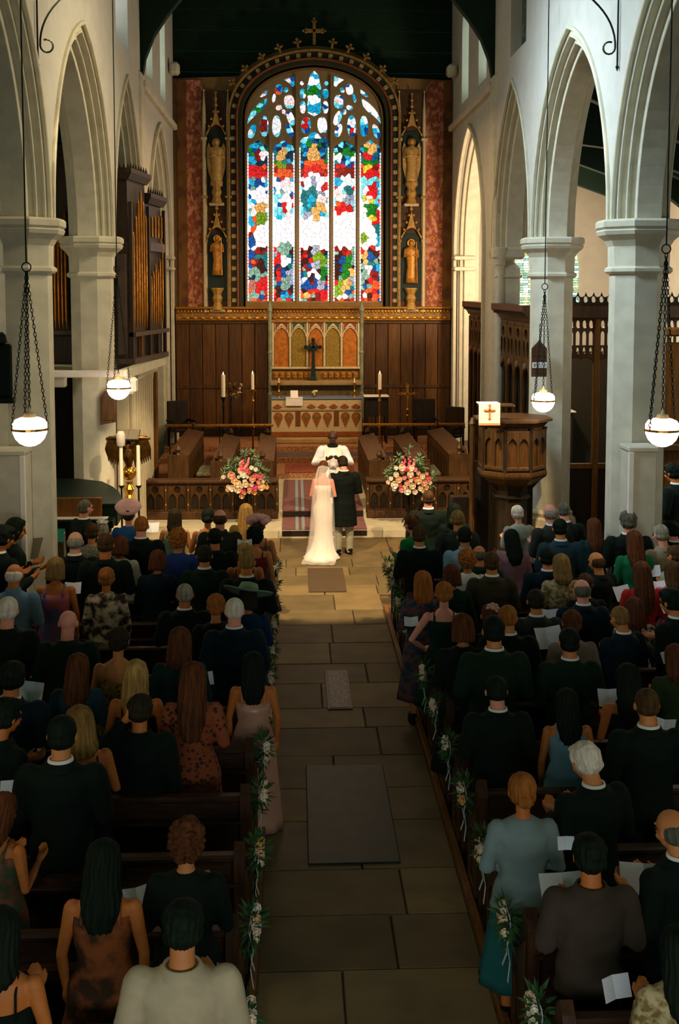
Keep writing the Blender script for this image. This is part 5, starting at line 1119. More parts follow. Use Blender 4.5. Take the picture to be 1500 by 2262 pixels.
MB().bev(-.19, 0, -.13, .13, 0, .025, .008, 0, M).build('page_block', mat('old_paper', (132, 122, 96), .8), b_); MB().bev(0, .19, -.13, .13, 0, .025, .008, 0, M).build('page_block', _mats['old_paper'], b_); MB().bev(-.20, .20, -.14, .14, -.015, 0, .004, 0, M).build('cover', OAK_DARK, b_)
for px, lb in ((267, 'left'), (305, 'right')):
    Y = 19.3; xx, zz = xz(px, 985, Y); zb2 = xz(px, 1072, Y)[1]
    t2 = empty('tall_candle', (xx, Y, 0), label='tall white candle on thin stand, %s of the lectern globe' % lb, cat='candle')
    MB().lathe([(.034, zb2), (.03, zz), (.01, zz + .01)], (xx, Y, 0), 12).build('candle', WAX, t2, smooth='auto'); MB().lathe([(.14, 0), (.14, .02), (.02, .06), (.014, zb2 - .06), (.05, zb2 - .02), (.05, zb2)], (xx, Y, 0), 10).build('stand', IRON, t2, smooth='auto')
    if lb == 'left': MB().lathe([(.06, zz + .0), (.075, zz + .06), (.075, zz + .20), (.05, zz + .25)], (xx, Y, 0), 12).build('glass_shade', mat('frosted_glass', (214, 206, 190), .4, trans=.3), t2, smooth='auto')
# grand piano
Yg_ = 17.6; t = empty('grand_piano', (-3.4, Yg_, 0), label='black grand piano with closed curved lid behind front left rows', cat='piano')
PB = mat('piano_black', (5, 22, 12), .45, spec=.15); zl2 = xz(200, 1082, 18.2)[1]
out = [(x_ - .5, y_) for x_, y_ in [(-4.1, 17.0), (-4.1, 19.0), (-3.7, 19.35), (-3.2, 19.3), (-2.75, 19.0), (-2.5, 18.5), (-2.32, 18.0), (-2.2, 17.5), (-2.18, 17.0)]]
MB().prism(out, zl2 - .34, zl2 - .05).build('case', PB, t); MB().prism([((px_ + 3.6) * 1.02 - 3.6, (py_ - 18) * 1.01 + 18) for px_, py_ in out], zl2 - .04, zl2).build('lid', PB, t)
for a, b in ((-4.4, 17.3), (-2.9, 17.3), (-3.8, 19.0)): MB().lathe([(.05, .04), (.05, .1), (.07, .5), (.09, zl2 - .34)], (a, b, 0), 8).build('leg', PB, t, smooth='auto')
MB().bev(-4.6, -2.7, 16.72, 17.02, zl2 - .32, zl2 - .2, .01).build('key_bed', PB, t); MB().bev(-4.5, -2.8, 16.78, 16.95, zl2 - .2, zl2 - .185, .004).build('keys', mat('ivory', (220, 210, 190), .4), t)
MB().bev(-4.4, -2.9, 16.95, 17.0, zl2 - .2, zl2 + .1, .01).build('fallboard', OAK_MID, t)
# ================================================================ PEWS
PEW = mat('pew_oak', (56, 34, 18), .45, var=.3, scale=5, stretch=(1, 6, 6), bump=.1); PEND = mat('pew_end_oak', (66, 40, 20), .45, var=.3, scale=5, stretch=(6, 6, .8), bump=.1)
ROW0, PITCH = 15.95, .89
ROWS = [ROW0 - PITCH * k for k in range(13)]
ORD = ['front', 'second', 'third', 'fourth', 'fifth', 'sixth', 'seventh', 'eighth', 'ninth', 'tenth', 'eleventh', 'twelfth', 'thirteenth']
def pew(x0, x1, Y, side, label):
    """Y = where people stand; the seat is behind them"""
    t = empty('pew', ((x0 + x1) / 2, Y - .35, 0), label=label, cat='pew')
    MB().bev(x0, x1, Y - .58, Y - .27, .42, .46, .01).build('seat', PEW, t); MB().bev(x0, x1, Y - .62, Y - .58, .1, .90, .01).build('backrest', PEW, t); MB().bev(x0, x1, Y - .64, Y - .55, .88, .93, .015).build('top_rail', PEW, t)
    MB().bev(x0, x1, Y - .70, Y - .62, .74, .76, .004).build('book_ledge', PEW, t)
    for x in (x0, x1):
        yc = Y - .45; pr = [(yc - .22, 0), (yc + .22, 0), (yc + .22, .62), (yc + .15, .72), (yc + .02, .80), (yc - .06, .95), (yc - .12, 1.0), (yc - .18, .95), (yc - .22, .9)]
        MB().prism([(v, z) for v, z in pr], x - .035, x + .035, 'x').build('end_panel', PEND, t)
        o = side if (x == x0) == (side > 0) else 0
        if (side > 0 and x == x0) or (side < 0 and x == x1):
            s = -1 if side > 0 else 1; m2 = MB()
            plate_yz(m2, [(yc - .18, .1), (yc - .18, .82), (yc - .04, .70), (yc + .18, .58), (yc + .18, .1)], [[(yc - .12, .16)] + arch(yc, .12, .12, 0, .45, 4) + [(yc + .12, .16)]], x + s * .045, .02, .003); m2.build('tracery', OAK, t)
def posy(X, Y, side, z, seed, label):
    rnd = random.Random(seed); t = empty('pew_posy', (X, Y, z), label=label, cat='posy')
    s = -1 if side > 0 else 1; c = Vector((X + s * .06, Y, z))
    m2 = MB(); leafy(m2, c + Vector((s * .02, 0, 0)), (.07, .11, .12), 90, .06, seed); leafy(m2, c + Vector((0, 0, -.12)), (.04, .05, .09), 22, .06, seed + 5); m2.build('foliage', LEAF, t, kind='stuff')
    cols = [0, 1, 7, 4, 1, 6, 7]
    for k in range(11):
        a = rnd.uniform(0, 2 * PI); r = rnd.uniform(.02, .10); m2 = MB(); rose(m2, c + Vector((s * .05, math.cos(a) * r, math.sin(a) * r)), rnd.uniform(.020, .031), rnd); m2.build('blossom', PETAL[rnd.choice(cols[:3] if k % 2 else cols)], t, smooth=True)
    m2 = MB()
    for q in (-1, 1):
        pts = [c + Vector((0, q * .02, -.04)), c + Vector((s * .03, q * .06, -.14)), c + Vector((s * .01, q * .05, -.26)), c + Vector((s * .03, q * .09, -.36))]
        lp = [c + Vector((0, 0, -.03)), c + Vector((s * .02, q * .06, .06)), c + Vector((s * .02, q * .10, .03)), c + Vector((s * .01, q * .05, -.04))]
        for P in (pts, lp):
            for a, b in zip(P, P[1:]): m2.loft([[a + Vector((0, -.012, 0)), a + Vector((0, .012, 0)), a + Vector((.003, .012, 0)), a + Vector((.003, -.012, 0))], [b + Vector((0, -.012, 0)), b + Vector((0, .012, 0)), b + Vector((.003, .012, 0)), b + Vector((.003, -.012, 0))]])
    m2.build('ribbon', mat('white_ribbon', (214, 222, 218), .6), t)
for k, Y in enumerate(ROWS):
    pew(1.41, 4.02, Y, 1, 'dark oak pew on the right of the aisle, %s from the front' % ORD[k]); pew(-3.0, -.38, Y, -1, 'dark oak pew on the left of the aisle, %s from the front' % ORD[k])
    posy(1.38, Y - .40, 1, .84, k * 7 + 1, 'cream and peach posy with white ribbon on right pew end, %s from the front' % ORD[k])
    posy(-.35, Y - .40, -1, .84, k * 7 + 4, 'cream and peach posy with white ribbon on left pew end, %s from the front' % ORD[k])
for k, Y in enumerate(ROWS[:5]): pew(5.0, 8.6, Y - .2, 1, 'dark oak pew in the right aisle beyond the pier, %s from the front' % ORD[k])
for k, Y in enumerate(ROWS[:5]): pew(-8.0, -4.2, Y - .2, -1, 'dark oak pew in the left aisle beyond the pier, %s from the front' % ORD[k])
# ================================================================ PEOPLE
def remesh(mb, vox, smooth=2):
    me = mb.mesh('t'); o = bpy.data.objects.new('t', me); C.objects.link(o)
    bm = bmesh.new(); bm.from_mesh(me); bmesh.ops.recalc_face_normals(bm, faces=bm.faces); bm.to_mesh(me); bm.free()
    m = o.modifiers.new('r', 'REMESH'); m.mode = 'VOXEL'; m.voxel_size = vox; m.use_smooth_shade = True
    if smooth: q = o.modifiers.new('s', 'SMOOTH'); q.iterations = smooth; q.factor = .5
    r = bpy.data.meshes.new_from_object(o.evaluated_get(bpy.context.evaluated_depsgraph_get())); bpy.data.objects.remove(o); bpy.data.meshes.remove(me)
    r.materials.clear(); r.materials.append(None); return r
def finish(mb, smooth=True):
    me = mb.mesh('t', smooth); bm = bmesh.new(); bm.from_mesh(me); bmesh.ops.recalc_face_normals(bm, faces=bm.faces); bm.to_mesh(me); bm.free(); me.materials.append(None); return me
def ell(c, rx, ry, n=24, sq=1.0, fold=0, amp=0, ph=0):
    R = []
    for j in range(n):
        q = 2 * PI * j / n; u, v = math.cos(q), math.sin(q); k = 1 + (amp * math.cos(fold * q + ph) if fold else 0)
        R.append(Vector((c[0] + rx * k * math.copysign(abs(u) ** sq, u), c[1] + ry * k * math.copysign(abs(v) ** sq, v), c[2])))
    return R
SEX = dict(m=dict(sh=.185, chest=.165, waist=.15, hip=.165, arm=1.0, neck=.056, hz=1.655), f=dict(sh=.158, chest=.14, waist=.118, hip=.172, arm=.8, neck=.045, hz=1.655))
def arm_path(sex, pose, s):
    d = SEX[sex]['sh']; S = Vector((s * d, -.005, 1.405))
    if pose == 'h': return [S, Vector((s * (d + .065), -.03, 1.14)), Vector((s * .13, .24, 1.20))]
    if pose == 'k':                       # hand on hip on the left, other hanging
        return [S, Vector((s * (d + .16), -.10, 1.16)), Vector((s * .19, .06, 1.02))] if s < 0 else [S, Vector((s * (d + .05), -.02, 1.13)), Vector((s * (d + .03), .05, .89))]
    if pose == 'c': return [S, Vector((s * (d + .07), -.02, 1.13)), Vector((s * .05, .20, 1.08))]
    if pose == 'p': return [S, Vector((s * (d + .12), .04, 1.15)), Vector((s * .12, .28, 1.26))]
    if pose == 'u' and s < 0: return [S, Vector((s * (d + .16), .02, 1.25)), Vector((s * .12, .0, 1.56))]
    return [S, Vector((s * (d + .055), -.025, 1.13)), Vector((s * (d + .045), .03, .88))]
def hand(mb, w, d, n, s, sc=1.0):
    """palm, four unequal curled fingers and a thumb leaving the side of the palm"""
    d = d.normalized(); n = (n - d * n.dot(d)).normalized(); l = d.cross(n).normalized() * s
    mb.caps([w, w + d * .035 * sc, w + d * .075 * sc], [.026 * sc, .033 * sc, .030 * sc], 10)
    for o in (-.018, .018): mb.caps([w + d * .02 + l * o * sc, w + d * .082 * sc + l * o * 1.25 * sc], [.017 * sc, .015 * sc], 8)
    for k, (o, L) in enumerate(((-.033, .062), (-.011, .078), (.011, .083), (.033, .072))):
        b = w + d * .085 * sc + l * o * sc; b1 = b + d * L * .5 * sc + n * .006; b2 = b1 + (d * L * .32 + n * L * .22) * sc; b3 = b2 + (d * L * .12 + n * L * .26) * sc
        mb.caps([b, b1, b2, b3], [.0098, .009, .008, .007], 7)
    t = w + l * .030 * sc + d * .03 * sc; mb.caps([t, t + l * .026 * sc + d * .03 * sc + n * .01, t + l * .03 * sc + d * .062 * sc + n * .02], [.013, .011, .009], 7)
def head_matrix(sex, bow):
    z = SEX[sex]['hz']; P = Vector((0, -.01, 1.50)); return Matrix.Translation(P) @ Matrix.Rotation(math.radians(-bow), 4, 'X') @ Matrix.Translation(-P) @ Matrix.Translation((0, .012, z))
_cache = {}
def body(sex, pose, bow):
    k = ('b', sex, pose, bow)
    if k in _cache: return _cache[k]
    p = SEX[sex]; mb = MB(); H = head_matrix(sex, bow); fem = sex == 'f'
    # torso
    mb.loft([ell((0, 0, .84), p['hip'] * .86, .11), ell((0, -.005, .92), p['hip'], .118), ell((0, 0, 1.02), (p['hip'] + p['waist']) / 2, .108), ell((0, .0, 1.10), p['waist'], .098), ell((0, .0, 1.20), p['chest'] * .96, .105),
             ell((0, .0 + (.01 if fem else 0), 1.30), p['chest'] * 1.04, .115), ell((0, 0, 1.38), p['sh'] * .98, .098), ell((0, -.005, 1.43), p['sh'] * .86, .078), ell((0, -.01, 1.465), p['sh'] * .52, .062), ell((0, -.01, 1.49), p['neck'] * 1.25, p['neck'] * 1.2)])
    if fem:
        for s in (-1, 1): mb.ball((s * .062, .085, 1.275), (.058, .05, .058), 10, 7)
    q = lambda a: H @ Vector(a)
    mb.caps([Vector((0, -.012, 1.45)), Vector((0, -.01, 1.51)), q((0, -.02, -.09)), q((0, -.015, -.04))], [p['neck'] * 1.1, p['neck'], p['neck'], p['neck']], 12)
    R3 = H.to_3x3()
    mb.ball(q((0, -.012, .022)), (.077, .094, .096), 16, 12, M=R3); mb.ball(q((0, .022, -.040)), (.058, .066, .076), 14, 10, M=R3); mb.ball(q((0, .055, -.088)), (.030, .028, .022), 8, 6, M=R3)
    mb.caps([q((0, .088, .012)), q((0, .108, -.030))], [.009, .014], 7); mb.ball(q((0, .083, -.062)), (.024, .012, .011), 8, 5, M=R3)
    mb.ball(q((0, .079, .03)), (.052, .014, .012), 10, 5, M=R3)
    for s in (-1, 1): mb.ball(q((s * .079, -.004, -.012)), (.012, .020, .032), 8, 6, M=R3); mb.ball(q((s * .038, .060, -.035)), (.024, .022, .024), 8, 6, M=R3)
    for s in (-1, 1):
        a = arm_path(sex, pose, s); k_ = p['arm']; L = [a[0], a[0].lerp(a[1], .5), a[1], a[1].lerp(a[2], .45), a[2]]
        mb.caps(L, [.056 * k_, .046 * k_, .038 * k_, .036 * k_, .024 * k_], 12)
        d = (a[2] - a[1]).normalized()
        n = Vector((-s * .9, .1, .1)) if pose in ('d', 'k') or (pose == 'u' and s > 0) else Vector((-s * .5, .1, .8)); hand(mb, a[2] + d * .01, d, n, s, .95 if not fem else .85)
        hx = s * .088
        mb.caps([Vector((hx, 0, .86)), Vector((hx, .01, .68)), Vector((hx, .012, .50)), Vector((hx, -.012, .34)), Vector((hx, -.01, .10))], [.086, .070, .052, .050, .034], 12)
        mb.caps([Vector((hx, -.03, .045)), Vector((hx, .06, .035)), Vector((hx * 1.05, .15, .03))], [.042, .040, .03], 10)
    me = remesh(mb, .0085, 2); _cache[k] = me; return me
def torso_shell(p, z0, fem, g, flare=0):
    R = []
    if z0 < .8: R.append(ell((0, -.005, z0), p['hip'] + g + flare + .03, .15 + g + flare))
    R += [ell((0, -.005, .84), p['hip'] + g * 1.1 + .012 + flare * .6, .125 + g + flare * .5), ell((0, -.005, .92), p['hip'] + g, .122 + g), ell((0, 0, 1.02), (p['hip'] + p['waist']) / 2 + g, .112 + g), ell((0, 0, 1.10), p['waist'] + g, .104 + g), ell((0, 0, 1.20), p['chest'] + g, .112 + g)]
    R += [ell((0, .002, 1.30), p['chest'] * 1.06 + g, .122 + g), ell((0, 0, 1.38), p['sh'] + g * .8, .103 + g, sq=.9), ell((0, -.005, 1.43), p['sh'] * .90 + g * .7, .08 + g * .9, sq=.9), ell((0, -.012, 1.47), p['sh'] * .54 + g * .4, .064 + g * .6), ell((0, -.012, 1.495), p['neck'] + .016, p['neck'] + .014)]
    return R
def upper(sex, pose, z0=.80, g=.022, kind='jacket'):
    k = ('u', sex, pose, z0, g)
    if k in _cache: return _cache[k]
    p = SEX[sex]; mb = MB(); mb.loft(torso_shell(p, z0, sex == 'f', g))
    for s in (-1, 1):
        a = arm_path(sex, pose, s); kk = p['arm']
        e = a[2] + (a[1] - a[2]).normalized() * .012
        mb.caps([a[0] + Vector((0, 0, .002)), a[0].lerp(a[1], .5), a[1], a[1].lerp(a[2], .5), e], [(.056 + g) * (kk * .9 + .1), (.047 + g) * kk, (.041 + g) * kk, (.038 + g * .9) * kk, (.026 + g * .8) * kk], 12)
        if sex == 'm': mb.ball(a[0] + Vector((-s * .02, 0, .012)), (.066, .058, .044), 10, 7)
    me = remesh(mb, .0135, 2)
    # soft creases
    for v in me.vertices:
        c = v.co; n_ = noise.noise(Vector((c.x * 9, c.y * 7, c.z * 12 + z0))) ; c += v.normal * n_ * .006
    _cache[k] = me; return me
def collar(sex, bow):
    k = ('c', sex)
    if k in _cache: return _cache[k]
    r = SEX[sex]['neck'] + .012; mb = MB()
    mb.loft([ell((0, -.014, 1.478), r + .012, r + .01, 20), ell((0, -.014, 1.525), r + .002, r + .001, 20), ell((0, -.014, 1.527), r - .008, r - .008, 20), ell((0, -.014, 1.478), r - .006, r - .006, 20)], cap=False)
    _cache[k] = finish(mb); return _cache[k]
def jcollar(sex):
    k = ('jc', sex)
    if k in _cache: return _cache[k]
    r = SEX[sex]['neck'] + .022; mb = MB()
    mb.loft([ell((0, -.012, 1.455), r + .030, r + .024, 20), ell((0, -.014, 1.505), r + .006, r + .004, 20), ell((0, -.014, 1.507), r - .006, r - .006, 20), ell((0, -.012, 1.455), r, r, 20)], cap=False)
    _cache[k] = finish(mb); return _cache[k]
def trousers():
    if 't' in _cache: return _cache['t']
    mb = MB(); mb.loft([ell((0, 0, .80), .165, .125), ell((0, 0, .92), .178, .13), ell((0, 0, 1.0), .165, .12)])
    for s in (-1, 1): mb.caps([Vector((s * .09, 0, .86)), Vector((s * .092, .01, .55)), Vector((s * .094, -.008, .3)), Vector((s * .094, -.01, .07))], [.098, .075, .066, .060], 12)
    _cache['t'] = remesh(mb, .014, 2); return _cache['t']
def shoes():
    if 's' in _cache: return _cache['s']
    mb = MB()
    for s in (-1, 1): mb.loft([ell((s * .094, .055, z), rx, ry, 14) for z, rx, ry in ((.0, .05, .145), (.02, .052, .148), (.045, .05, .14), (.075, .044, .09))]); mb.ball((s * .094, -.03, .08), (.046, .06, .04), 8, 6)
    _cache['s'] = finish(mb); return _cache['s']
def dress(sex, zh, neck='low', flare=.10):
    k = ('d', sex, zh, neck, flare)
    if k in _cache: return _cache[k]
    p = SEX[sex]; g = .012; mb = MB(); n = 48; R = []
    zt = {'low': 1.30, 'high': 1.44, 'mid': 1.37, 'skirt': 1.02}[neck]
    for z, rx, ry in ((1.44, p['sh'] * .66, .078), (1.40, p['sh'] * .86, .092), (1.37, p['chest'] * 1.02, .108), (1.30, p['chest'] * 1.05, .124), (1.20, p['chest'] * .99, .116), (1.10, p['waist'] + .004, .102), (1.02, (p['hip'] + p['waist']) / 2 + .004, .114), (.92, p['hip'] + .006, .126), (.84, p['hip'] + .012, .132)):
        if z <= zt + .001: R.append(ell((0, 0, z), rx + g, ry + g, n))
    for i in range(1, 9):
        u = i / 8; z = .84 + (zh - .84) * u; R.append(ell((0, -.005, z), p['hip'] + .018 + flare * u, .14 + flare * .85 * u, n, fold=9, amp=.035 * u, ph=i * .12))
    R.append(ell((0, 0, zh + .003), p['hip'] * .7, .1, n))
    mb.loft(R)
    if neck in ('low', 'mid'):
        for s in (-1, 1): mb.tube([(s * p['sh'] * .62, -.108, zt - .02), (s * p['sh'] * .60, -.085, 1.40), (s * p['sh'] * .58, -.01, 1.468), (s * p['sh'] * .56, .08, 1.38), (s * p['sh'] * .56, .115, zt - .02)], .012 if neck == 'mid' else .006, 6)
    _cache[k] = finish(mb); return _cache[k]
def displaced(me, amp, f):
    for v in me.vertices:
        c = v.co; a = math.atan2(c.y + .01, c.x); v.co += v.normal * (amp * math.sin(a * f + 3 * noise.noise(c * 9)) + amp * noise.noise(c * 26))
    return me
def curls(me, amp, f=45):
    for v in me.vertices: v.co += v.normal * amp * noise.noise(v.co * f)
    return me
def hair(style):
    k = ('h', style)
    if k in _cache: return _cache[k]
    mb = MB(); vox = .009
    cap_ = lambda g=0: (mb.ball((0, -.020, .032), (.084 + g, .098 + g, .100 + g), 18, 14), mb.ball((0, -.038, -.028), (.079 + g, .074 + g, .062), 16, 12), mb.ball((0, .035, .085), (.058, .045, .034), 12, 8))
    if style == 'short': cap_(); f = lambda m: displaced(m, .0022, 34)
    elif style == 'crop': mb.ball((0, -.018, .028), (.0805, .0945, .0985), 18, 14); mb.ball((0, -.036, -.024), (.0765, .070, .055), 16, 12); f = lambda m: m
    elif style == 'full': cap_(.008); mb.ball((0, .03, .09), (.07, .06, .04), 12, 8); f = lambda m: curls(displaced(m, .003, 22), .007, 30)
    elif style == 'bald':
        mb.ball((0, -.036, -.004), (.0850, .0835, .072), 18, 12); mb.ball((0, -.044, -.03), (.079, .072, .056), 16, 12); f = lambda m: displaced(m, .002, 30)
    elif style == 'curly':
        cap_(.016); f = lambda m: curls(m, .030, 34)
        mb.ball((0, -.05, -.04), (.09, .085, .08), 14, 10)
    elif style in ('long', 'vlong', 'mid', 'bob'):
        cap_(.006); end = dict(long=-.36, vlong=-.48, mid=-.24, bob=-.13)[style]
        Z = [.06, .0, -.06, -.11]; W = [(.088, .100, -.02), (.094, .098, -.028), (.098, .088, -.04), (.100, .078, -.05)]
        n = 5
        for i in range(1, n + 1):
            u = i / n; Z.append(-.11 + (end + .11) * u); W.append((.100 + (.012 if style != 'bob' else .006) * math.sin(u * PI) - (.045 * u * u if style != 'bob' else .012 * u), .066 - .022 * u if style != 'bob' else .07, -.058 - .035 * min(1, u * 1.6) if style != 'bob' else -.05))
        mb.loft([ell((0, y_, z), rx, ry, 24) for z, (rx, ry, y_) in zip(Z, W)]); f = lambda m: displaced(m, .0042, 24)
    elif style == 'bun':
        cap_(.002); mb.ball((0, -.112, .030), (.044, .040, .042), 12, 10); f = lambda m: displaced(m, .0026, 26)
    elif style == 'lowbun':
        cap_(.004); mb.ball((0, -.104, -.045), (.055, .042, .046), 12, 10); mb.ball((.02, -.118, -.03), (.03, .03, .03), 8, 6); f = lambda m: displaced(m, .003, 22)
    me = remesh(mb, vox, 1)
    # keep the face clear
    for v in me.vertices:
        c = v.co
        if c.y > .045 and c.z < .055 and style not in (): c.y = .045 - (c.y - .045) * .2
    f(me); me.update(); _cache[k] = me; return me
def hat(style):
    k = ('hat', style)
    if k in _cache: return _cache[k]
    mb = MB()
    if style == 'disc':                         # saucer hat worn tilted
        M = Matrix.Translation((0, -.06, .12)) @ Matrix.Rotation(math.radians(62), 4, 'X')
        n = 36; mb.loft([[M @ Vector(((r + .006 * math.cos(q * 6)) * math.cos(q), r * .82 * math.sin(q), z)) for q in [2 * PI * j / n for j in range(n)]] for r, z in ((.02, .012), (.12, .006), (.165, .0), (.175, .006), (.175, .012), (.10, .014), (.05, .03), (.02, .034))])
    elif style == 'wide':                       # wide brimmed hat
        M = Matrix.Translation((0, -.01, .09)) @ Matrix.Rotation(math.radians(-14), 4, 'X') @ Matrix.Rotation(math.radians(10), 4, 'Y'); n = 40
        mb.loft([[M @ Vector((r * math.cos(q), r * math.sin(q) * .95, z + (.02 * math.cos(2 * q) if r > .15 else 0))) for q in [2 * PI * j / n for j in range(n)]] for r, z in ((.085, -.01), (.16, -.02), (.26, -.015), (.26, -.008), (.17, -.006), (.105, .0), (.10, .05), (.085, .085), (.03, .10), (.005, .10))])
    elif style == 'ruffle':
        rnd = random.Random(3)
        for i in range(9):
            a = 2 * PI * i / 9; c = Vector((.105 * math.cos(a), -.02 + .10 * math.sin(a), .085 + .03 * math.sin(i * 2.1))); mb.ball(c, (.062, .058, .048), 9, 7)
        mb.ball((0, -.02, .12), (.11, .11, .06), 14, 9)
    elif style == 'bow':
        for s in (-1, 1): mb.loft([[Vector((s * x, -.08 + dy, .10 + dz * w)) for dy, dz in ((-.01, -1), (.01, -1), (.01, 1), (-.01, 1))] for x, w in ((.004, .012), (.04, .030), (.075, .042), (.08, .028))])
        mb.ball((0, -.085, .10), .018, 8, 6)
    elif style == 'flower':
        rnd = random.Random(8); mb.ball((.02, -.07, .085), (.05, .04, .045), 10, 8)
        for i in range(8): a = i * PI / 4; mb.ball((.02 + .045 * math.cos(a), -.085, .085 + .04 * math.sin(a)), (.025, .02, .022), 7, 5)
    elif style == 'feather':
        rnd = random.Random(9)
        for i in range(22):
            a = rnd.uniform(0, 2 * PI); e = rnd.uniform(.2, 1.4); d = Vector((math.cos(a) * math.cos(e), math.sin(a) * math.cos(e), math.sin(e))); c = Vector((.0, -.05, .10)); mb.tube([c, c + d * .05, c + d * .10 + Vector((0, 0, -.02))], [.02, .024, .004], 5)
    elif style == 'beads': 
        for i in range(7): mb.ball((-.05 + i * .016, -.075 - .01 * math.sin(i), .09), .012, 6, 5)
    _cache[k] = finish(mb); 
    if style in ('ruffle', 'feather'): curls(_cache[k], .02, 30)
    return _cache[k]
SKIN = {n: mat('skin_' + n, c, .55, var=.06, scale=14) for n, c in dict(fair=(214, 152, 118), tan=(196, 124, 66), rosy=(220, 146, 118), warm=(190, 110, 46), dark=(74, 44, 34)).items()}
HC = {n: mat('hair_' + n, c, .7, col2=d, scale=30, stretch=(1, 1, .15), bump=.35, spec=.12) for n, (c, d) in dict(black=((10, 20, 11), (20, 30, 16)), dkbrown=((26, 26, 14), (46, 36, 20)), brown=((52, 38, 18), (84, 58, 28)), ginger=((128, 72, 24), (164, 100, 40)), blonde=((140, 104, 44), (190, 150, 84)),
      dkblonde=((104, 78, 34), (140, 108, 56)), grey=((112, 106, 88), (160, 152, 130)), dkgrey=((66, 66, 52), (104, 102, 84)), white=((190, 176, 150), (228, 216, 194)), auburn=((64, 34, 16), (100, 56, 26))).items()}
GM = {}
def garment(n):
    if n in GM: return GM[n]
    plain = dict(black=(5, 21, 11), navy=(5, 28, 38), greensuit=(9, 36, 19), darkgreen=(8, 44, 25), bluegrey=(34, 60, 70), grey=(72, 74, 66), dgrey=(44, 48, 40), olive=(58, 52, 28), offwhite=(186, 168, 132), tan=(140, 126, 96), browngrey=(66, 54, 42),
                 shirtblue=(130, 168, 184), paleblue=(96, 124, 140), white=(226, 220, 206), green=(20, 122, 60), green2=(14, 104, 62), pinkish=(222, 172, 160), satin=(196, 146, 120), greyteal=(122, 140, 134), teal=(30, 92, 88), ltblue=(112, 148, 160), mint=(120, 148, 116), blue=(34, 86, 140), bluelace=(34, 58, 120),
                 burgundy=(104, 32, 40), red=(176, 36, 30), mauve=(150, 110, 118), greypink=(132, 114, 98), stripegrey=(120, 118, 100), oliveb=(70, 56, 20), tailblack=(6, 15, 9), bride=(244, 234, 218), surplice=(240, 236, 236), ltgrey=(156, 160, 140), trouser=(156, 152, 128), tealdark=(16, 48, 44), bluedark=(14, 44, 74), pinkjacket=(186, 116, 126), greenolive=(40, 56, 24))
    pat = dict(floral=((206, 186, 150), (60, 44, 34), 13, 'noise'), sunset=((196, 90, 84), (110, 104, 150), 6, 'noise'), leopard=((12, 22, 14), (196, 186, 160), 34, 'noise'), redpat=((26, 22, 12), (140, 70, 34), 26, 'voronoi'), speckle=((10, 24, 14), (150, 120, 50), 30, 'voronoi'),
               bluefloral=((10, 50, 70), (96, 64, 60), 16, 'noise'), orangeprint=((150, 80, 36), (60, 40, 18), 7, 'noise'), tweed=((96, 94, 78), (150, 146, 124), 60, 'noise'), pinkprint=((120, 72, 52), (60, 76, 48), 10, 'noise'), gold=((120, 100, 50), (190, 170, 120), 24, 'noise'))
    if n in plain: m = mat('fabric_' + n, plain[n], .3 if n == 'satin' else .85, var=.10, scale=7, spec=.5 if n == 'satin' else .2)
    else: a, b, s, kd = pat[n]; m = mat('fabric_' + n, a, .8, col2=b, scale=s, kind=kd, ramp=(.40, .56) if kd == 'noise' else (.2, .5))
    GM[n] = m; return m
EYE = mat('eye', (20, 16, 14), .2)
def add_part(root, name, me, m, M=None, sm=None):
    o = bpy.data.objects.new(name, me); C.objects.link(o); o.parent = root
    s = o.material_slots[0]; s.link = 'OBJECT'; s.material = m
    if M is not None: o.matrix_local = M
    return o
FULL_H = 1.765
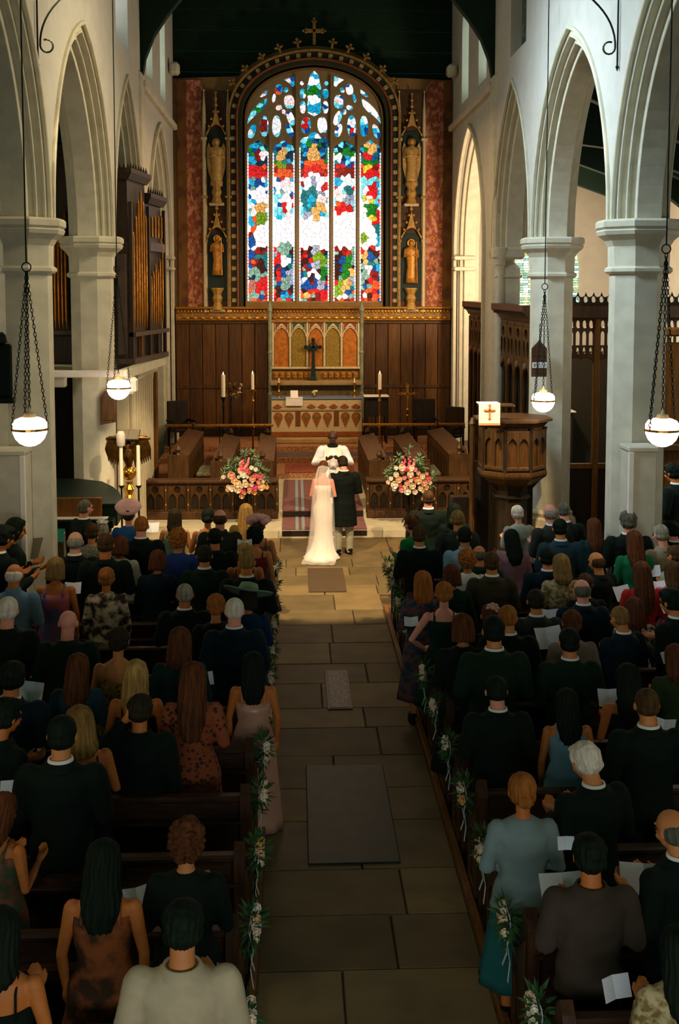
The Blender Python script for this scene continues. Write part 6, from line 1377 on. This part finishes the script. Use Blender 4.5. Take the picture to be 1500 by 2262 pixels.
def person(px, py, sex, dressing, hs, hc, label, pose='h', bow=14, rz=0, skin='tan', Y=None, H=None, hatp=None, z0=0, coll=True, group=None, skirt=None):
    """px, py = top of the head in the photograph; snapped to the nearest pew row unless Y is given"""
    top = FULL_H * (1 if H is None else 1)
    h0 = H or (1.77 if sex == 'm' else 1.66)
    if Y is None:
        y0 = (CAM.z - h0) * F_PX / max(40, (py - 640)); Y = min(ROWS, key=lambda r: abs(r - y0)); Y = Y + (y0 - Y) * .35
    hw = at(px, py, Y); drop = .02 * bow / 20
    sc_ = max(.86, min(1.13, (hw.z - z0 + drop) / FULL_H)); fw = .17 * math.sin(math.radians(bow)) * sc_
    t = empty('person', (hw.x + fw * math.sin(math.radians(rz)), Y - fw * math.cos(math.radians(rz)), z0), math.radians(rz), label, 'person', group); t.scale = (sc_ * 1.13, sc_ * 1.08, sc_)
    H_ = head_matrix(sex, bow)
    add_part(t, 'body', body(sex, pose, bow), SKIN[skin])
    if 'eye' not in _cache:
        mb = MB(); [mb.ball((s * .030, .0815, .0), .0105, 8, 6) for s in (-1, 1)]; _cache['eye'] = finish(mb)
    add_part(t, 'eyes', _cache['eye'], EYE, H_)
    if hs != 'none': add_part(t, 'hair', hair(hs), HC[hc], H_)
    kind, col = dressing.split(':')
    if kind == 'suit':
        add_part(t, 'jacket', upper('m', pose), garment(col)); add_part(t, 'trousers', trousers(), garment('black' if col not in ('navy', 'offwhite') else col)); add_part(t, 'shoes', shoes(), garment('black'))
        if coll: add_part(t, 'shirt_collar', collar('m', bow), garment('white'))
        add_part(t, 'jacket_collar', jcollar('m'), garment(col))
    elif kind == 'shirt': add_part(t, 'shirt', upper('m', pose, .82, .014), garment(col)); add_part(t, 'shirt_collar', collar('m', bow), garment(col)); add_part(t, 'trousers', trousers(), garment('black')); add_part(t, 'shoes', shoes(), garment('black'))
    elif kind == 'tail':
        add_part(t, 'tailcoat', upper('m', pose, .52), garment(col)); add_part(t, 'trousers', trousers(), garment('trouser')); add_part(t, 'shoes', shoes(), garment('black')); add_part(t, 'shirt_collar', collar('m', bow), garment('white')); add_part(t, 'coat_collar', jcollar('m'), garment(col))
    elif kind == 'dress': add_part(t, 'dress', dress(sex, .42, 'low'), garment(col)); add_part(t, 'shoes', shoes(), garment('black'))
    elif kind == 'dressmid': add_part(t, 'dress', dress(sex, .42, 'mid'), garment(col)); add_part(t, 'shoes', shoes(), garment('black'))
    elif kind == 'gown': add_part(t, 'dress', dress(sex, .02, 'low', .07), garment(col))
    elif kind == 'top': add_part(t, 'top', upper('f', pose, .80, .020), garment(col)); add_part(t, 'skirt', dress('f', .30, 'skirt', .08), garment(skirt or col)); add_part(t, 'shoes', shoes(), garment('black'))
    if hatp: st, hc2 = hatp; add_part(t, 'hat' if st in ('disc', 'wide', 'ruffle') else 'hair_ornament', hat(st), garment(hc2), H_ if st != 'wide' else H_)
    return t
D = 'd'
def place(px, py, sex, Y=None, H=None):
    h0 = H or (1.77 if sex == 'm' else 1.66)
    if Y is None:
        y0 = (CAM.z - h0) * F_PX / max(40, (py - 640)); Y = min(ROWS, key=lambda r: abs(r - y0)); Y += (y0 - Y) * .35
    return Y
QUEUE = []
def P(*a, **k): QUEUE.append((a, k))
def seat_all():
    """neighbours that would stand inside one another step apart along their lines of sight, then everyone is built"""
    Ys = [place(a[0], a[1], a[2], k.get('Y'), k.get('H')) for a, k in QUEUE]; Y0 = list(Ys)
    for _ in range(60):
        for i in range(len(QUEUE)):
            for j in range(i + 1, len(QUEUE)):
                (a, ka), (b, kb) = QUEUE[i], QUEUE[j]
                xi = (a[0] - 650) / F_PX * Ys[i]; xj = (b[0] - 650) / F_PX * Ys[j]
                dx = abs(xi - xj); dy = Ys[i] - Ys[j]; need = .50 if dx < .30 else (.40 if dx < .42 else (.25 if dx < .5 else 0))
                if abs(dy) < need:
                    s = 1 if a[1] < b[1] else -1; st = .02
                    if abs(Ys[i] + s * st - Y0[i]) < .45: Ys[i] += s * st
                    if abs(Ys[j] - s * st - Y0[j]) < .45: Ys[j] -= s * st
    R = []
    for (a, k), Y in zip(QUEUE, Ys):
        k = dict(k); k['Y'] = Y; R.append(person(*a, **k))
    return R
# ---- left side, front to back
P(187, 1106, 'm', 'suit:black', 'crop', 'dkgrey', 'grey-haired man in dark suit looking right before the piano', rz=-50, bow=4, skin='rosy')
P(284, 1122, 'f', 'top:blue', 'short', 'brown', 'woman in bright blue dress with round pale pink saucer hat', hatp=('disc', 'pinkish'), bow=8, skin='rosy')
P(386, 1127, 'f', 'dressmid:mint', 'mid', 'dkbrown', 'dark-haired woman in pale mint dress, front left rows', bow=6)
P(459, 1128, 'f', 'dressmid:ltblue', 'lowbun', 'black', 'dark updo woman with pale blue strap beside grey-jacket man')
P(486, 1129, 'm', 'suit:dgrey', 'bald', 'brown', 'balding man in grey jacket, front left rows', skin='rosy', coll=False)
P(543, 1117, 'f', 'top:oliveb', 'vlong', 'dkblonde', 'woman with very long brown hair, front left by the aisle')
P(571, 1146, 'f', 'dressmid:pinkprint', 'short', 'brown', 'woman under a ruffled pale pink hat by the left aisle', hatp=('ruffle', 'pinkish'))
P(226, 1158, 'f', 'top:ltgrey', 'short', 'grey', 'grey-haired woman with white feathery fascinator', hatp=('feather', 'white'))
P(312, 1144, 'm', 'suit:black', 'crop', 'ginger', 'sandy-haired man in black suit behind the pink hat', skin='rosy')
P(33, 1149, 'f', 'top:black', 'mid', 'black', 'dark-haired woman in profile behind man at far left edge', rz=-60, skin='warm', Y=13.75)
P(6, 1166, 'm', 'suit:black', 'full', 'black', 'dark-haired man with white collar at far left edge, looking right', rz=-45, skin='warm', Y=13.0)
P(203, 1160, 'f', 'top:tweed', 'short', 'brown', 'short brown-haired woman in grey tweed jacket')
P(166, 1178, 'm', 'suit:black', 'bald', 'grey', 'balding grey-haired man in dark suit, left of tweed jacket woman', skin='fair')
P(393, 1173, 'f', 'top:bluelace', 'curly', 'ginger', 'curly ginger-haired woman in deep blue lace dress')
P(475, 1171, 'm', 'suit:black', 'short', 'black', 'black-haired man in dark suit behind balding grey-jacket man', coll=False)
P(563, 1168, 'f', 'dressmid:burgundy', 'curly', 'black', 'woman with dark curly hair in burgundy dress by left aisle', pose=D)
P(233, 1183, 'm', 'suit:black', 'short', 'brown', 'brown-haired man in black suit with ear showing, left middle', skin='warm', coll=False)
P(266, 1189, 'f', 'top:ltgrey', 'bob', 'auburn', 'woman with short auburn bob in pale top')
P(541, 1198, 'f', 'dress:black', 'bun', 'blonde', 'blonde bare-shouldered woman wearing a white bow', hatp=('bow', 'white'), skin='warm', pose=D)
P(452, 1209, 'm', 'suit:greensuit', 'short', 'dkbrown', 'dark-haired man in dark green suit with bright white collar', skin='tan')
P(348, 1220, 'f', 'top:navy', 'bob', 'auburn', 'auburn-haired woman in navy, left centre rows')
P(545, 1222, 'm', 'suit:black', 'crop', 'dkblonde', 'fair-haired man in black suit in front of white bow woman', skin='warm')
P(123, 1236, 'f', 'dressmid:sunset', 'bob', 'dkblonde', 'blonde bob woman in sleeveless red and violet dress', skin='warm', pose=D, bow=8)
P(31, 1250, 'm', 'shirt:paleblue', 'bald', 'white', 'bald man in pale blue shirt at left edge', skin='warm')
P(235, 1258, 'f', 'top:floral', 'bun', 'ginger', 'woman with ginger updo in cream floral dress', skin='warm', pose=D, bow=8)
P(408, 1293, 'm', 'suit:black', 'crop', 'grey', 'grey-haired man in black suit with white collar, left centre', skin='warm', bow=6)
P(477, 1318, 'f', 'top:black', 'lowbun', 'ginger', 'ginger-haired woman in black between two grey-haired men')
P(548, 1303, 'f', 'top:bluedark', 'bob', 'dkbrown', 'woman in wide pale mint green hat by left aisle', hatp=('wide', 'mint'))
P(17, 1325, 'm', 'suit:black', 'short', 'white', 'white-haired man in black suit at left edge', skin='rosy', coll=False)
P(518, 1326, 'm', 'suit:navy', 'crop', 'white', 'close-cropped white-haired man in navy suit by left aisle', skin='rosy')
P(150, 1353, 'm', 'suit:greensuit', 'none', 'grey', 'completely bald man in dark suit, left side', skin='rosy', coll=False)
P(397, 1393, 'f', 'top:tealdark', 'mid', 'auburn', 'brown-haired woman in dark teal, left centre', skin='warm')
P(262, 1392, 'f', 'dress:speckle', 'lowbun', 'dkbrown', 'dark-haired woman in gold-speckled black dress', pose=D, skin='tan')
P(559, 1446, 'f', 'gown:satin', 'long', 'black', 'dark long-haired woman in dusty pink satin gown by the left aisle', pose=D, skin='warm', bow=6)
P(172, 1451, 'f', 'top:bluegrey', 'long', 'auburn', 'long auburn-haired woman in blue-grey top, left side')
P(26, 1470, 'm', 'suit:navy', 'full', 'black', 'black-haired man in navy suit left of white paper')
P(300, 1464, 'f', 'dress:black', 'long', 'blonde', 'bare-shouldered woman with long straight blonde hair', pose=D, skin='warm', bow=4)
P(426, 1471, 'f', 'top:redpat', 'vlong', 'auburn', 'woman with very long auburn hair in red patterned dress', skin='warm')
P(309, 1543, 'm', 'suit:black', 'full', 'dkbrown', 'dark-haired man in black raising a hand to his head', pose='u', skin='warm', coll=False)
P(12, 1552, 'm', 'suit:black', 'full', 'black', 'man with glasses in profile at the left edge', rz=-45, skin='warm', coll=False)
P(175, 1568, 'f', 'dress:black', 'mid', 'dkblonde', 'fair-haired woman with thin black shoulder strap', skin='warm', rz=20)
P(136, 1590, 'm', 'suit:black', 'short', 'black', 'black-haired man in black suit with white collar, near left')
P(4, 1762, 'f', 'dressmid:pinkprint', 'mid', 'auburn', 'woman in faded pink print dress at left edge', skin='warm', rz=-25)
P(412, 1824, 'f', 'top:black', 'curly', 'auburn', 'woman with big curly auburn hair in black, near left')
P(228, 1868, 'f', 'dressmid:orangeprint', 'long', 'black', 'black-haired woman in orange and brown print dress', pose=D, skin='warm')
P(404, 2006, 'm', 'suit:offwhite', 'full', 'black', 'black-haired man in off-white jacket at the bottom of the aisle', coll=False, skin='tan', bow=20)
P(-2, 2020, 'f', 'dress:black', 'mid', 'black', 'dark-haired woman at the bottom left corner', skin='warm')
# ---- right side, front to back
P(946, 1085, 'm', 'suit:black', 'crop', 'brown', 'brown-haired man in black suit standing foremost right of the aisle', pose=D, bow=2, skin='rosy', Y=16.4)
P(1003, 1116, 'f', 'top:black', 'mid', 'black', 'black-haired woman in black behind pulpit side, front right')
P(1143, 1120, 'f', 'top:ltgrey', 'short', 'white', 'white-haired woman in pale grey-green jacket by pulpit', skin='fair', rz=12)
P(1216, 1117, 'm', 'suit:dgrey', 'bald', 'grey', 'bald man in grey suit by the base of right far pier', skin='rosy', rz=18)
P(1246, 1113, 'm', 'suit:black', 'crop', 'dkgrey', 'grey-haired man in black suit beside the bald man in grey suit', skin='rosy')
P(1388, 1133, 'm', 'suit:black', 'full', 'dkgrey', 'man with bushy grey hair in black suit before near pier', skin='rosy', Y=13.75, bow=8)
P(1011, 1131, 'm', 'suit:dgrey', 'short', 'dkblonde', 'fair-haired man in dark grey jacket, front right', coll=False)
P(909, 1143, 'f', 'top:green', 'short', 'auburn', 'woman in bright green dress wearing orange flowers in hair', hatp=('flower', 'orangeprint'), rz=38, skin='rosy', pose='h')
P(926, 1166, 'm', 'suit:black', 'short', 'brown', 'brown-haired man in black suit with boutonniere by right aisle', bow=12)
P(1312, 1149, 'f', 'top:tealdark', 'long', 'auburn', 'long brown-haired woman in dark teal beside far right pier')
P(1237, 1150, 'm', 'suit:bluegrey', 'short', 'black', 'black-haired man in blue-grey suit')
P(1460, 1163, 'm', 'suit:tan', 'short', 'grey', 'grey-haired man in pale tan jacket, right aisle', rz=25, skin='rosy', coll=False)
P(1484, 1156, 'm', 'suit:black', 'full', 'black', 'young black-haired man in dark jacket, right aisle', rz=35, skin='rosy')
P(1026, 1168, 'm', 'shirt:shirtblue', 'short', 'black', 'black-haired man in light blue shirt, front right')
P(1130, 1174, 'f', 'top:mauve', 'long', 'black', 'woman with long black hair in mauve dress', rz=10)
P(1401, 1177, 'f', 'top:green2', 'long', 'auburn', 'auburn-haired woman in emerald green dress')
P(1059, 1209, 'm', 'suit:darkgreen', 'bald', 'dkgrey', 'greying balding man beside ginger woman in white', skin='tan', coll=False)
P(1032, 1219, 'f', 'top:white', 'curly', 'ginger', 'curly ginger-haired woman in white cardigan')
P(1493, 1209, 'm', 'suit:ltgrey', 'short', 'brown', 'man in pale grey jacket at right edge', rz=30, skin='tan', coll=False)
P(1209, 1214, 'm', 'suit:navy', 'short', 'black', 'black-haired man in navy suit before the patterned jacket woman', bow=10)
P(1240, 1229, 'f', 'top:gold', 'mid', 'dkblonde', 'fair-haired woman in gold patterned jacket')
P(1086, 1223, 'm', 'suit:olive', 'short', 'brown', 'brown-haired man in olive tweed suit', bow=8)
P(1318, 1223, 'm', 'suit:black', 'bald', 'brown', 'balding brown-haired man in black looking left', rz=30, coll=False)
P(1418, 1246, 'f', 'top:red', 'vlong', 'auburn', 'woman with long dark auburn hair in red dress')
P(1486, 1245, 'f', 'top:pinkjacket', 'mid', 'brown', 'brown-haired woman in pink jacket at right edge')
P(998, 1252, 'f', 'top:darkgreen', 'bob', 'auburn', 'dark auburn bob woman in dark green, right of blonde girl')
P(934, 1267, 'f', 'top:bluefloral', 'mid', 'ginger', 'girl with strawberry blonde hair in blue floral dress by right aisle', H=1.55)
P(1294, 1272, 'f', 'top:black', 'short', 'brown', 'brown-haired woman hidden behind balding man in navy')
P(1286, 1284, 'm', 'suit:navy', 'bald', 'dkgrey', 'balding grey man in navy suit with white collar, right middle', skin='rosy', bow=18)
P(981, 1291, 'f', 'dressmid:darkgreen', 'lowbun', 'ginger', 'woman in dark halter dress with bare arm and hand on hip', pose='k', skin='rosy', rz=-6)
P(1184, 1307, 'm', 'suit:dgrey', 'short', 'dkbrown', 'dark-haired man in grey suit, right middle')
P(1484, 1306, 'm', 'suit:black', 'full', 'black', 'black-haired bearded man in profile at the right edge', rz=40)
P(1401, 1325, 'f', 'top:leopard', 'long', 'auburn', 'woman with long brown hair in black and white print top')
P(1082, 1340, 'f', 'top:black', 'short', 'auburn', 'woman with a pale pink flower fascinator', hatp=('flower', 'pinkish'))
P(1122, 1341, 'm', 'suit:black', 'crop', 'ginger', 'close-cropped sandy-haired man in black suit', skin='tan', bow=8)
P(1370, 1344, 'm', 'suit:navy', 'crop', 'dkblonde', 'shaven-headed bearded man in dark navy suit', rz=28, skin='tan')
P(1264, 1354, 'f', 'top:greypink', 'lowbun', 'auburn', 'woman with messy dark updo in grey-pink dress', skin='tan')
P(1022, 1363, 'f', 'top:black', 'bob', 'auburn', 'auburn-haired woman in black behind pew posy, right side')
P(1091, 1366, 'm', 'suit:greensuit', 'short', 'black', 'tall black-haired man in dark green suit with white collar', bow=8)
P(1258, 1393, 'm', 'suit:greensuit', 'short', 'black', 'black-haired man in green-black suit before the messy updo woman', bow=8)
P(1492, 1430, 'f', 'top:greenolive', 'mid', 'auburn', 'auburn-haired woman in olive green at right edge')
P(1387, 1474, 'f', 'dressmid:black', 'long', 'black', 'black-haired woman in sleeveless black dress, bare arms', skin='warm')
P(1097, 1501, 'm', 'suit:black', 'short', 'black', 'black-haired man in black suit with head bowed, ears showing', skin='rosy', bow=22)
P(1430, 1527, 'm', 'suit:black', 'crop', 'brown', 'short brown-haired man in black suit, near right', bow=10)
P(1252, 1535, 'f', 'dressmid:ltblue', 'long', 'black', 'woman with long dark hair in light blue sleeveless dress', pose=D, skin='warm')
P(1295, 1650, 'm', 'suit:black', 'full', 'white', 'white-haired man in black suit bowing his head left', rz=22, bow=26, skin='tan')
P(1154, 1717, 'f', 'top:greyteal', 'lowbun', 'ginger', 'woman with ginger updo in grey-green cardigan and teal skirt', skirt='teal', pose='c', skin='warm', bow=10)
P(1487, 1797, 'm', 'suit:black', 'bald', 'dkgrey', 'bald man with glasses in black suit at right edge', rz=30, skin='tan')
P(1303, 1856, 'm', 'suit:browngrey', 'full', 'black', 'black-haired man in brown-grey jacket holding booklet', coll=False, skin='warm', bow=12)
P(1500, 2060, 'f', 'top:gold', 'long', 'black', 'dark-haired woman at the bottom right corner', skin='warm')
# someone in black beyond the right casing
P(1487, 1010, 'm', 'suit:black', 'full', 'black', 'dark figure in black standing beyond the stone casing', Y=17.2, rz=40, skin='warm', z0=.0)
seat_all()
# ---- the couple and the priest
gr = person(757, 1010, 'm', 'tail:tailblack', 'short', 'dkbrown', 'groom in long dark tailcoat and pale grey trousers', pose='c', bow=26, rz=14, skin='rosy', Y=19.95)
pr = person(735, 953, 'm', 'suit:surplice', 'none', 'black', 'priest in white surplice facing the couple', pose='p', bow=10, rz=180, skin='dark', Y=21.75, z0=.18, coll=False)
pr.children[[c.name.split('.')[0] for c in pr.children].index('jacket')].name = 'surplice'
add_part(pr, 'robe', dress('m', .06, 'high', .12), garment('surplice'))
for ch in list(pr.children):
    if ch.name.startswith('jacket_collar'): ch.material_slots[0].material = garment('black'); ch.name = 'black_neckband'
    if ch.name.startswith('trousers'): ch.material_slots[0].material = garment('black')
mb = MB()
for s in (-1, 1): mb.loft([[Vector((s * .10 + u * .045, y + v * .006, z)) for u, v in ((-1, -1), (1, -1), (1, 1), (-1, 1))] for y, z in ((-.02, 1.485), (.10, 1.44), (.155, 1.30), (.15, 1.1), (.17, .8), (.2, .5))])
add_part(pr, 'stole', finish(mb, False), garment('bride'))
br = empty('person', (at(714, 1040, 19.7).x, 19.75, 0), math.radians(-9), 'bride in fitted white gown with long sheer veil and train', 'person'); br.scale = (.955,) * 3
add_part(br, 'body', body('f', 'c', 20), SKIN['rosy']); add_part(br, 'hair', hair('lowbun'), HC['auburn'], head_matrix('f', 20)); add_part(br, 'eyes', _cache['eye'], EYE, head_matrix('f', 20))
p = SEX['f']; mb = MB(); n = 56; R = []
for z, rx, ry, y in ((1.33, .145, .126, 0), (1.26, .15, .13, 0), (1.18, .14, .118, 0), (1.10, .128, .108, 0), (1.0, .152, .122, 0), (.92, .178, .136, -.005), (.8, .178, .14, -.01), (.6, .165, .135, -.01), (.42, .17, .145, -.02), (.28, .19, .18, -.04), (.15, .22, .24, -.09), (.07, .27, .32, -.15), (.025, .33, .40, -.22), (.006, .32, .39, -.22)):
    u = max(0, (.5 - z) / .5); R.append(ell((0, y, z), rx, ry, n, fold=10, amp=.05 * u, ph=z * 2))
mb.loft(R); add_part(br, 'gown', finish(mb), garment('bride'))
VEIL = mat('sheer_veil', (246, 236, 226), .8, alpha=.36)
mb = MB(); rows = []
for i, (z, w_, y) in enumerate(((1.70, .05, -.06), (1.66, .10, -.10), (1.56, .13, -.14), (1.4, .17, -.17), (1.15, .20, -.19), (.85, .22, -.23), (.5, .24, -.28), (.25, .26, -.34), (.06, .29, -.44), (.03, .31, -.62), (.02, .30, -.78))):
    rows.append([Vector((w_ * math.sin(a), y + .14 * (1 - math.cos(a)) * (1 if i < 8 else .2) + .02 * math.cos(a * 9), z)) for a in [-1.5 + 3.0 * j / 22 for j in range(23)]])
vs = [q for r in rows for q in r]; fs = [(i * 23 + j, i * 23 + j + 1, (i + 1) * 23 + j + 1, (i + 1) * 23 + j) for i in range(len(rows) - 1) for j in range(22)]
mb.add(vs, fs); add_part(br, 'veil', finish(mb), VEIL)
bq = empty('bouquet', (.74, 20.02, .98), label='small white bouquet held between bride and groom', cat='bouquet'); rnd = random.Random(2)
for k in range(7): m2 = MB(); rose(m2, (.74 + rnd.uniform(-.05, .05), 20.0 + rnd.uniform(-.03, .03), 1.0 + rnd.uniform(-.06, .06)), .035, rnd); m2.build('blossom', PETAL[k % 2], bq, smooth=True)
MB().lathe([(.02, .86), (.03, .96)], (.74, 20.02, 0), 8).build('stems', LEAF, bq)
# ---- orders of service held open
def booklet(px, py, wpx, Y, label, tilt=50, rz=0, m=PAPER, spread=20, ar=1.35):
    p_ = at(px, py, Y); s = F_PX / Y; w_ = min(.21, wpx / s / 1.55); h = w_ * ar
    t = empty('service_booklet', p_, math.radians(rz), label, 'booklet')
    for q in (-1, 1):
        M = Matrix.Rotation(math.radians(tilt), 4, 'X') @ Matrix.Rotation(math.radians(-q * spread), 4, 'Y')
        mb = MB(); x0, x1 = (0, w_) if q > 0 else (-w_, 0); mb.box(x0, x1, -h / 2, h / 2, -.001, .001, 0, M); me = mb.mesh('page'); me.materials.append(m)
        o = bpy.data.objects.new('page', me); C.objects.link(o); o.parent = t
def row_y(py, h=1.32): y0 = (CAM.z - h) * F_PX / (py - 640); r = min(ROWS, key=lambda r: abs(r + .33 - y0)); return r + .33
for (px, py, w_, lb, kw) in ((74, 1528, 50, 'white booklet held up at left beside the navy suit', dict(rz=-20, tilt=70)), (392, 1515, 40, 'white booklet left of the very long auburn hair', dict(tilt=75)), (450, 1500, 34, 'white booklet right of the very long auburn hair', dict(tilt=75, rz=30)), (33, 1745, 50, 'crumpled white booklet at lower left edge', dict(tilt=75)), (304, 1985, 56, 'white booklet beside the orange print dress', dict(tilt=45, rz=25)),
        (1208, 1410, 56, 'large open booklet before the messy updo woman', dict(tilt=60, rz=20)), (1074, 1436, 42, 'open booklet behind the tall man in green suit', dict(tilt=45)), (1214, 1365, 44, 'open booklet right of grey-suit man', dict(tilt=55)), (1346, 1542, 46, 'white booklet held by woman in sleeveless black', dict(tilt=60)), (1466, 1606, 44, 'white booklet right of short brown-haired man', dict(tilt=40, rz=-30)),
        (1370, 1312, 40, 'white booklet left of the red dress', dict(tilt=60, rz=30)), (1440, 1262, 30, 'white booklet left of the pink jacket', dict(tilt=60)), (1452, 1298, 34, 'white booklet right of the red dress', dict(tilt=50)), (1466, 1344, 26, 'small white booklet held by bearded man at right edge', dict(tilt=60, rz=40)), (1470, 1452, 30, 'white booklet left of the olive green woman', dict(tilt=65, rz=30)),
        (1246, 1972, 100, 'large open booklet held by man in brown-grey jacket', dict(tilt=58, rz=6)), (1424, 1950, 96, 'large open booklet held by bald man with glasses', dict(tilt=58, rz=-8)), (1250, 1862, 34, 'booklet behind the grey-green cardigan', dict(tilt=70)), (1356, 2180, 60, 'white booklet low at the bottom right', dict(tilt=70, rz=20)), (66, 1212, 56, 'grey booklet held at far left by the pier', dict(tilt=60, rz=-20, m=mat('grey_paper', (120, 116, 92), .8))),
        (162, 1300, 30, 'small booklet between sunset dress and floral dress', dict(tilt=60)), (336, 1166, 26, 'white booklet right of the sandy-haired man', dict(tilt=60)), (908, 1374, 26, 'white booklet beside the hand-on-hip woman', dict(tilt=50)), (1110, 1236, 34, 'pale pink booklet held beside the long black hair', dict(tilt=60, m=mat('pink_paper', (206, 164, 170), .8))), (1206, 1506, 20, 'small booklet corner left of green-black suit', dict(tilt=60))):
    booklet(px, py, w_, row_y(py), lb, **kw)
